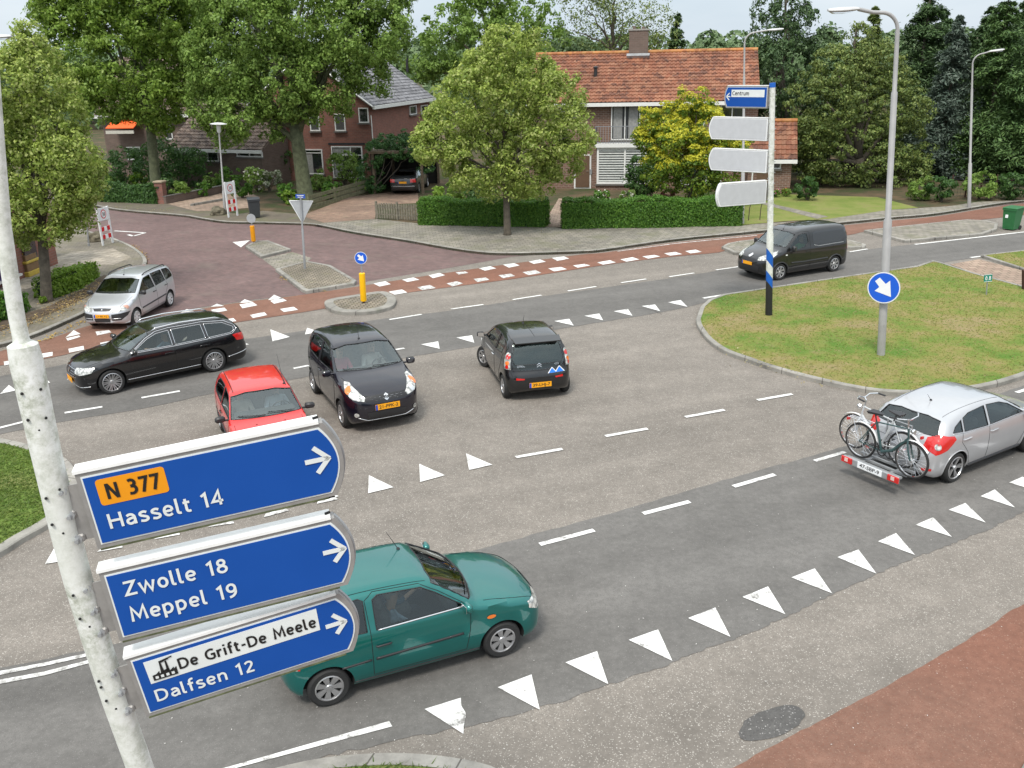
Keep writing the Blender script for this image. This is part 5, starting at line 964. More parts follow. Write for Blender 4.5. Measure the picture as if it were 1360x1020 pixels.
# --- far signpost with blank backs
def standing(base, top, z0=0.0):
    B = G(*base, z0); T = AT(*top, B.y); d = T - B; return B, d, d.length
def upright(name, label, cat, base, top, z0=0.0, group=None):
    B, d, l = standing(base, top, z0); o = thing(name, label, cat, group=group); q = d.normalized().to_track_quat('Z', 'Y').to_matrix()
    x = Vector((1, 0, 0)); z = d.normalized(); x = (x - z * x.dot(z)).normalized(); m = Matrix((x, z.cross(x), z)).transposed().to_4x4(); m.translation = B; o.matrix_world = m; return o, l
cp, cl = upright('signpost', 'black, blue and white banded signpost standing on the grass island', 'signpost', (1021, 418), (1026, 110), .1)
zz = lambda y: cl * (418 - y) / 308
stops = [(418, 0), (374.5, 0), (374.5, 1), (360, 1), (360, 2), (345, 2), (345, 1), (328, 1), (328, 2), (318, 2)]
mbp = MB(); R_ = .1; N_ = 20
def band(ya, yb, mi, r0=R_, r1=R_, sl=.0, sl2=0.0):
    vs = []; 
    for y_, s_, r in ((ya, sl, r0), (yb, sl2, r1)):
        for k in range(N_): q = 2 * PI * k / N_; vs.append((r * math.cos(q), r * math.sin(q), zz(y_) - s_ * math.cos(q)))
    mbp.add(vs, [(k, (k + 1) % N_, N_ + (k + 1) % N_, N_ + k) for k in range(N_)] + ([tuple(range(N_))] if ya == 418 else []), mi)
sl = .14
band(418, 375, 0, .105, .1, 0, sl); band(375, 361, 1, .1, .1, sl, sl); band(361, 346, 2, .1, .1, sl, sl); band(346, 330, 1, .1, .1, sl, sl); band(330, 305, 2, .1, .1, sl, 0); mbp.lathe([(.1, zz(305)), (.085, zz(303)), (.085, zz(255)), (.08, zz(255)), (.08, zz(115.5))], n=N_, mi=2); mbp.lathe([(.086, zz(115.5)), (.086, zz(110)), (0, zz(110))], n=N_, mi=1)
mbp.build('pole', [M('post_black', (.015, .015, .016), .5, var=.1), M('post_blue', (.004, .1, .45), .5, var=.1), dirty], cp, smooth=1)
mb = MB()
for k in range(26): mb.box((.085 * (1 if k % 2 else -1), -.03, zz(118 + k * 7)), (.05, .02, .02), 0)
mb.build('fixing_stud', galv, cp)
def far_board(label, yt, yb, xL, dyL, L_, H, blank):
    pole = cp.matrix_world @ Vector((-.11, 0, zz(yt)))
    # the free end: on the horizontal circle round the pole, where it meets the photo column xL; nearer or farther as the slope says
    best = None
    for k in range(-90, 91):
        a = rad(k); P = pole + Vector((-math.cos(a), math.sin(a), 0)) * L_; v = P - Vector((0, 0, CH)); f = v.dot(_f); px = 680 + FPX * v.dot(CX) / f; py = 510 - FPX * v.dot(CY) / f
        e = abs(px - xL) + 1.5 * abs((py - yt) - dyL)
        if best is None or e < best[0]: best = (e, a)
    a = best[1]; u = Vector((math.cos(a), -math.sin(a), 0)); m = Matrix((u, Vector((-u.y, u.x, 0)), Vector((0, 0, 1)))).transposed().to_4x4(); m.translation = pole
    o = make_board('direction_sign', label, m, L_, H, .13, -1, 'signs on the banded post', blank=blank); MB().box((.04, .06, -H / 2), (.1, .02, H * .8), 0).build('bracket', edge_g, o); return o
cs = far_board('blue and white Centrum sign, topmost on the banded post', 113.5, 140.6, 962.7, -2.5, 1.35, .6, False)
MB().prism([(x, -.012, z) for x, z in ((-1.12, -.1), (-.1, -.1), (-.1, -.3), (-1.12, -.3))], (0, .004, 0)).build('white_panel', white_s, cs); letters('Centrum', 'lettering', cs, -1.09, -.57, -.25, .11, black_s, -.016); arrow(cs, -1.28, -.29, .13, .17, white_s, side=-1, w=.03)
far_board('blank grey back of the sign just below the Centrum sign', 153.5, 181, 942, .8, 1.82, .62, True)
far_board('blank grey back of the third sign down the banded post', 194.7, 222.5, 942, 3.5, 1.82, .62, True)
far_board('blank grey back of the shortest, lowest sign on the banded post', 233.5, 262.4, 954, 7, 1.62, .64, True)
# --- round keep-right signs
def round_sign(parent, c, r, yaw, mat_f=blue_r, arrow_=True):
    R = RZ(yaw); o = MB().lathe([(0, 0), (r * .99, 0), (r, .012), (r, .02), (0, .02)], c, 40, R @ RX(PI / 2)).build('sign_disc', signback, parent, smooth=1)
    F = R @ Vector((0, -1, 0)); C = Vector(c) + F * .003
    MB().lathe([(0, .021), (r * .985, .021)], c, 40, R @ RX(PI / 2)).build('white_ring', white_r, o); MB().lathe([(0, .024), (r * .925, .024)], c, 40, R @ RX(PI / 2)).build('blue_face', mat_f, o)
    if arrow_:
        D = [(-.52, .44), (-.36, .6), (.02, .2), (.2, .42), (.48, -.54), (-.5, -.36), (-.26, -.18), (-.16, -.02)] if 1 else 0
        D = [(-.30, .62), (-.56, .36), (-.26, .02), (-.52, -.26), (.5, -.52), (.34, .5), (.1, .26)]
        MB().flat([Vector(c) + R @ Vector((x * r, -.028, z * r)) for x, z in D]).build('arrow', white_r, o)
    return o
def bollard(label, base, top, discy, z0, r, seen_back, matb):
    o, l = upright('bollard', label, 'bollard', base, top, z0, 'yellow bollards on the traffic islands')
    hb = l * .575; MB().lathe([(0, .06), (.095, .06), (.1, .08), (.1, hb), (.085, hb + .015), (0, hb + .015)], n=24).build('yellow_tube', matb, o, smooth=1); MB().lathe([(0, 0), (.03, 0), (.05, .06), (0, .06)], n=12).build('foot', M('rust', (.12, .05, .02), .9), o)
    MB().lathe([(.022, hb), (.022, l)], n=10).build('stem', galv, o, smooth=1); round_sign(o, (0, -.03, l - r), r, 0 if not seen_back else PI); return o
bollard('yellow bollard with round blue arrow sign on the small cobbled island', (483, 402), (479, 334), 0, .11, .205, False, yellow_b)
bollard('farther orange bollard at the tip of the long island, its disc seen from behind', (337, 322), (333, 284), 0, .11, .2, True, M('bollard_orange', (.75, .3, .0), .5))
# --- 30 zone gates
def zone_gate(label, L_, R_, topL, z0):
    B = G(*L_, z0); C = G(*R_, z0); T = AT(*topL, B.y); h = (T - B).length; w_ = (C - B); ln = w_.length; o = thing('speed_sign', label, 'speed sign', B, math.atan2(w_.y, w_.x), '30 zone gates beside the brick street')
    ln = min(.75, max(.5, ln)); h = min(h, 2.0)
    for x in (0, ln): MB().box((x, 0, h / 2), (.11, .06, h), 0, None, .01).build('post', post_w, o)
    MB().box((ln / 2, 0, h * .82), (ln - .11, .04, h * .33), 0).build('panel', post_w, o); r = min(ln * .3, h * .12)
    MB().lathe([(0, .024), (r, .024)], (ln / 2, 0, h * .82), 32, RX(PI / 2)).build('red_ring', red_s, o); MB().lathe([(0, .028), (r * .8, .028)], (ln / 2, 0, h * .82), 32, RX(PI / 2)).build('white_disc', white_r, o)
    letters('30', 'lettering', o, ln / 2 - r * .55, ln / 2 + r * .55, h * .82 - r * .4, r * .8, black_s, -.034)
    for z in (.43, .22):
        for k, m in ((0, red_s), (1, white_r), (2, red_s)): wq = (ln - .11) / 3; MB().box((.055 + wq * (k + .5), -.0, h * z), (wq - .002, .035, h * .11), 0).build('striped_plank', m, o)
    return o
zone_gate('white 30 zone gate with red and white planks by the left kerb and boulder', (137, 326.5), (151, 322), (131, 277), .1)
zone_gate('white 30 zone gate with red and white planks beside the grey lamp post', (304, 289), (315.5, 286.5), (302, 242), .1)
gp, l = upright('signpost', 'thin grey bare post left of the 30 zone gate', 'post', (118, 327), (113, 270), .1); MB().lathe([(.035, 0), (.035, l), (0, l)], n=12).build('pole', galv, gp, smooth=1); MB().lathe([(.05, 0), (.05, .12), (.036, .13)], n=12).build('collar', galv, gp)
# --- give-way sign seen from behind with street name plate
yp, l = upright('give_way_sign', 'grey back of a give-way triangle with small blue name plate, on the paved island', 'road sign', (405, 357), (399, 260), .1)
MB().lathe([(.045, 0), (.045, l * .55), (.035, l * .56), (.035, l)], n=14).build('pole', galv, yp, smooth=1)
zt = l * .93; hs = .84; wv = .9; P = [(-wv / 2, .05, zt), (wv / 2, .05, zt), (0, .05, zt - hs)]
MB().prism(P, (0, .02, 0)).build('triangle_back', signback, yp); mb = MB(); mb.tube([Vector(p) + Vector((0, 0, 0)) for p in P + [P[0]]], .016, 6); mb.build('folded_rim', white_r, yp)
pl = MB().box((0, -.02, l * .98 + .04), (.36, .012, .15), 0).build('street_name_plate', M('plate_sky_blue', (.02, .08, .4), .4), yp)
for k, (a, b_) in enumerate(((-.03, .26), (.035, .2))): MB().box((0, -.028, l * .98 + .04 - a), (b_, .004, .022), 0).build('plate_lettering', white_r, pl)
# --- street lamps
def lamp_head(parent, p, d, s=1.0, mat=None):
    d = Vector(d).normalized(); sd_ = Vector((-d.y, d.x, 0)); mb = MB(); sec = [(0, .04, .035, 0), (.1, .075, .06, -.005), (.35, .12, .075, -.02), (.62, .11, .065, -.02), (.74, .05, .035, -.01)]
    vs = []; n = 12
    for x, w_, h, dz in sec:
        for k in range(n):
            q = 2 * PI * k / n; zc = math.sin(q); vs.append(Vector(p) + d * x * s + sd_ * math.cos(q) * w_ * s + Vector((0, 0, (zc * h if zc > 0 else zc * h * .5) + dz)) * s)
    fs = [(i * n + k, i * n + (k + 1) % n, (i + 1) * n + (k + 1) % n, (i + 1) * n + k) for i in range(len(sec) - 1) for k in range(n)] + [tuple(range(n)), tuple(4 * n + k for k in range(n))]
    mb.add(vs, fs); h = mb.build('lamp_head', mat or M('lamp_head_grey', (.5, .5, .5), .5, var=.05), parent, smooth=1)
    mb = MB(); vs = []
    for x, w_, zz_ in ((.16, .06, -.045), (.35, .1, -.085), (.6, .09, -.08), (.7, .04, -.04)):
        for e in (-1, 1): vs.append(Vector(p) + d * x * s + sd_ * e * w_ * s + Vector((0, 0, zz_ * s)))
    mb.add(vs, [(0, 1, 3, 2), (2, 3, 5, 4), (4, 5, 7, 6)]); mb.build('lamp_glass', M('lamp_lens_plastic', (.6, .62, .6), .2, var=0), h)
lamp_m = M('lamp_post_paint', (.36, .355, .35), .55, .25, var=.12, vs=2)
def street_lamp(label, base, top, z0, armdir, arm, r0, r1, step=None, s=1.0, rise=.12, mat=lamp_m):
    o, l = upright('street_lamp', label, 'street lamp', base, top, z0, 'street lamps along the roads'); mb = MB()
    z1 = l * (step or .33); mb.lathe([(r0, 0), (r0, z1), (r1, z1 + .04), (r1, l * .78), (r1 * .72, l * .785), (r1 * .7, l - .45)], n=18); mb.lathe([(0, .55), (.012, .55), (.012, .5)], (0, -r0, .3), 6); mb.build('pole', mat, o, smooth=1)
    a = Vector((armdir[0], armdir[1], 0)).normalized(); P = [(0, 0, l - .46)]
    for k in range(1, 8): q = PI / 2 * k / 8; P.append(Vector((0, 0, l - .46)) + a * .42 * (1 - math.cos(q)) + Vector((0, 0, .42 * math.sin(q))))
    P.append(Vector((0, 0, l - .02)) + a * .6); P.append(Vector((0, 0, l - .02 + rise)) + a * arm); MB().tube(P, r1 * .62, 10).build('arm', mat, o, smooth=1)
    lamp_head(o, Vector((0, 0, l - .02 + rise)) + a * (arm - .03), a + Vector((0, 0, rise * .5)), s); return o
kl = street_lamp('tall grey street lamp on the grass island carrying a round blue arrow sign', (1170, 471), (1193.5, 12), .1, (-1, -.05), .95, .1, .072, .42, 1.0, .1)
rs = thing('road_sign', 'large round blue keep-right sign strapped to the tall lamp post', 'road sign'); c_ = AT(1174, 382, G(1170, 471, .1).y - .15); rs.location = c_
round_sign(rs, (0, 0, 0), .405, rad(-38)); mb = MB()
for z in (-.2, .2): mb.lathe([(.115, z - .02), (.12, z - .02), (.12, z + .02), (.115, z + .02)], (.02, .16, 0), 18)
mb.build('clamp', galv, rs)
street_lamp('thin grey street lamp in front of the dark spruces at the right', (1287, 276), (1292, 72), .1, (1, -.1), .75, .085, .055, .3, .95, .03)
street_lamp('grey street lamp rising behind the banded signpost', (986, 297), (989, 43), .1, (1, -.1), 1.0, .085, .055, .3, .95, .03)
# lamp whose head just reaches into the picture at the left edge
lB = G(-75, 470, .1); o = thing('street_lamp', 'pale street lamp head poking in at the left edge of the picture', 'street lamp', lB, 0, 'street lamps along the roads'); T = AT(-60, 44, lB.y) - lB; MB().lathe([(.09, 0), (.09, 3), (.06, 3.05), (.05, T.z - .3)], n=16).build('pole', lamp_m, o, smooth=1); e = AT(-12, 49, lB.y) - lB
MB().tube([(0, 0, T.z - .32), (.08, 0, T.z - .05), (.3, 0, T.z + .02), e - Vector((.1, 0, 0))], .03, 8).build('arm', lamp_m, o, smooth=1); lamp_head(o, e - Vector((.15, 0, 0)), (1, 0, .02), .9)
# classic post-top lamp
pt, l = upright('street_lamp', 'post-top street lamp with flat round hood behind the second 30 zone gate', 'street lamp', (299, 284), (290, 163), .1, 'street lamps along the roads')
MB().lathe([(.07, 0), (.07, 1.2), (.045, 1.25), (.04, l - .5)], n=16).build('pole', lamp_m, pt, smooth=1); MB().lathe([(.06, l - .52), (.1, l - .45), (.12, l - .12), (.0, l - .1)], n=20).build('lamp_glass', M('lamp_lens_plastic', (.6, .62, .6), .2, var=0), pt, smooth=1); MB().lathe([(.0, l + .02), (.2, l), (.43, l - .05), (.43, l - .07), (.14, l - .1), (0, l - .1)], n=28).build('hood', post_w, pt, smooth=1)
# --- hectometre sign, marker post, barrier hoop
hm, l = upright('distance_marker', 'small green distance marker on a thin post in the grass island', 'sign', (1310, 391.5), (1312, 364), .1)
MB().lathe([(.02, 0), (.02, l * .7), (0, l * .7)], n=8).build('post', galv, hm); hp = MB().box((0, -.03, l * .82), (.26, .015, .24), 0).build('plate', M('marker_green', (.0, .2, .15), .4), hm); letters('0.8', 'lettering', hp, -.09, .09, l * .82 - .065, .13, white_r, -.04)
for q in ((0, .113, .25, .012), (0, -.113, .25, .012)): MB().box((0, -.04, l * .82 + q[1]), (q[2], .004, q[3]), 0).build('plate_edge', white_r, hp)
bp, l = upright('marker_post', 'dark brown wooden post at the right edge beside the pale footpath', 'post', (1361, 384), (1361, 358), .1); MB().box((0, 0, l / 2), (.14, .14, l), 0, None, .015).build('post', M('dark_wood', (.06, .025, .018), .8, var=.3), bp)
hb = thing('barrier_hoop', 'two thin bent posts holding a white board on the lawn', 'barrier'); B = G(994, 293, .1); C = G(1009, 292, .1); hb.location = B; w_ = C - B
for k in (0, 1): MB().tube([w_ * k, w_ * k + Vector((0.02, 0, .6)), w_ * k + Vector((.12, 0, 1.05))], .02, 6).build('post', M('rusty_post', (.06, .045, .035), .8), hb, smooth=1)
MB().box(w_ / 2 + Vector((.12, 0, 1.12)), (w_.length + .15, .04, .14), 0).build('board', post_w, hb)
# --- wheelie bins
def bin_(label, base, col, z0, rz, h=1.05):
    o = thing('wheelie_bin', label, 'bin', G(*base, z0), rz, 'wheelie bins at the kerbs'); m = M('bin_' + label.split()[0], col, .5, var=.1); b1, b2, d1, d2 = .24, .29, .26, .34
    MB().add([(-b1, -d1, .05), (b1, -d1, .05), (b1, d1, .05), (-b1, d1, .05), (-b2, -d2, h * .9), (b2, -d2, h * .9), (b2, d2, h * .9), (-b2, d2, h * .9)], [(0, 3, 2, 1), (4, 5, 6, 7), (0, 1, 5, 4), (1, 2, 6, 5), (2, 3, 7, 6), (3, 0, 4, 7)]).box((0, -d2, h * .87), (b2 * 2 + .05, .05, .06), 0).build('body', m, o)
    MB().box((0, 0, h * .935), (b2 * 2 + .06, d2 * 2 + .05, .07), 0, RX(.03), .025).box((0, d2 + .06, h * .93), (.4, .04, .04), 0).build('lid', m, o)
    for s_ in (-1, 1): MB().lathe([(0, -.025), (.1, -.025), (.1, .025), (0, .025)], (s_ * (b1 + .02), d1 + .02, .1), 18, RY(PI / 2)).build('wheel', rubber, o)
    return o
b1_ = bin_('green wheelie bin with a white sticker standing beside the right-hand road', (1342, 305), (.02, .13, .04), 0, rad(-55)); MB().box((-.1, -.32, .62), (.12, .01, .14), 0, RX(-.09)).build('sticker', white_r, b1_)
bin_('dark grey wheelie bin beside the second 30 zone gate', (339, 289), (.035, .04, .045), .1, rad(20))
# --- boulders
def boulder(label, p, r, sd_):
    rg = random.Random(sd_); bm = bmesh.new(); bmesh.ops.create_icosphere(bm, subdivisions=3, radius=r)
    from mathutils import noise as mn
    for v in bm.verts: n = mn.noise(v.co * 1.6 / r + Vector((sd_, 0, 0))) * .35 + mn.noise(v.co * 4 / r) * .12; v.co *= 1 + n; v.co.z = max(v.co.z * .8, -r * .3)
    me = bpy.data.meshes.new('boulder'); bm.to_mesh(me); bm.free(); me.materials.append(M('rock', (.13, .115, .08), .95, var=.5, vs=5, bp=.5)); o = bpy.data.objects.new('boulder', me); COL.objects.link(o); o.location = p + Vector((0, 0, r * .3)); tag(o, label, 'boulder', 'boulders by the 30 zone gates'); return o
boulder('brown boulder just behind the left 30 zone gate', G(127, 320, .1), .38, 3); boulder('brown boulder left of the second 30 zone gate', G(290, 285, .1), .42, 9)
# ================================================ people in the cars
skin_m = M('skin', (.55, .33, .24), .6, var=.06); hair_m = [M('grey_hair', (.3, .29, .27), .8), M('brown_hair', (.08, .05, .03), .8)]
def person(label, car, x, y, shirt, hair=0, arms='wheel', tilt=0):
    sp = car.sp; o = thing('person', label, 'person', group='people in the cars'); zb = sp['belt'] - .47
    J = {'pel': (-.16, 0, 0), 'ab': (-.2, 0, .18), 'ch': (-.22, 0, .38), 'nk': (-.2, 0, .52), 'hd0': (-.17, 0, .6), 'hd1': (-.165, 0, .72), 'hd2': (-.17, 0, .8)}
    for s_, n in ((1, 'l'), (-1, 'r')):
        J['sh' + n] = (-.21, s_ * .17, .45); J['hp' + n] = (-.1, s_ * .1, -.02); J['kn' + n] = (.3, s_ * .14, .06); J['an' + n] = (.5, s_ * .12, -.28); J['to' + n] = (.62, s_ * .13, -.33)
        if arms == 'wheel': J['el' + n] = (.02, s_ * .26, .26); J['wr' + n] = (.25, s_ * .17, .34); J['hn' + n] = (.32, s_ * .15, .37)
        else: J['el' + n] = (-.06, s_ * .24, .2); J['wr' + n] = (.13, s_ * .1, .1); J['hn' + n] = (.2, s_ * .06, .1)
    E = [('pel', 'ab'), ('ab', 'ch'), ('ch', 'nk'), ('nk', 'hd0'), ('hd0', 'hd1'), ('hd1', 'hd2')] + [e for n in 'lr' for e in (('ch', 'sh' + n), ('sh' + n, 'el' + n), ('el' + n, 'wr' + n), ('wr' + n, 'hn' + n), ('pel', 'hp' + n), ('hp' + n, 'kn' + n), ('kn' + n, 'an' + n), ('an' + n, 'to' + n))]
    R = {'pel': .14, 'ab': .13, 'ch': .15, 'nk': .055, 'hd0': .075, 'hd1': .095, 'hd2': .07, 'sh': .065, 'el': .042, 'wr': .028, 'hn': .03, 'hp': .09, 'kn': .06, 'an': .04, 'to': .04}
    ks = list(J); me = bpy.data.meshes.new('s'); me.from_pydata([J[k] for k in ks], [(ks.index(a), ks.index(b)) for a, b in E], []); ob = bpy.data.objects.new('s', me); COL.objects.link(ob)
    md = ob.modifiers.new('s', 'SKIN'); 
    if not me.skin_vertices: 
        bm = bmesh.new(); bm.from_mesh(me); bm.verts.layers.skin.verify(); bm.to_mesh(me); bm.free()
    for i, k in enumerate(ks): r = R.get(k, R.get(k[:2], .05)); me.skin_vertices[0].data[i].radius = (r, r); me.skin_vertices[0].data[i].use_root = (k == 'pel')
    ob.modifiers.new('d', 'SUBSURF').levels = 2; bpy.context.view_layer.update(); m2 = bpy.data.meshes.new_from_object(ob.evaluated_get(bpy.context.evaluated_depsgraph_get())); bpy.data.objects.remove(ob)
    m2.name = 'body'; m2.materials.clear(); [m2.materials.append(m) for m in (skin_m, shirt, M('trousers', (.03, .035, .06), .9))]
    for p in m2.polygons: c = p.center; p.use_smooth = True; p.material_index = 0 if (c.z > .52 or (c.x > .12 and c.z > .09 and c.z > .22) or (c.x > .14 and abs(c.y) < .12 and c.z > .08 and arms != 'wheel')) else (1 if c.z > .06 and c.x < .2 else 2)
    b = bpy.data.objects.new('body', m2); COL.objects.link(b); b.parent = o
    mb = MB()
    for s_ in (-1, 1):
        hx, hy, hz = J['hn' + ('l' if s_ > 0 else 'r')]
        for k in range(4): mb.tube([(hx, hy + (k - 1.5) * .017, hz), (hx + .05, hy + (k - 1.5) * .018, hz - .005), (hx + .07 - .008 * abs(k - 1.4), hy + (k - 1.5) * .018, hz - .035)], [.009, .0085, .007], 6)
        mb.tube([(hx - .01, hy - s_ * .03, hz), (hx + .03, hy - s_ * .05, hz - .01)], [.01, .008], 6)
    mb.lathe([(0, .026), (.012, .01), (.015, 0)], (-.08, 0, .69), 8, RY(PI / 2)); mb.build('hands_and_nose', skin_m, b, smooth=1)
    mb = MB(); [mb.lathe([(0, .008), (.009, .003), (.011, 0)], (-.078, s_ * .033, .72), 8, RY(PI / 2)) for s_ in (-1, 1)]; mb.box((-.076, 0, .65), (.006, .045, .008), 0); mb.build('eyes_and_mouth', under, b)
    bm = bmesh.new(); bmesh.ops.create_uvsphere(bm, u_segments=16, v_segments=10, radius=.112); bmesh.ops.delete(bm, geom=[v for v in bm.verts if v.co.z < -.02 and v.co.x > -.02 or v.co.z < -.09 or (v.co.x > .07 and v.co.z < .03)], context='VERTS'); me = bpy.data.meshes.new('hair'); bm.to_mesh(me); bm.free(); me.materials.append(hair_m[hair]); h = bpy.data.objects.new('hair', me); COL.objects.link(h); h.parent = o; h.location = (-.175, 0, .745); h.scale = (1, .88, 1)
    r = car.root; bpy.context.view_layer.update(); m = Matrix.LocRotScale(r.location, r.rotation_euler, r.scale) @ Matrix.Translation((x, y, zb)); o.matrix_world = m; return o
C_ = cars; lb = M('light_blue_shirt', (.35, .45, .6), .85); pk = M('pink_shirt', (.6, .09, .16), .85); wh = M('white_shirt', (.6, .58, .56), .85); gr = M('grey_shirt', (.2, .2, .2), .85); gn = M('green_shirt', (.03, .3, .06), .85); dk = M('dark_blue_shirt', (.04, .1, .16), .85)
person('passenger in a pink top inside the black tall hatchback', C_['splash'], -.03, -.36, pk, 1, 'lap'); person('driver in white holding the wheel of the black tall hatchback', C_['splash'], -.03, .36, wh, 0)
person('driver in a pale grey shirt behind the windscreen of the red hatchback', C_['red'], -.03, .36, M('pale_grey_shirt', (.55, .6, .68), .85), 0); person('passenger in a cream top beside the driver of the red hatchback', C_['red'], -.03, -.36, M('cream_top', (.6, .52, .45), .85), 1, 'lap')
person('driver in a light blue shirt seen through the side window of the black estate', C_['wagon'], -.08, .38, lb, 0); person('driver in dark blue at the wheel of the green hatchback', C_['green'], -.03, .34, dk, 1); person('passenger in a light blue shirt in the near seat of the green hatchback', C_['green'], -.03, -.34, lb, 0, 'lap')
person('driver in a bright green top inside the dark grey van', C_['van'], .14, .4, gn, 1); person('driver of the silver people carrier in a tan top', C_['mpv'], 0, .37, M('tan_top', (.45, .36, .24), .85), 0); person('driver in dark clothing inside the silver hatchback with bicycles', C_['focus'], -.08, .4, gr, 1); person('driver in grey inside the small black hatchback with the mountain sticker', C_['c1'], .02, .35, gr, 0)
# ================================================ bicycles on the carrier
fr = C_['focus'].root
bpy.context.view_layer.update(); FM = Matrix.LocRotScale(fr.location, fr.rotation_euler, (1, 1, 1))
bc = thing('bike_carrier', 'towbar bike carrier with red lamps and white plate behind the silver hatchback', 'bike carrier'); bc.matrix_world = FM @ Matrix.Translation((-1.88, -.03, .36))
mb = MB(); 
for x in (-.12, -.28, -.5, -.66): mb.box((x, 0, .0), (.05, 1.15, .04), 0)
for y in (-.3, .3): mb.box((-.35, y, -.03), (.75, .05, .04), 0)
mb.box((.1, 0, -.05), (.5, .08, .06), 0); mb.build('platform', galv, bc); MB().tube([(-.05, -.25, 0), (-.05, -.25, .75), (-.05, .25, .75), (-.05, .25, 0)], .018, 8).build('upright_frame', galv, bc, smooth=1)
lb_ = MB().box((-.75, 0, -.02), (.06, 1.2, .15), 0, None, .02).build('light_bar', galv, bc); MB().box((-.785, 0, -.01), (.012, .52, .12), 0).build('number_plate', white_r, bc)
text('47-SBP-9', 'plate_lettering', .1, ink, bc, frame((-.7925, 0, -.01), (0, -1, 0), (0, 0, 1)), .001, .001, wid=.42)
for s_ in (-1, 1): q = MB().box((-.79, s_ * .5, -.01), (.03, .24, .12), 0, None, .01).build('lamp_cluster', redl, bc); MB().box((-.807, s_ * .5, .0), (.008, .07, .07), 0).build('indicator', M('pale_lens', (.7, .5, .45), .3), q)
def bicycle(label, fcol, fork='grey'):
    o = thing('bicycle', label, 'bicycle', group='bicycles on the carrier'); fm = M('bike_frame_' + label.split()[0], fcol, .35, .2, var=.05, coat=.5); r = .335
    for k, x in enumerate((-.53, .55)):
        w_ = bpy.data.objects.new('wheel', None); COL.objects.link(w_); w_.parent = o; w_.location = (x, 0, r); w_.empty_display_size = .1
        circ = [(0.022 * math.cos(q), .022 * math.sin(q)) for q in np.linspace(0, 2 * PI, 8, endpoint=False)]
        MB().lathe([(r - .017 + a, b) for a, b in circ], n=36, R=RX(PI / 2), closed=True).build('tyre', rubber, w_, smooth=1); MB().lathe([(r - .045, -.012), (r - .03, -.012), (r - .03, .012), (r - .045, .012)], n=36, R=RX(PI / 2), closed=True).build('rim', chrome, w_)
        mb = MB(); [mb.tube([(.02 * math.cos(q + .5), .02 * (-1) ** i, .02 * math.sin(q + .5)), ((r - .04) * math.cos(q), 0, (r - .04) * math.sin(q))], .0022, 4, cap=False) for i, q in enumerate(np.linspace(0, 2 * PI, 22, endpoint=False))]; mb.tube([(0, -.05, 0), (0, .05, 0)], .024, 10); mb.build('spokes', chrome, w_)
        mb = MB(); a0, a1 = (.3, 2.7) if k == 0 else (.7, 3.1); arc = [(x + (r + .03) * math.cos(q), 0, r + (r + .03) * math.sin(q)) for q in np.linspace(a0, a1, 18)]
        vs = []; [vs.extend([(p[0], -.028, p[2]), (p[0] + (p[0] - x) * .02, 0, p[2] + (p[2] - r) * .02), (p[0], .028, p[2])]) for p in arc]; mb.add(vs, [f for i in range(17) for f in ((3 * i, 3 * i + 1, 3 * i + 4, 3 * i + 3), (3 * i + 1, 3 * i + 2, 3 * i + 5, 3 * i + 4))]); mb.build('mudguard', whitep, o, fixn=False)
    bb, st, ht, hb_ = (-.07, 0, .28), (-.25, 0, .8), (.4, 0, .88), (.43, 0, .7)
    MB().tube([bb, st], .024, 8).tube([bb, (.15, 0, .38), hb_], .03, 8).tube([st, ht], .014, 8).tube([ht, hb_], .02, 8).tube([bb, (-.53, .05, r)], .01, 6).tube([bb, (-.53, -.05, r)], .01, 6).tube([st, (-.53, .05, r)], .009, 6).tube([st, (-.53, -.05, r)], .009, 6).build('frame', fm, o, smooth=1)
    for s_ in (-1, 1): MB().tube([hb_, (.45, s_ * .045, .62), (.5, s_ * .05, .45), (.55, s_ * .05, r)], .018, 6).build('fork_blade', fm, o, smooth=1)
    MB().tube([ht, (.375, 0, 1.02), (.42, 0, 1.06)], .014, 8).tube([(.42, 0, 1.06), (.44, .16, 1.1), (.36, .28, 1.11), (.22, .3, 1.1)], .012, 8).tube([(.42, 0, 1.06), (.44, -.16, 1.1), (.36, -.28, 1.11), (.22, -.3, 1.1)], .012, 8).build('handlebar', chrome, o, smooth=1)
    for s_ in (-1, 1): MB().tube([(.34, s_ * .284, 1.11), (.2, s_ * .302, 1.1)], .017, 8).build('grip', trim, o)
    MB().add([(-.42, -.1, .98), (-.42, .1, .98), (-.3, .09, .99), (-.12, .02, .985), (-.12, -.02, .985), (-.3, -.09, .99), (-.4, -.07, .93), (-.4, .07, .93), (-.3, .05, .94), (-.14, .01, .95), (-.14, -.01, .95), (-.3, -.05, .94)], [(0, 1, 2, 5), (5, 2, 3, 4), (6, 11, 8, 7), (11, 10, 9, 8), (0, 6, 7, 1), (1, 7, 8, 2), (2, 8, 9, 3), (3, 9, 10, 4), (4, 10, 11, 5), (5, 11, 6, 0)]).tube([(-.3, 0, .95), st], .013, 8).build('saddle', trim, o, smooth=1)
    mb = MB(); [mb.tube([(-.32, y, .74), (-.82, y, .74)], .007, 5) for y in (-.06, 0, .06)]; [mb.tube([(-.7, y, .74), (-.53, y, r)], .006, 5) for y in (-.06, .06)]; [mb.tube([(x, -.06, .74), (x, .06, .74)], .006, 5) for x in (-.4, -.6, -.8)]; mb.build('luggage_rack', chrome, o)
    MB().lathe([(0, .03), (.04, .03), (.05, 0), (.03, -.04), (0, -.05)], (.5, 0, .86), 14, RY(PI / 2)).build('headlamp', chrome, o, smooth=1); MB().box((-.85, 0, .68), (.03, .07, .05), 0).build('rear_reflector', redl, o)
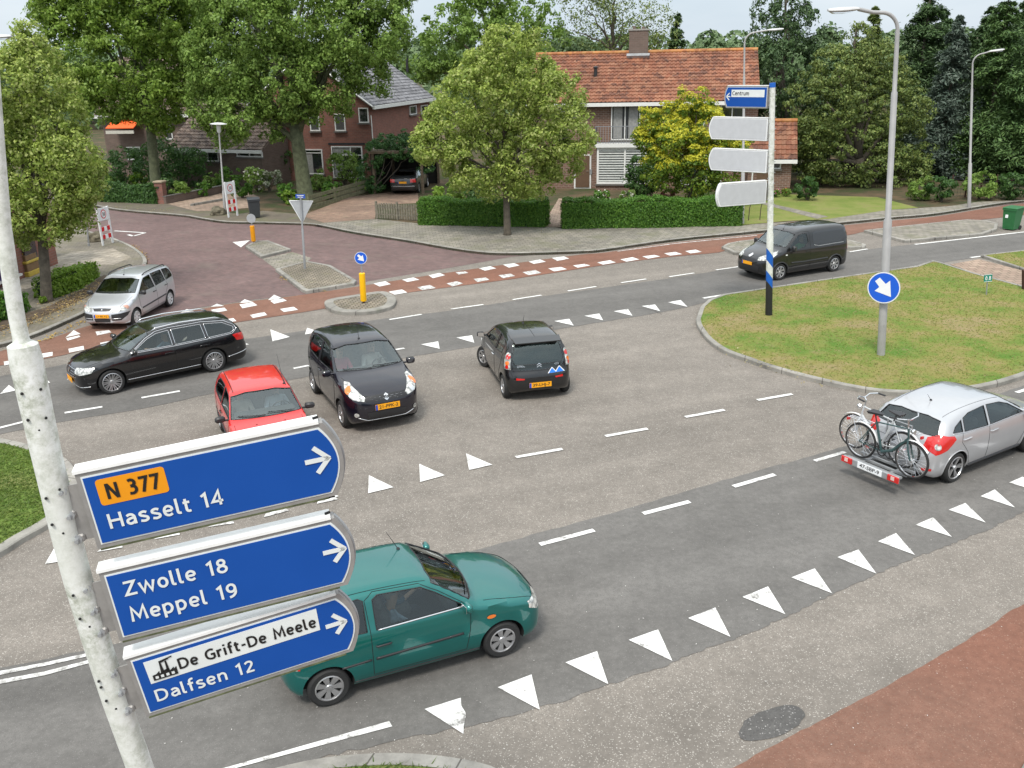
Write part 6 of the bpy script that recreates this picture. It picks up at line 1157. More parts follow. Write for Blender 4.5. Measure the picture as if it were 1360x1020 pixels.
    mb = MB().lathe([(.07, -.004), (.095, -.004), (.095, .004), (.07, .004)], bb, 24, RX(PI / 2), closed=True); mb.tube([bb, (bb[0] + .12, .07, bb[2] - .12)], .009, 6).tube([bb, (bb[0] - .12, -.07, bb[2] + .12)], .009, 6).box((bb[0] + .12, .12, bb[2] - .12), (.08, .09, .02), 0).box((bb[0] - .12, -.12, bb[2] + .12), (.08, .09, .02), 0).build('crankset', trim, o)
    for a, b in (((.02, .09), (.06, .09)),): pass
    return o
B1 = bicycle('silver grey bicycle on the carrier nearest the silver car, its handlebar highest', (.55, .57, .58)); B2 = bicycle('dark green bicycle on the outer rail of the carrier, nearest the number plate', (.03, .07, .07))
B1.matrix_world = FM @ Matrix.Translation((-2.18, .2, .385)) @ Matrix.Rotation(PI / 2, 4, 'Z') @ Matrix.Rotation(.03, 4, 'X')
B2.matrix_world = FM @ Matrix.Translation((-2.44, -.14, .38)) @ Matrix.Rotation(-PI / 2, 4, 'Z') @ Matrix.Rotation(-.02, 4, 'X')
# ================================================ houses
def wallm(name, c1, c2, mort): return pave_mat(name, (c1, c2), .3, .105, mort, .016, vertical=True, mottle=.35)
brick_a = wallm('brown_brick', (.2, .105, .073), (.135, .075, .055), (.27, .21, .17)); brick_b = wallm('red_brick', (.24, .095, .068), (.18, .075, .056), (.2, .12, .1)); brick_c = wallm('dark_brick', (.16, .11, .09), (.12, .085, .07), (.15, .12, .1))
def tilemat(name, a, b_, c_, sc=(3, 3, 3)):
    m, nt, b = newmat(name); co = coords(nt); v = nd(nt, 'ShaderNodeTexVoronoi'); v.inputs['Scale'].default_value = 3.6; nt.links.new(co, v.inputs['Vector']); sp = nd(nt, 'ShaderNodeSeparateColor'); nt.links.new(v.outputs['Color'], sp.inputs[0])
    c = ramp(nt, sp.outputs[0], [(0, a), (.5, b_), (1, c_)]); c = mix(nt, .7, c, ramp(nt, noise(nt, co, .7, 5, .65), [(.3, .3), (.7, .7)]), 'OVERLAY'); nt.links.new(c, b.inputs['Base Color']); b.inputs['Roughness'].default_value = .75; _mc[name] = m; return m
tile_o = tilemat('orange_roof_tile', (.115, .05, .032), (.225, .082, .043), (.265, .125, .072)); tile_g = tilemat('grey_roof_tile', (.1, .1, .11), (.15, .15, .16), (.22, .22, .235)); tile_b = tilemat('brown_roof_tile', (.07, .05, .04), (.13, .09, .07), (.2, .15, .12))
ridge_m = tilemat('ridge_tile', (.3, .11, .04), (.42, .17, .05), (.42, .22, .08)); frame_w = M('window_frame_white', (.72, .72, .7), .5, var=.05); frame_d = M('window_frame_dark', (.02, .022, .024), .5); curtain = M('curtain', (.27, .27, .26), .9, var=.2, vs=9)
def pane_mat():
    m, nt, b = newmat('window_pane'); b.inputs['Base Color'].default_value = (.02, .024, .026, 1); b.inputs['Roughness'].default_value = .04; b.inputs['Specular IOR Level'].default_value = .9; bump(nt, b, noise(nt, coords(nt), .8, 2), .02, .05); _mc['window_pane'] = m; return m
panem = pane_mat()
def roof_plane(o, name, p0, ux, uy, Lx, Ly, mat, tw=.24, th=.33):
    """real pantiles: rows that step and columns that roll; p0 lower left, ux along the eave, uy up the slope"""
    p0, ux, uy = Vector(p0), Vector(ux).normalized(), Vector(uy).normalized(); n = ux.cross(uy).normalized(); n = n if n.z > 0 else -n
    nc = int(Lx / tw); nr = int(Ly / th); xs = []; 
    for c in range(nc + 1):
        for k, (f, h) in enumerate(((0, 0), (.25, .03), (.55, .045), (.8, .01))):
            x = (c + f) * Lx / nc
            if x <= Lx + 1e-6: xs.append((x, h))
    ys = []
    for r in range(nr): ys += [(r * Ly / nr, .045), ((r + .97) * Ly / nr, .0)]
    V = [p0 + ux * x + uy * y + n * (h + hy) for y, hy in ys for x, h in xs]; m = len(xs); F = [(i * m + j, i * m + j + 1, (i + 1) * m + j + 1, (i + 1) * m + j) for i in range(len(ys) - 1) for j in range(m - 1)]
    mb = MB().add(V, F); c = [p0, p0 + ux * Lx, p0 + ux * Lx + uy * Ly, p0 + uy * Ly]; mb.add([q - n * .02 for q in c] + [q - n * .14 for q in c], [(3, 2, 1, 0), (4, 5, 6, 7), (0, 1, 5, 4), (1, 2, 6, 5), (2, 3, 7, 6), (3, 0, 4, 7)])
    r = mb.build(name, mat, o, fixn=False)
    return r
class House:
    def __init__(s, name, label, loc, yaw, W, D, ez, rz, wall, tile, over=.35, ridge='x', cat='house', x0o=None, x1o=None):
        s.o = thing(name, label, cat, loc, yaw); s.W, s.D = W, D; s.m = Matrix.Translation(loc) @ Matrix.Rotation(yaw, 4, 'Z'); s.inv = s.m.inverted()
        mb = MB()
        if ridge == 'x':
            P = [(0, 0), (D, 0), (D, ez), (D / 2, rz - .12), (0, ez)]; mb.prism([(0, y, z) for y, z in P], (W, 0, 0))
        else:
            P = [(0, 0), (W, 0), (W, ez), (W / 2, rz - .12), (0, ez)]; mb.prism([(x, 0, z) for x, z in P], (0, D, 0))
        s.wall = mb.build('wall', wall, s.o)
        if ridge == 'x':
            xa, xb = -(x0o if x0o is not None else over), W + (x1o if x1o is not None else over); h = rz - ez; sl = math.hypot(D / 2, h); dz = over * h / (D / 2); Ls = sl * (1 + over / (D / 2))
            s.roof = roof_plane(s.o, 'roof', (xa, -over, ez - dz + .05), (1, 0, 0), (0, D / 2, h), xb - xa, Ls, tile); roof_plane(s.o, 'roof', (xb, D + over, ez - dz + .05), (-1, 0, 0), (0, -D / 2, h), xb - xa, Ls, tile)
            MB().tube([(xa, D / 2, rz + .08), (xb, D / 2, rz + .08)], .12, 8).build('ridge_tiles', ridge_m if tile == tile_o else tile, s.o)
            for y in (-over - .06, D + over + .06): MB().box(((xa + xb) / 2, y, ez - dz - .06), (xb - xa, .16, .2), 0).build('gutter', frame_w, s.o)
        else:
            h = rz - ez; sl = math.hypot(W / 2, h); dz = over * h / (W / 2); Ls = sl * (1 + over / (W / 2)); ya, yb = -over * .6, D + over * .6
            s.roof = roof_plane(s.o, 'roof', (W + over, ya, ez - dz + .05), (0, 1, 0), (-W / 2, 0, h), yb - ya, Ls, tile); roof_plane(s.o, 'roof', (-over, yb, ez - dz + .05), (0, -1, 0), (W / 2, 0, h), yb - ya, Ls, tile)
            MB().tube([(W / 2, ya, rz + .08), (W / 2, yb, rz + .08)], .12, 8).build('ridge_tiles', tile, s.o)
            for x in (-over - .06, W + over + .06): MB().box((x, (ya + yb) / 2, ez - dz - .06), (.16, yb - ya, .22), 0).build('gutter', frame_w, s.o)
            for yy in (ya - .03,):
                for sg in (0, 1):
                    a = Vector((W + over if sg else -over, yy, ez - dz)); b = Vector((W / 2, yy, rz)); MB().tube([a, b], .06, 4).build('verge_board', frame_w, s.o)
    def FP(s, px, py, y=0.0):
        o = s.inv @ Vector((0, 0, CH)); d = s.inv.to_3x3() @ ray(px, py); p = o + d * ((y - o.y) / d.y); return p.x, p.z
    def SP(s, px, py, x=None):
        x = s.W if x is None else x; o = s.inv @ Vector((0, 0, CH)); d = s.inv.to_3x3() @ ray(px, py); p = o + d * ((x - o.x) / d.x); return p.y, p.z
    def window(s, a, b, z0, z1, y=0.0, face='front', fm=None, bars=(), fw=.07, back=None, name='window', sill=True, blind=0):
        """a..b along the wall, z0..z1; face front (plane y) or side (plane x = W)"""
        fm = fm or frame_w; T = (lambda u, dpt, z: (u, y - dpt, z)) if face == 'front' else (lambda u, dpt, z: (s.W + dpt, u, z)); sz = (lambda du, dd, dz: (du, dd, dz)) if face == 'front' else (lambda du, dd, dz: (dd, du, dz))
        mb = MB(); c, zc = (a + b) / 2, (z0 + z1) / 2; w_, h_ = b - a, z1 - z0
        for u in (a + fw / 2, b - fw / 2): mb.box(T(u, .04, zc), sz(fw, .1, h_))
        for z in (z0 + fw / 2, z1 - fw / 2): mb.box(T(c, .04, z), sz(w_ - 2 * fw, .098, fw))
        for k in bars:
            if k[0] == 'v': mb.box(T(a + w_ * k[1], .035, zc), sz(fw * .8, .08, h_ - 2 * fw))
            else: mb.box(T(c, .033, z0 + h_ * k[1]), sz(w_ - 2 * fw, .075, fw * .7))
        f = mb.build(name, fm, s.o); MB().box(T(c, .012, zc), sz(w_ - 2 * fw, .02, h_ - 2 * fw)).build('pane', panem, f)
        if back:
            for u0, u1, v0, v1 in back: MB().box(T(a + w_ * (u0 + u1) / 2, .026, z0 + h_ * (v0 + v1) / 2), sz(w_ * (u1 - u0), .008, h_ * (v1 - v0))).build('curtain', curtain, f)
        if blind:
            mb = MB()
            for k in range(blind): mb.box(T(c, .03, z0 + fw + (h_ - 2 * fw) * (k + .5) / blind), sz(w_ - 2 * fw, .02, (h_ - 2 * fw) / blind * .55))
            mb.build('blind', M('blind_slats', (.6, .62, .6), .6), f)
        if sill: MB().box(T(c, .08, z0 - .05), sz(w_ + .16, .2, .09)).build('sill', M('sill_stone', (.12, .11, .1), .7), f)
        return f
# --- house A: orange roof
La = AT(704, 250, 57.0); Ra = AT(1000, 250, 54.6); La.z = Ra.z = .1; dA_ = Ra - La; WA = dA_.length
A = House('brick_house', 'brown brick house with orange tiled roof, balcony and chimney behind the hedges', La, math.atan2(dA_.y, dA_.x), WA, 7.6, 5.25, 7.75, brick_a, tile_o, over=.4, x0o=.1, x1o=.05)
def pw(h, x0, y0, x1, y1, y=0.0, **k):
    a, z1 = h.FP(x0, y0, y); b, _ = h.FP(x1, y0, y); _, z0 = h.FP(x0, y1, y); return h.window(a, b, z0, z1, y, **k)
pw(A, 812, 137, 851, 186, fm=frame_w, bars=(('v', .48),), back=[(.08, .4, .05, .95), (.6, .92, .05, .95)]); x_, z_ = A.FP(812, 140); MB().box((A.FP(831, 140)[0], -.03, A.FP(831, 161)[1]), (.35, .05, 1.9)).build('door_frame_dark', frame_d, A.o)
pw(A, 896, 138, 937, 172, bars=(('v', .5),)); pw(A, 957, 139, 989, 172, bars=(('v', .5),)); pw(A, 744, 138, 767, 155, bars=(('h', .4),)); pw(A, 900, 205, 960, 245, bars=(('v', .33), ('v', .66)), back=[(.05, .3, .05, .95)])
# bay window with balcony on top
bx0, bz1 = A.FP(793, 196, -.7); bx1, _ = A.FP(868, 196, -.7); _, bz0 = A.FP(793, 244, -.7)
MB().box(((bx0 + bx1) / 2, -.4, bz0 / 2 - .05), (bx1 - bx0 + .1, .75, bz0 + .1), 0).build('bay_plinth', brick_a, A.o)
A.window(bx0, bx1, bz0, bz1, -.7, bars=(('v', .5),), fw=.12, blind=13, name='bay_window', sill=True)
for x in (bx0 + .06, bx1 - .06): MB().box((x, -.36, (bz0 + bz1) / 2), (.1, .62, bz1 - bz0)).build('bay_side', frame_w, A.o)
MB().box(((bx0 + bx1) / 2, -.42, bz1 + .12), (bx1 - bx0 + .3, .95, .22)).build('balcony_floor', frame_w, A.o)
rl = MB(); z1_ = A.FP(793, 168, -.8)[1]; xa, xb = bx0 - .1, bx1 + .1
for k in range(24): rl.box((xa + (xb - xa) * k / 23, -.82, (bz1 + .2 + z1_) / 2), (.025, .025, z1_ - bz1 - .2))
for z in (bz1 + .3, z1_): rl.box(((xa + xb) / 2, -.82, z), (xb - xa, .045, .045))
for k in range(5):
    for x in (xa, xb): rl.box((x, -.7 + k * .15, (bz1 + .2 + z1_) / 2), (.024, .024, z1_ - bz1 - .2))
rl.box((xa, -.42, (bz1 + .25 + z1_) / 2), (.012, .7, z1_ - bz1 - .25)); rl.build('balcony_railing', M('railing_grey', (.24, .25, .27), .5, .2), A.o)
cx_, _ = A.FP(848, 70, 3.8); ch = MB().box((cx_, 3.8, 8.15), (1.15, .75, 1.9)).build('chimney', brick_c, A.o); MB().box((cx_, 3.8, 9.12), (1.25, .85, .09)).build('chimney_cap', M('concrete_cap', (.3, .29, .27), .9), ch); MB().box((cx_, 3.35, 7.55), (1.4, .25, .35), 0, RX(.6)).build('flashing', galv, ch); MB().tube([(cx_ - .3, 3.8, 9.1), (cx_ - .3, 3.8, 9.35)], .1, 10).tube([(cx_ + .25, 3.8, 9.1), (cx_ + .25, 3.8, 9.3)], .1, 10).build('chimney_pot', brick_c, ch)
vx, vz = A.FP(791, 97, 1.8); MB().tube([(vx, 1.8, vz - .35), (vx, 1.8, vz + .3)], .1, 10).lathe([(0, .12), (.16, .05), (.16, 0), (0, 0)], (vx, 1.8, vz + .3), 12).build('roof_vent', trim, A.o)
dx0, dz1 = A.FP(768, 205); dx1, _ = A.FP(780, 205); MB().box(((dx0 + dx1) / 2, -.03, dz1 / 2), (dx1 - dx0 + .5, .08, dz1)).build('door_frame', frame_w, A.o); d_ = MB().box(((dx0 + dx1) / 2, -.08, dz1 / 2), (dx1 - dx0 + .3, .06, dz1 - .15)).build('front_door', M('door_brown', (.12, .07, .04), .6), A.o); MB().box(((dx0 + dx1) / 2 + .3, -.13, 1.05), (.12, .04, .04)).build('handle', chrome, d_)
x_, z_ = A.FP(782, 228); MB().box((x_, -.06, z_), (.4, .08, .3)).build('letterbox', galv, A.o)
# annex at the right
Lx = AT(992, 250, 52.5); Rx = AT(1049, 252, 52.0); Lx.z = Rx.z = .1; dX = Rx - Lx
AX = House('garden_annex', 'small brick annex with orange roof and white gutter right of the brown brick house', Lx, math.atan2(dX.y, dX.x), dX.length, 3.4, 2.15, 3.85, brick_a, tile_o, over=.25, cat='annex')
pw(AX, 1026, 208, 1038, 224, bars=(('h', .5),), fw=.06); xq, zq = AX.FP(1001, 205); MB().tube([(xq, -.08, 0), (xq, -.08, 2.1)], .045, 8).build('drainpipe', frame_w, AX.o); xq, _ = AX.FP(1014, 240); MB().box((xq, -.04, 1.0), (.75, .06, 1.9)).build('door', M('door_brown', (.12, .07, .04), .6), AX.o)
# --- house B: grey roof, red brick
yB = rad(-14); cB = G(497, 241, .1); WB, DB = 8.6, 12.5; oB = cB - (RZ(yB) @ Vector((WB, 0, 0)))
B_ = House('brick_house', 'red brick house with grey tiled roof, white gutter and large ground-floor windows', oB, yB, WB, DB, 5.1, 8.2, brick_b, tile_g, over=.35, ridge='y')
pw(B_, 440, 194, 481, 236, fm=frame_w, bars=(('v', .62), ('h', .72)), back=[(.05, .6, .72, .97), (.05, .35, .05, .7)]); pw(B_, 405, 198, 428, 231, bars=(('h', .85),), back=[(.05, .4, .05, .8)]); pw(B_, 444, 151, 458, 174); pw(B_, 411, 153, 424, 174); 
a0, z1w = B_.FP(438, 191); a1, _ = B_.FP(483, 191); MB().box(((a0 + a1) / 2, -.0, z1w), (a1 - a0 + .2, .12, .12)).build('lintel', frame_d, B_.o)
for x0, y0, x1, y1 in ((543, 141, 552, 153), (558, 140, 567, 152)):
    a, z1 = B_.SP(x0, y0); b, _ = B_.SP(x1, y0); _, z0 = B_.SP(x0, y1); B_.window(a, b, z0, z1, face='side', fm=frame_w)
a, z1 = B_.FP(486, 143); B_.window(WB - .75, WB - .05, B_.FP(490, 163)[1], z1, name='corner_window', bars=()); MB().tube([(WB + .06, .1, .2), (WB + .06, .1, 4.3)], .04, 8).build('drainpipe', frame_w, B_.o)
pv, zv = B_.SP(541, 92, WB * .62); MB().tube([(WB * .62, pv, 6.8), (WB * .62, pv, 7.9)], .12, 10).build('flue', trim, B_.o)
# --- house C: far left, mostly behind trees
oC = AT(150, 250, 70); oC.z = .1; eC = AT(252, 250, 68); WC = (eC - oC).length
Cc = House('brick_house', 'dark brick house with small white window half hidden behind the left trees', oC, rad(-8), WC, 8, 4.6, 8.2, brick_c, tile_b, over=.35)
pw(Cc, 219, 166, 228, 185); pw(Cc, 168, 195, 186, 212, bars=(('v', .5),))
a, z1 = Cc.FP(141, 170, -1.2); b, _ = Cc.FP(178, 170, -1.2)
aw = MB(); aw.add([(a, -.05, z1 + .55), (b, -.05, z1 + .55), (b, -1.3, z1), (a, -1.3, z1), (a, -.05, z1 + .5), (b, -.05, z1 + .5), (b, -1.3, z1 - .05), (a, -1.3, z1 - .05)], [(0, 1, 2, 3), (7, 6, 5, 4), (3, 2, 6, 7), (0, 3, 7, 4), (1, 5, 6, 2), (0, 4, 5, 1)]); aw.build('awning', M('awning_orange', (.75, .1, .01), .7), Cc.o); MB().box(((a + b) / 2, -1.32, z1 - .3), (b - a, .08, .22)).build('awning_valance', M('valance_white', (.5, .48, .42), .7), Cc.o)
oD = AT(236, 250, 64); oD.z = .1; eD = AT(352, 250, 61); dD = eD - oD
Dd = House('low_house', 'low dark brick wing with brown tiled roof and white gutter behind the post-top lamp', oD, math.atan2(dD.y, dD.x), math.hypot(dD.x, dD.y), 7, 2.5, 4.9, brick_c, tile_b, over=.3)
pw(Dd, 314, 196, 348, 208, bars=(('v', .5),)); pw(Dd, 275, 200, 290, 214)
# --- shop corner at the far left
sA = G(79, 350, .1); sB = G(-20, 392, .1); dS = (sA - sB); LS = dS.length; yS = math.atan2(dS.y, dS.x)
sh = thing('corner_shop', 'low brick shop corner with gold plinth and purple panel behind the left tree', 'shop', sB, yS); MB().box((LS / 2, 4.05, 1.6), (LS, 8, 3.2)).build('wall', brick_b, sh); MB().box((LS / 2, 4, 3.3), (LS + .5, 8.5, .22)).build('flat_roof', M('roof_felt', (.1, .1, .1), .9), sh)
MB().box((LS * .22, -.03, 1.35), (LS * .4, .08, 2.1)).build('purple_panel', M('purple', (.045, .02, .13), .5), sh); MB().box((LS * .22, -.06, .24), (LS * .42, .2, .08)).build('white_sill', frame_w, sh); MB().box((LS * .62, -.03, 1.4), (LS * .16, .07, 2.2)).build('window', panem, sh)
pq = G(40, 365, .1); pt_ = thing('planter', 'tiered gold and brown stone plinth standing against the corner shop', 'planter', pq, yS); 
for z, h, w_, m in ((.1, .2, .95, 'gold'), (.34, .3, .85, 'brown'), (.55, .1, .95, 'gold'), (.72, .22, .8, 'brown'), (.88, .1, .7, 'gold')): MB().box((0, .1, z), (w_, w_ * .7, h), 0, None, .02).build('tier', M('stone_' + m, (.5, .36, .06) if m == 'gold' else (.2, .12, .06), .6), pt_)
wb_ = MB().box((0, 0, .12), (.4, .3, .24), 0, None, .03).build('stone_block', post_w); wb_.location = G(53, 358, .1); tag(wb_, 'small white stone block right of the gold plinth', 'block')
# --- carport with ivy
cC = AT(530, 256, G(530, 258, .1).y + .4); cp_ = thing('carport', 'wooden carport overgrown with ivy beside the red brick house', 'carport', (cC.x, cC.y, .1), rad(-8)); 
for x in (-1.5, 1.5):
    for y in (0, 4.6): MB().box((x, y, 1.2), (.14, .14, 2.4)).build('post', M('weathered_wood', (.16, .12, .08), .9, var=.3), cp_)
MB().box((0, 2.3, 2.45), (3.4, 5, .14)).build('roof', M('weathered_wood', (.16, .12, .08), .9), cp_); MB().box((0, 4.75, 1.2), (3.1, .08, 2.4)).build('back_boarding', M('shade_dark_boarding', (.02, .018, .015), .9), cp_); MB().box((-1.62, 2.3, 1.2), (.06, 4.6, 2.4)).build('side_boarding', M('shade_dark_boarding', (.02, .018, .015), .9), cp_)  # boards coloured near-black to put the carport's inner shade into the wood
# --- garden walls and fences
wood_g = M('grey_wood', (.17, .155, .12), .9, var=.35, vs=7); wood_m = M('mossy_wood', (.13, .13, .075), .9, var=.35, vs=5)
F0, F1 = G(500, 291, .1), G(556, 294, .1); df = F1 - F0; pf = thing('picket_fence', 'short weathered grey picket fence beside the left hedge', 'fence', F0, math.atan2(df.y, df.x)); L_ = df.length; n = 17
for k in range(n): h = .72 + .06 * math.sin(PI * ((k % 10) + .5) / 10); MB().box((L_ * (k + .5) / n, 0, h / 2 + .06), (L_ / n * .62, .025, h), 0).build('picket', wood_g, pf)
for x in (0, L_ / 2, L_): MB().box((x, .05, .45), (.09, .09, .9)).build('post', wood_g, pf)
for z in (.25, .62): MB().box((L_ / 2, .03, z), (L_, .03, .07)).build('rail', wood_g, pf)
F0, F1 = G(412, 280, .1), G(497, 254, .1); df = F1 - F0; rf_ = thing('rail_fence', 'mossy fence of wide horizontal boards along the driveway', 'fence', F0, math.atan2(df.y, df.x)); L_ = df.length
for x in (0, L_ * .38, L_ * .72, L_): MB().box((x, .05, .42), (.1, .1, .95)).build('post', wood_m, rf_)
for z in (.18, .46, .72): MB().box((L_ / 2, 0, z), (L_, .035, .19)).build('board', wood_m, rf_)
F0, F1 = G(222, 271, .1), G(312, 253, .1); df = F1 - F0; gw = thing('garden_wall', 'low brick garden wall beside the gate pier', 'wall', F0, math.atan2(df.y, df.x)); MB().box((df.length / 2, .15, .2), (df.length, .22, .42)).build('wall', brick_c, gw); MB().box((df.length / 2, .15, .43), (df.length + .04, .28, .05)).build('coping', M('sill_stone', (.12, .11, .1), .7), gw)
gp_ = thing('gate_pier', 'red brick gate pier with pale cap at the end of the dark hedge', 'pier', G(216, 270, .1), rad(-8)); MB().box((0, 0, .6), (.48, .48, 1.2)).build('pier', brick_b, gp_); MB().box((0, 0, 1.25), (.6, .6, .12), 0, None, .04).build('cap', M('cap_stone', (.3, .24, .17), .8), gp_); MB().box((-.02, -.25, .95), (.14, .02, .1)).build('house_number_plate', trim, gp_)
F0, F1 = G(254, 274, .1), G(300, 266, .1); df = F1 - F0; ed = MB().box((df.length / 2, 0, .07), (df.length, .14, .14)).build('edging', kerb_m); ed.location = F0; ed.rotation_euler.z = math.atan2(df.y, df.x); struct(ed)
F0, F1 = G(1262, 262, .1), G(1400, 262, .1); df = F1 - F0; cf = thing('mesh_fence', 'low dark wire mesh fence under the spruces at the right edge', 'fence', F0, math.atan2(df.y, df.x)); L_ = df.length
for k in range(8): MB().box((L_ * k / 7, 0, .6), (.07, .07, 1.2)).build('post', M('dark_wood', (.06, .025, .018), .8, var=.3), cf)
mb = MB(); n = int(L_ / .16)
for k in range(n): mb.tube([(L_ * k / n, 0, .06), (L_ * k / n, 0, 1.12)], .006, 3, cap=False)
for k in range(8): mb.tube([(0, 0, .1 + k * .145), (L_, 0, .1 + k * .145)], .006, 3, cap=False)
mb.build('wire_mesh', trim, cf)
# ================================================ trees, hedges and plants
def leafmat(name, cols, trans=.35, rough=.5):
    m = bpy.data.materials.new(name); m.use_nodes = True; nt = m.node_tree; nt.nodes.clear(); o = nd(nt, 'ShaderNodeOutputMaterial'); b = nd(nt, 'ShaderNodeBsdfPrincipled'); t = nd(nt, 'ShaderNodeBsdfTranslucent'); mx_ = nd(nt, 'ShaderNodeMixShader')
    g = nd(nt, 'ShaderNodeNewGeometry'); n = len(cols); c = ramp(nt, g.outputs['Random Per Island'], [(i / (n - 1), c) for i, c in enumerate(cols)])
    c = mix(nt, .6, c, ramp(nt, noise(nt, coords(nt), .55, 4, .6), [(.32, .4), (.68, .62)]), 'OVERLAY')
    nt.links.new(c, b.inputs['Base Color']); nt.links.new(c, t.inputs[0]); b.inputs['Roughness'].default_value = rough; b.inputs['Specular IOR Level'].default_value = .35; mx_.inputs[0].default_value = trans
    nt.links.new(b.outputs[0], mx_.inputs[1]); nt.links.new(t.outputs[0], mx_.inputs[2]); nt.links.new(mx_.outputs[0], o.inputs[0]); _mc[name] = m; return m
LM = dict(bract=leafmat('pale_bract', [(.3, .4, .07), (.38, .46, .1), (.46, .52, .14)], .35), tip=leafmat('highlight_leaf', [(.22, .34, .07), (.3, .42, .1), (.36, .46, .13)], .4), linden=leafmat('linden_leaf', [(.17, .25, .045), (.25, .34, .06), (.34, .42, .1), (.48, .52, .2)], .45), dark=leafmat('dark_leaf', [(0.034, 0.086, 0.021), (0.057, 0.127, 0.029), (0.086, 0.172, 0.040)]), maple=leafmat('maple_leaf', [(.12, .21, .028), (.19, .3, .045), (.28, .4, .07)], .4), mid=leafmat('mid_leaf', [(.11, .19, .03), (.17, .275, .05), (.26, .38, .085)]),  # tip paints bright highlights into the leaf colour of two tree tops
    hedge=leafmat('hedge_leaf', [(0.046, 0.127, 0.014), (0.081, 0.190, 0.023), (0.149, 0.287, 0.040)]), yellow=leafmat('yellow_leaf', [(0.385, 0.396, 0.022), (0.550, 0.528, 0.033), (0.660, 0.638, 0.088)], .4), yg=leafmat('yellowgreen_leaf', [(0.084, 0.168, 0.024), (0.156, 0.252, 0.030), (0.300, 0.360, 0.036)], .4), conifer=leafmat('conifer_needles', [(.04, .078, .028), (.06, .11, .038), (.09, .15, .05)], .1), spruce=leafmat('spruce_needles', [(.055, .11, .035), (.085, .155, .045), (.13, .21, .065)], .12), yew=leafmat('yew_needles', [(.075, .12, .028), (.125, .175, .04), (.22, .26, .07)], .15),
    red=leafmat('reddish_leaf', [(0.176, 0.055, 0.044), (0.275, 0.099, 0.077), (0.132, 0.099, 0.044)]), white=leafmat('blossom', [(0.110, 0.176, 0.055), (0.330, 0.363, 0.242), (0.660, 0.660, 0.550)]), pale=leafmat('far_leaf', [(0.095, 0.155, 0.061), (0.121, 0.189, 0.081), (0.162, 0.230, 0.101)], .2), ivy=leafmat('ivy_leaf', [(0.036, 0.102, 0.024), (0.054, 0.144, 0.036), (0.108, 0.204, 0.060)], .15), silver=leafmat('silver_conifer', [(0.056, 0.088, 0.062), (0.088, 0.125, 0.094), (0.150, 0.188, 0.150)], .1), lime=leafmat('lime_leaf', [(0.120, 0.220, 0.020), (0.180, 0.300, 0.030), (0.250, 0.360, 0.060)], .4))
bark = M('bark', (.1, .085, .065), .95, var=.4, vs=5, bp=.6); barkg = M('mossy_bark', (.09, .1, .055), .95, var=.4, vs=5, bp=.6)
def leaves(name, C, Nn, size, mat, parent=None, asp=.55, jit=.5, kind=None, droop=0.0):
    """N folded leaf-shaped quads (two triangles each), centres C, outward normals Nn"""
    n = len(C)
    if not n: return None
    Nn = Nn + rng.normal(0, .45, (n, 3)); Nn /= np.linalg.norm(Nn, axis=1, keepdims=True) + 1e-9
    A = rng.normal(0, 1, (n, 3)); A[:, 2] -= droop; A -= Nn * (A * Nn).sum(1, keepdims=True); A /= np.linalg.norm(A, axis=1, keepdims=True) + 1e-9; B = np.cross(Nn, A)
    s = size * (1 + rng.uniform(-jit, jit, (n, 1))); fold = Nn * s * .14
    V = np.stack([C - A * s, C + B * s * asp + fold, C + A * s, C - B * s * asp + fold], 1).reshape(-1, 3); me = bpy.data.meshes.new(name); me.vertices.add(4 * n); me.vertices.foreach_set('co', V.ravel())
    me.loops.add(6 * n); me.polygons.add(2 * n); i = np.arange(n)[:, None] * 4; me.loops.foreach_set('vertex_index', (i + np.array([[0, 1, 2, 0, 2, 3]])).ravel()); me.polygons.foreach_set('loop_start', np.arange(2 * n) * 3); me.polygons.foreach_set('loop_total', np.full(2 * n, 3)); me.materials.append(mat); me.update(calc_edges=True); me.validate()
    o = bpy.data.objects.new(name, me); COL.objects.link(o); o.parent = parent
    if kind: o['kind'] = kind
    return o
def sph(n): v = rng.normal(0, 1, (n, 3)); return v / np.linalg.norm(v, axis=1, keepdims=True)
def crown_pts(blobs, ncl, nl, rc, flat=.75):
    """leaf clumps spread on and under the surface of the blobs, then leaves on the upper outside of each clump"""
    B = np.array(blobs, float); wts = (B[:, 3] ** 2); wts /= wts.sum(); k = rng.choice(len(B), ncl, p=wts); D = sph(ncl); rr = B[k, 3:4] * rng.uniform(.72, 1.08, (ncl, 1)); P = B[k, :3] + D * rr
    gap = np.sin(P[:, 0] * 2.1 + 1.3 * np.sin(P[:, 2] * 1.7)) * np.sin(P[:, 1] * 1.9 + 2) * np.sin(P[:, 2] * 2.6 + np.sin(P[:, 0] * 1.1)); kp = (gap > -.33) | (rng.random(len(P)) < .25); P, D = P[kp], D[kp]
    dist = np.linalg.norm(P[:, None] - B[None, :, :3], axis=2) / B[None, :, 3]; inside = (dist < .62).any(1); P, D = P[~inside], D[~inside]; m = len(P)
    kk = rng.integers(0, m, nl); d = sph(nl); d = d + D[kk] * .55; d[:, 2] += .25; d /= np.linalg.norm(d, axis=1, keepdims=True); r = rc * rng.uniform(.55, 1.1, (nl, 1)) * (1 + .35 * np.sin(kk * 12.9898))[:, None]
    C = P[kk] + d * r * np.array([[1, 1, flat]]); return C, d, P
def limb(mb, a, b, r0, r1, wob=.12, n=6):
    a, b = Vector(a), Vector(b); l = (b - a).length; P = [a.lerp(b, k / n) + (Vector((random.uniform(-1, 1), random.uniform(-1, 1), random.uniform(-.4, .4))) * l * wob * .3 if 0 < k < n else Vector()) for k in range(n + 1)]
    P = [p + Vector((0, 0, math.sin(PI * k / n) * l * .05)) for k, p in enumerate(P)]; mb.tube(P, [r0 + (r1 - r0) * k / n for k in range(n + 1)], 8); return P
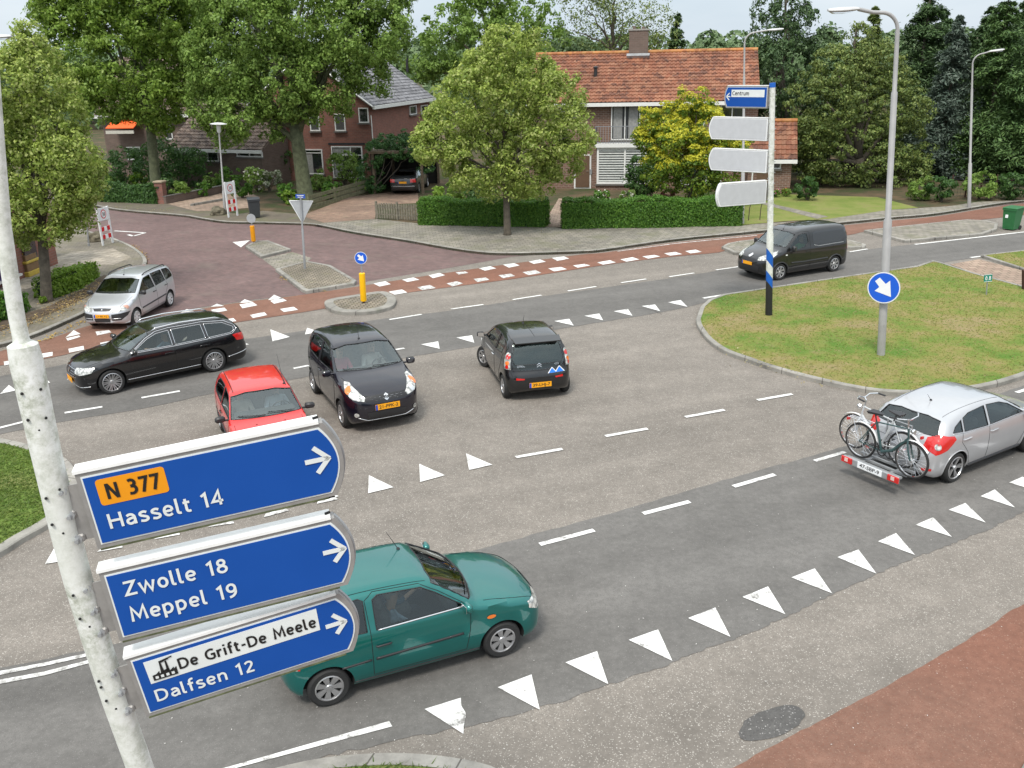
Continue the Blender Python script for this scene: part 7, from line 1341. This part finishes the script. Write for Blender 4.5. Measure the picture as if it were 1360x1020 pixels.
def tree(name, label, base, circ, mat, size, nl, z0=.1, Y=None, tr=.16, trunk_to=None, group=None, second=None, bk=None, rc=None, droop=.2, sparse=1, flat=.8, depth=1.0, cat='tree'):
    B = G(*base, z0) if Y is None else AT(base[0], base[1], Y); 
    if Y is not None: B.z = z0
    o = thing(name, label, cat, B, 0, group); sc = B.y / FPX; blobs = []
    for i, (x, y, r) in enumerate(circ):
        c = AT(x, y, B.y + random.uniform(-.5, .5) * r * sc * depth) - B; blobs.append((c.x, c.y, c.z, r * sc))
    for q in list(blobs):                       # ragged outline: smaller boughs push out of every mass
        for _ in range(3):
            u = sph(1)[0]; k = random.uniform(.85, 1.05); blobs.append((q[0] + u[0] * q[3] * k, q[1] + u[1] * q[3] * k, q[2] + u[2] * q[3] * k, q[3] * random.uniform(.22, .38)))
    rc = rc or size * 3.6; C, D, P = crown_pts(blobs, int(nl / 34 * sparse), nl, rc, flat)
    ok = C[:, 2] > .1; leaves('crown', C[ok], D[ok], size, mat, o, droop=droop)
    if second:
        m2, n2, zmin = second; sel = P[(P[:, 2] > zmin)]; kk = rng.integers(0, len(sel), n2); d = sph(n2); d[:, 2] = np.abs(d[:, 2]) + .6; d /= np.linalg.norm(d, axis=1, keepdims=True); leaves('young_or_lit_foliage', sel[kk] + d * rc * rng.uniform(.8, 1.35, (n2, 1)), d, size * .9, m2, o)  # second set: real new growth and bracts, on the tall trees painted highlights
    mb = MB(); zs = [b[2] for b in blobs]; top = Vector(max(blobs, key=lambda b: b[2])[:3]); fork = Vector((top.x * .35, top.y * .3, min(zs) * .9 + .2 * (max(zs) - min(zs)))) if trunk_to is None else AT(trunk_to[0], trunk_to[1], B.y) - B
    mb.tube([(0, 0, -.1), (0, 0, .15), fork * .35, fork * .7, fork], [tr * 1.45, tr * 1.12, tr, tr * .9, tr * .8], 14)
    for b in sorted(blobs, key=lambda b: -b[3])[:12]:
        c = Vector(b[:3]); st = fork * random.uniform(.75, 1.0) if c.z > fork.z else fork * .8; limb(mb, st, c, tr * .5, tr * .1)
    limb(mb, fork, top, tr * .8, tr * .12); mb.build('trunk', bk or bark, o, smooth=2); return o
tree('linden_tree', 'light green linden with a cone-shaped crown behind the white post, at the left edge', (63, 400), [(44, 52, 18), (42, 82, 28), (58, 118, 34), (25, 125, 38), (76, 165, 38), (35, 180, 48), (92, 210, 36), (52, 230, 52), (5, 225, 52), (105, 250, 26), (98, 275, 26), (62, 278, 44), (15, 285, 42), (-30, 260, 48), (-30, 180, 45), (0, 110, 36)], LM['linden'], .058, 60000, tr=.17, trunk_to=(55, 300), rc=.26, second=(LM['bract'], 16000, 1.2))
tree('maple_tree', 'tall spreading green tree behind the dark garden hedge, crown reaching over the house', (209, 264), [(90, 15, 38), (150, 5, 55), (212, 10, 50), (105, 75, 44), (165, 85, 54), (220, 80, 40), (150, 125, 34), (203, 125, 38), (240, 110, 26), (70, 5, 22), (240, 40, 34), (180, -40, 60), (110, -35, 45), (215, 160, 14)], LM['maple'], .1, 85000, rc=.45, tr=.3, trunk_to=(197, 140), bk=barkg, second=(LM['tip'], 16000, 3))
tree('lime_tree', 'largest dark green tree with hanging foliage in front of the red brick house', (407, 270), [(330, 30, 62), (410, 15, 74), (480, 35, 54), (512, 45, 26), (298, 85, 44), (370, 100, 55), (435, 98, 44), (482, 92, 28), (270, 95, 22), (320, 142, 36), (398, 132, 26), (285, 138, 30), (352, 168, 18), (450, 140, 13), (300, 178, 16), (400, -50, 86), (310, -40, 66), (490, -20, 54), (528, 5, 16)], LM['mid'], .088, 125000, rc=.42, tr=.42, trunk_to=(392, 165), bk=barkg, droop=.5, second=(LM['tip'], 20000, 2.5))
tree('linden_tree', 'light yellow-green linden in the middle of the pavement between the two clipped hedges', (674, 312), [(671, 62, 22), (655, 90, 34), (700, 98, 40), (628, 130, 40), (672, 140, 52), (728, 142, 40), (602, 170, 36), (648, 190, 48), (708, 192, 48), (755, 182, 30), (582, 198, 26), (622, 218, 32), (690, 228, 36), (748, 215, 24), (560, 185, 12), (776, 190, 12), (640, 245, 20), (715, 240, 20)], LM['linden'], .068, 56000, tr=.15, trunk_to=(671, 215), rc=.3, second=(LM['bract'], 14000, 1.2))
tree('yellow_shrub', 'bright yellow-green shrub tree in front of the orange-roofed house', (915, 278), [(915, 138, 16), (918, 158, 20), (888, 170, 24), (935, 172, 26), (862, 160, 12), (900, 200, 36), (945, 200, 30), (868, 190, 20), (975, 188, 18), (920, 232, 34), (882, 225, 26), (960, 228, 24), (988, 200, 14), (940, 255, 22)], LM['yg'], .07, 26000, tr=.1, rc=.3, second=(LM['yellow'], 24000, 2.0))
tree('dark_shrub', 'dark round shrub at the foot of the yellow-green shrub tree', (858, 262), [(852, 228, 18), (842, 238, 14), (865, 240, 18), (852, 248, 14)], LM['dark'], .075, 5000, tr=.06, cat='shrub')
# trees behind the houses
tree('broadleaf_tree', 'dark green tree rising behind the linden, left of the orange roof', (645, 235), [(640, 18, 40), (598, 48, 34), (690, 25, 40), (722, 55, 26), (578, 78, 24), (630, 68, 40), (680, 66, 36), (655, -10, 35), (560, 95, 16), (705, 85, 24)], LM['mid'], .14, 26000, Y=82, tr=.35)
tree('sparse_tree', 'thin half-bare tree with visible twigs behind the chimney', (812, 240), [(790, 30, 26), (830, 10, 34), (865, 30, 24), (775, 5, 24), (815, 45, 24), (850, 50, 22), (880, 55, 14), (760, 40, 14), (800, -15, 24)], LM['yew'], .1, 7500, Y=85, tr=.22, sparse=2.2, trunk_to=(815, 55), rc=.9)
tree('bushy_tree', 'green tree just left of the chimney behind the orange roof', (760, 240), [(745, 65, 16), (770, 70, 14), (725, 72, 14), (800, 72, 14)], LM['pale'], .15, 7000, Y=95, tr=.2)
# conifers
def conifer(label, bx, ytop, ybase, hw, Y, mat, nl, size=.125, drop=.45, name='spruce_tree', flatb=.3, z0=.1, asp=.28, group=None):
    B = AT(bx, ybase, Y); T = AT(bx, ytop, Y); B.z = z0; H = T.z - z0; R = hw * Y / FPX; o = thing(name, label, 'tree', B, 0, group); mb = MB().tube([(0, 0, -.1), (0, 0, H * .5), (0, 0, H)], [.2, .13, .02], 10); C = []; D = []; nb = int(H * 14); per = max(6, int(nl * 2.6) // nb)
    for k in range(nb):
        t = random.random() ** 1.15; z = H * (.04 + .95 * t); prof = (1 - t) ** .7 * (1 - .35 * max(0, .15 - t) / .15) * random.uniform(.7, 1.12); L_ = R * prof + .12; a = random.uniform(0, 2 * PI); u = np.array([math.cos(a), math.sin(a), 0])
        s = rng.uniform(.15, 1, per) ** .75; zz_ = z + L_ * (.18 * s - drop * s * s); side = rng.normal(0, 1, (per, 3)) * np.array([1, 1, .5]) * (flatb * L_ * (.25 + .55 * np.sin(PI * np.clip(s, .05, .97))))[:, None]
        P = u[None] * (L_ * s)[:, None] + np.array([0, 0, 1])[None] * zz_[:, None] + side; C.append(P); D.append(np.tile(u * .3 + np.array([0, 0, 1]), (per, 1)))
        if k % 5 == 0: mb.tube([(0, 0, z), tuple(u * L_ * .5 + np.array([0, 0, z + L_ * (.09 - drop * .25)])), tuple(u * L_ * .92 + np.array([0, 0, z + L_ * (.16 - drop * .85)]))], [.035, .02, .008], 5)
    C = np.concatenate(C); D = np.concatenate(D); ok = C[:, 2] > .15; leaves('crown', C[ok], D[ok], size, mat, o, asp=asp, droop=.9); mb.build('trunk', bark, o, smooth=2); return o
conifer('tall dark spruce reaching the top of the picture behind the tall street lamp', 1204, -45, 250, 52, 62, LM['conifer'], 16000); conifer('silvery conifer between the two right-hand street lamps', 1243, 20, 258, 46, 58, LM['silver'], 13000, drop=.6); conifer('dark spruce with a narrow tip behind the thin right-hand street lamp', 1300, -18, 262, 52, 57, LM['spruce'], 16000); conifer('spruce leaning out of the picture at the right edge', 1352, -60, 262, 52, 54, LM['spruce'], 16000, drop=.35); conifer('shorter dark spruce between the silvery conifer and the narrow spruce', 1268, 50, 262, 34, 63, LM['conifer'], 9000)
conifer('small dark conifer right of the chimney behind the orange roof', 892, 18, 240, 24, 92, LM['conifer'], 5000, size=.22); conifer('conifer with ragged top left of the yew', 1138, 8, 240, 26, 66, LM['yew'], 7000, size=.16); conifer('last spruce beyond the right edge of the picture', 1400, -50, 262, 50, 58, LM['conifer'], 9000)
tree('cypress_tree', 'dark column-shaped cypress behind the banded signpost', (1040, 256), [(1048, -12, 18), (1040, 15, 32), (1062, 40, 26), (1030, 55, 36), (1050, 95, 42), (1020, 105, 36), (1035, 145, 44), (1015, 180, 34), (1050, 190, 44), (1035, 225, 40), (1078, 80, 14), (1085, 60, 9), (1080, 120, 18), (1085, 165, 22)], LM['conifer'], .09, 34000, Y=61, tr=.3, flat=1.4, droop=1)
tree('yew_tree', 'huge olive-green spreading yew right of the banded signpost', (1145, 262), [(1135, 68, 20), (1112, 95, 30), (1155, 95, 36), (1098, 135, 44), (1160, 138, 48), (1200, 150, 28), (1078, 180, 30), (1128, 188, 56), (1190, 198, 40), (1212, 232, 24), (1170, 232, 38), (1112, 228, 38), (1075, 215, 22), (1095, 100, 16), (1185, 105, 18), (1140, 45, 12)], LM['yew'], .075, 70000, Y=55, tr=.35, flat=.55, rc=.36)
for i, (x, yt, hw) in enumerate(((1226, 15, 58), (1284, 8, 56), (1328, -5, 58), (1384, -10, 60), (1090, 72, 36), (1258, 45, 50))): conifer(['dark spruce in the back row behind the tall street lamp', 'dark spruce in the back row behind the silvery conifer', 'dark spruce in the back row behind the thin right-hand street lamp', 'dark spruce in the back row beyond the right edge', 'low dark conifer in the gap between the cypress and the yew', 'dense dark conifer low in the back row behind the wire mesh fence'][i], x, yt, 250, hw, 70 + i, LM['conifer'], 12000, size=.16)
# far belt of wood and hazy poplars
C = []; D = []
for k in range(420):
    x = random.uniform(-260, 260); y = 150 + random.uniform(-25, 50); h = random.uniform(8, 11) + (y - 150) * .02; r = random.uniform(2.5, 5); n = 420; d = sph(n); d[:, 2] = np.abs(d[:, 2]); C.append(np.array([[x, y, h * .55]]) + d * np.array([[r, r, h * .5]])); D.append(d)
    n = 110; C.append(np.stack([x + rng.uniform(-r, r, n), np.full(n, y - r * .6), rng.uniform(.5, h * .6, n)], 1)); D.append(np.tile([[0, -1, .3]], (n, 1)))
wd = leaves('far_woodland', np.concatenate(C), np.concatenate(D), .4, LM['pale'], asp=.75, kind='stuff'); wd['label'] = 'far belt of woodland closing the view behind the houses'
for i, (x, yt, hw) in enumerate(((1096, 40, 5), (1104, 38, 5), (1112, 46, 4))): tree('poplar_tree', ['leftmost of three faint narrow poplars on the horizon', 'tallest, middle one of three faint narrow poplars on the horizon', 'rightmost and shortest of three faint narrow poplars on the horizon'][i], (x, 90), [(x, yt + 4, hw * .7), (x, yt + 12, hw), (x, yt + 22, hw), (x, yt + 34, hw)], LM['pale'], .5, 500, Y=230, tr=.4, group='faint poplars on the horizon')
# hedges
def hedge(label, path, h, wd_, mat, nl, size, name='hedge', z0=.1, wave=.08, group=None):
    P = [G(x, y, z0) for x, y in path]; o = thing(name, label, 'hedge', P[0], group=group); P = [p - P[0] for p in P]; seg = [(P[i + 1] - P[i]).length for i in range(len(P) - 1)]; tot = sum(seg); mb = MB(); C = []; D = []
    for i in range(len(P) - 1):
        a, b = P[i], P[i + 1]; t = (b - a).normalized(); q = Vector((-t.y, t.x, 0)); l = seg[i]
        mb.box((a + b) / 2 + q * wd_ / 2 + Vector((0, 0, h * .46)), (l - .1, wd_ * .72, h * .84), 0, RZ(math.atan2(t.y, t.x))); n = int(nl * l / tot); u = rng.uniform(0, l, n); f = rng.choice(4, n, p=[.42, .34, .16, .08]); v = rng.uniform(0, 1, n)
        for j in range(n):
            bul = wave * (math.sin(u[j] * 2.1 + i) + math.sin(u[j] * 5.3 + 1) * .5); e = rng.normal(0, .045)
            if f[j] == 0: p = a + t * u[j] + q * (-.0 - bul * .5 + e) + Vector((0, 0, v[j] * h)); d = -q
            elif f[j] == 1: p = a + t * u[j] + q * (v[j] * wd_) + Vector((0, 0, h + bul + e)); d = Vector((0, 0, 1))
            elif f[j] == 2: p = a + t * u[j] + q * (wd_ + bul * .5) + Vector((0, 0, v[j] * h)); d = q
            else: p = (a if rng.random() < .5 else b) + q * (v[j] * wd_) + Vector((0, 0, rng.random() * h)) + t * e; d = t
            C.append(p); D.append(d)
    leaves('foliage', np.array(C), np.array(D), size, mat, o); mb.build('dark_core', M('hedge_core', (.012, .025, .008), 1), o); return o  # core is plain opaque dark green boxes added to fill the hedge
hedge('clipped green hedge left of the garden path, beside the picket fence', [(556, 299), (724, 302)], 1.15, 1.1, LM['hedge'], 26000, .043); hedge('long clipped green hedge right of the garden path', [(747, 304), (870, 302.5), (985, 300)], 1.2, 1.1, LM['hedge'], 38000, .043)
hedge('dark clipped hedge behind the side street, ending at the brick gate pier', [(132, 268), (209, 271)], .95, .9, LM['dark'], 5500, .08); hedge('low loose box hedge running past the trunk of the left linden', [(-40, 440), (10, 423), (40, 412)], .6, .7, LM['hedge'], 3500, .055, wave=.09); hedge('low loose box hedge right of the left linden trunk', [(70, 397), (100, 386), (133, 368)], .6, .7, LM['lime'], 5500, .05, wave=.1)
# garden shrubs
def bush(label, x, y, r, mat, nl=900, size=.08, z0=.1, Y=None, name='shrub', flat=1.0, flower=None):
    B = G(x, y + r, z0) if Y is None else AT(x, y, Y); zc = None; o = thing(name, label, 'shrub', (B.x, B.y, z0), 0, 'garden shrubs'); c = AT(x, y, B.y) - Vector((B.x, B.y, z0)); R = r * B.y / FPX; bl = [(c.x, c.y, max(c.z, R * .5), R * .8)] + [(c.x + R * .5 * math.cos(a), c.y + R * .5 * math.sin(a), max(R * .4, c.z + R * random.uniform(-.35, .3)), R * .5) for a in (0.3, 1.7, 2.9, 4.1, 5.3)]
    C, D, P = crown_pts(bl, max(20, nl // 26), nl, R * .28); ok = C[:, 2] > .02; leaves('foliage', C[ok], D[ok], size, mat, o); mb = MB(); [limb(mb, (0, 0, -.05), b[:3], .04, .012) for b in bl]; mb.build('stems', bark, o)
    if flower: n = max(20, nl // 14); k = rng.integers(0, len(P), n); d = sph(n); d[:, 2] = abs(d[:, 2]); leaves('blossom', P[k] + d * R * .3, d, size * .8, flower, o)
    return o
fl_w = leafmat('white_flower', [(.6, .58, .5), (.7, .68, .62)], .2); fl_p = leafmat('pink_flower', [(.5, .12, .2), (.55, .2, .3)], .2); fl_r = leafmat('red_flower', [(.5, .03, .02), (.6, .1, .06)], .2)
for a in [('large dark shrub at the left of the garden behind the dark hedge', 165, 222, 28, 'dark', 2600), ('large dark shrub wrapped round the trunk of the spreading tree', 213, 215, 34, 'dark', 3400), ('dark rhododendron right of the spreading tree trunk', 250, 222, 28, 'dark', 2600), ('small reddish-brown shrub in the left garden', 269, 217, 13, 'red', 800), ('clipped round green shrub next to the post-top lamp', 304, 237, 16, 'hedge', 1100), ('green shrub with pale flowers right of the post-top lamp', 341, 238, 17, 'mid', 1200, 'w'), ('bright lime-green shrub behind the dark hedge', 182, 240, 12, 'lime', 700), ('low pale green shrub left of the gate pier', 150, 240, 12, 'mid', 700), ('low green shrub just right of the brick gate pier', 238, 252, 13, 'mid', 800), ('green ground-hugging shrub along the low garden wall', 268, 250, 11, 'hedge', 700), ('pale-flowered shrub at the foot of the largest tree', 358, 240, 15, 'white', 900), ('low green shrub under the largest tree, left of its trunk', 378, 255, 14, 'hedge', 800), ('leafy shrub under the right-hand ground-floor window of the red brick house', 458, 224, 22, 'mid', 1900), ('small shrub under the left-hand ground-floor window of the red brick house', 425, 238, 15, 'mid', 1000), ('bright green low shrub in front of the red brick house', 440, 252, 13, 'hedge', 800), ('shrub at the right end of the mossy board fence', 484, 244, 12, 'mid', 700), ('pale green shrub between the carport and the left hedge', 585, 262, 16, 'lime', 900), ('dark shrub behind the left clipped hedge, under the middle linden', 640, 258, 20, 'dark', 1200), ('green shrub behind the left clipped hedge near the garden path', 700, 262, 15, 'mid', 800), ('low flowering shrub behind the long hedge at its left end', 800, 262, 11, 'hedge', 600, 'w'), ('green shrub with white flowers in front of the bay window', 832, 262, 11, 'mid', 600, 'w'), ('reddish shrub behind the long hedge below the yellow shrub tree', 892, 262, 12, 'red', 600), ('dark shrub behind the right end of the long hedge', 968, 258, 18, 'dark', 1100), ('low plant with red flowers along the wall of the small annex', 1044, 255, 6, 'mid', 300, 'r'), ('low plant with pink flowers at the corner of the lawn', 1030, 256, 6, 'mid', 300, 'p'), ('bright green bush at the foot of the huge yew', 1225, 250, 16, 'mid', 1000), ('trailing dark shrub beside the low dark brick wing', 330, 212, 22, 'dark', 1600), ('dark shrub between the low wing and the largest tree', 372, 215, 24, 'dark', 1700), ('dark green shrub behind the left clipped hedge by the picket fence', 606, 250, 16, 'mid', 800), ('dark shrub in shade left of the low dark brick wing', 222, 245, 18, 'dark', 1200), ('dark green shrub under the roof edge of the low dark brick wing', 290, 218, 20, 'dark', 1400), ('green shrub filling the corner between low wall and post-top lamp', 284, 240, 13, 'mid', 900), ('round green shrub left of the pale-flowered one under the largest tree', 322, 250, 13, 'hedge', 900), ('dark undergrowth left of the wire mesh fence', 1250, 250, 18, 'dark', 1100), ('green undergrowth behind the wire mesh fence', 1300, 245, 20, 'mid', 1300), ('dark undergrowth at the right end of the wire mesh fence', 1345, 245, 20, 'dark', 1300), ('dark shrub behind the cypress foot near the small annex', 1072, 250, 16, 'dark', 900), ('low yellowish shrub left of the give-way sign', 386, 262, 10, 'lime', 500)]:
    bush(a[0], a[1], a[2], a[3], LM[a[4]], a[5], .085, flower={'w': fl_w, 'p': fl_p, 'r': fl_r}.get(a[6] if len(a) > 6 else None))
# ivy on the carport
iv = thing('ivy', 'thick ivy draped over the carport beside the parked dark saloon', 'ivy', cp_.location.copy(), rad(-8)); bl = [(-1.7, .2, 1.0, .6), (-1.7, .2, 1.9, .6), (-1.2, .1, 2.6, .65), (-.4, .1, 2.8, .6), (.5, .1, 2.75, .6), (1.3, .1, 2.5, .55), (0, 1.6, 2.7, .8), (-1.3, 2, 2.6, .7), (1.2, 2, 2.5, .6), (-1.8, .3, .4, .5), (1.75, .2, 1.6, .4), (-1.2, .0, 2.2, .5), (1.2, 0, 2.2, .4), (0, 0, 2.5, .45), (-1.75, 0, 1.4, .6), (-1.3, .1, .6, .5)]
C, D, P = crown_pts(bl, 420, 16000, .2); leaves('foliage', C, D, .06, LM['ivy'], iv); mb = MB(); [limb(mb, (-1.6, 0, 0), b[:3], .035, .01) for b in bl[:8]]; mb.build('stems', bark, iv)
# ivy on the trunks is part of each tree: leaf shoots at the foot of the spreading tree
sp_ = G(78, 392, .1); bush('yellow-green shoots sprouting at the foot of the left linden', 57, 398, 5, LM['lime'], 260, .05)
# grass blades and litter
def grass(areas, dens, name, cols, hgt):
    C = []; 
    for P, k in areas:
        xs = [p.x for p in P]; ys = [p.y for p in P]; n = int(min((max(xs) - min(xs)), 34) * (min(max(ys), 60) - min(ys)) * dens); x = rng.uniform(max(min(xs), -30), min(max(xs), 32), n); y = rng.uniform(min(ys), max(ys), n); y = y
        C += [(a, b) for a, b in zip(x, y) if in_poly(P, a, b)]
    C = np.array(C); n = len(C); h = hgt * rng.uniform(.5, 1.3, n); a = rng.uniform(0, 2 * PI, n); w_ = .008 + .0006 * C[:, 1]; ln = rng.normal(0, 1.1, (n, 2)) * h[:, None]
    V = np.zeros((n, 3, 3)); V[:, 0, 0] = C[:, 0] - np.cos(a) * w_; V[:, 0, 1] = C[:, 1] - np.sin(a) * w_; V[:, 1, 0] = C[:, 0] + np.cos(a) * w_; V[:, 1, 1] = C[:, 1] + np.sin(a) * w_; V[:, 0:2, 2] = .098; V[:, 2, :2] = C + ln; V[:, 2, 2] = .1 + h * .8
    me = bpy.data.meshes.new(name); me.vertices.add(3 * n); me.vertices.foreach_set('co', V.ravel()); me.loops.add(3 * n); me.polygons.add(n); me.loops.foreach_set('vertex_index', np.arange(3 * n)); me.polygons.foreach_set('loop_start', np.arange(n) * 3); me.polygons.foreach_set('loop_total', np.full(n, 3)); me.materials.append(leafmat(name + '_blade', cols, .55)); me.update(calc_edges=True)
    o = bpy.data.objects.new(name, me); COL.objects.link(o); o['kind'] = 'stuff'; return o
tag(grass([GRASS_AREAS[0], GRASS_AREAS[3]], 190, 'grass', [(.14, .25, .035), (.2, .28, .05), (.34, .29, .1), (.4, .33, .16), (.18, .28, .045)], .028), 'short patchy green and straw-coloured grass on the right-hand island')
tag(grass([GRASS_AREAS[1], GRASS_AREAS[2]], 900, 'grass', [(.1, .17, .03), (.14, .21, .04), (.2, .25, .06)], .05), 'fresh green grass on the left and bottom islands')
def litter(lines, n, label, cols, spread, size, z):
    C = []
    for L_ in lines:
        P = [G(x, y) for x, y in L_]
        for i in range(len(P) - 1):
            m = int(n * (P[i + 1] - P[i]).length); t = rng.uniform(0, 1, m); C += [(P[i].x + (P[i + 1].x - P[i].x) * a + rng.normal(0, spread), P[i].y + (P[i + 1].y - P[i].y) * a + rng.normal(0, spread), z + rng.uniform(0, .015)) for a in t]
    C = np.array(C); o = leaves('fallen_leaves', C, np.tile([[0, 0, 1.2]], (len(C), 1)), size, leafmat('litter' + str(n), cols, .1), kind='stuff'); o['label'] = label
litter([[(0, 466), (60, 452), (120, 423)], [(196, 354), (188, 336), (174, 326)], [(430, 388), (372, 368)]], 60, 'yellow fallen leaves gathered along the kerbs', [(.4, .26, .05), (.3, .18, .04), (.45, .33, .09)], .09, .03, .02)
litter([[(0, 448), (60, 425), (130, 385)], [(20, 440), (90, 412), (140, 376)], [(60, 412), (110, 395)]], 90, 'brown and yellow fallen leaves along the low box hedge', [(.38, .26, .09), (.25, .16, .06), (.42, .33, .14)], .3, .03, .12)
litter([[(140, 278), (240, 284)], [(620, 306), (740, 312)], [(940, 436), (1000, 488), (1100, 516)]], 14, 'scattered fallen leaves on the verge, the pavement and by the grass kerb', [(.35, .27, .1), (.25, .2, .08), (.4, .36, .2)], .3, .03, .13)

n = 420; C = np.array([tuple(G(random.uniform(150, 1360), random.uniform(560, 1000))) for _ in range(n)]); C[:, 2] = .02; o = leaves('loose_chippings', C, np.tile([[0, 0, 3.]], (n, 1)), .009, M('chipping', (.55, .53, .5), .8), kind='stuff'); o['label'] = 'pale loose stone chippings scattered over the near lanes'
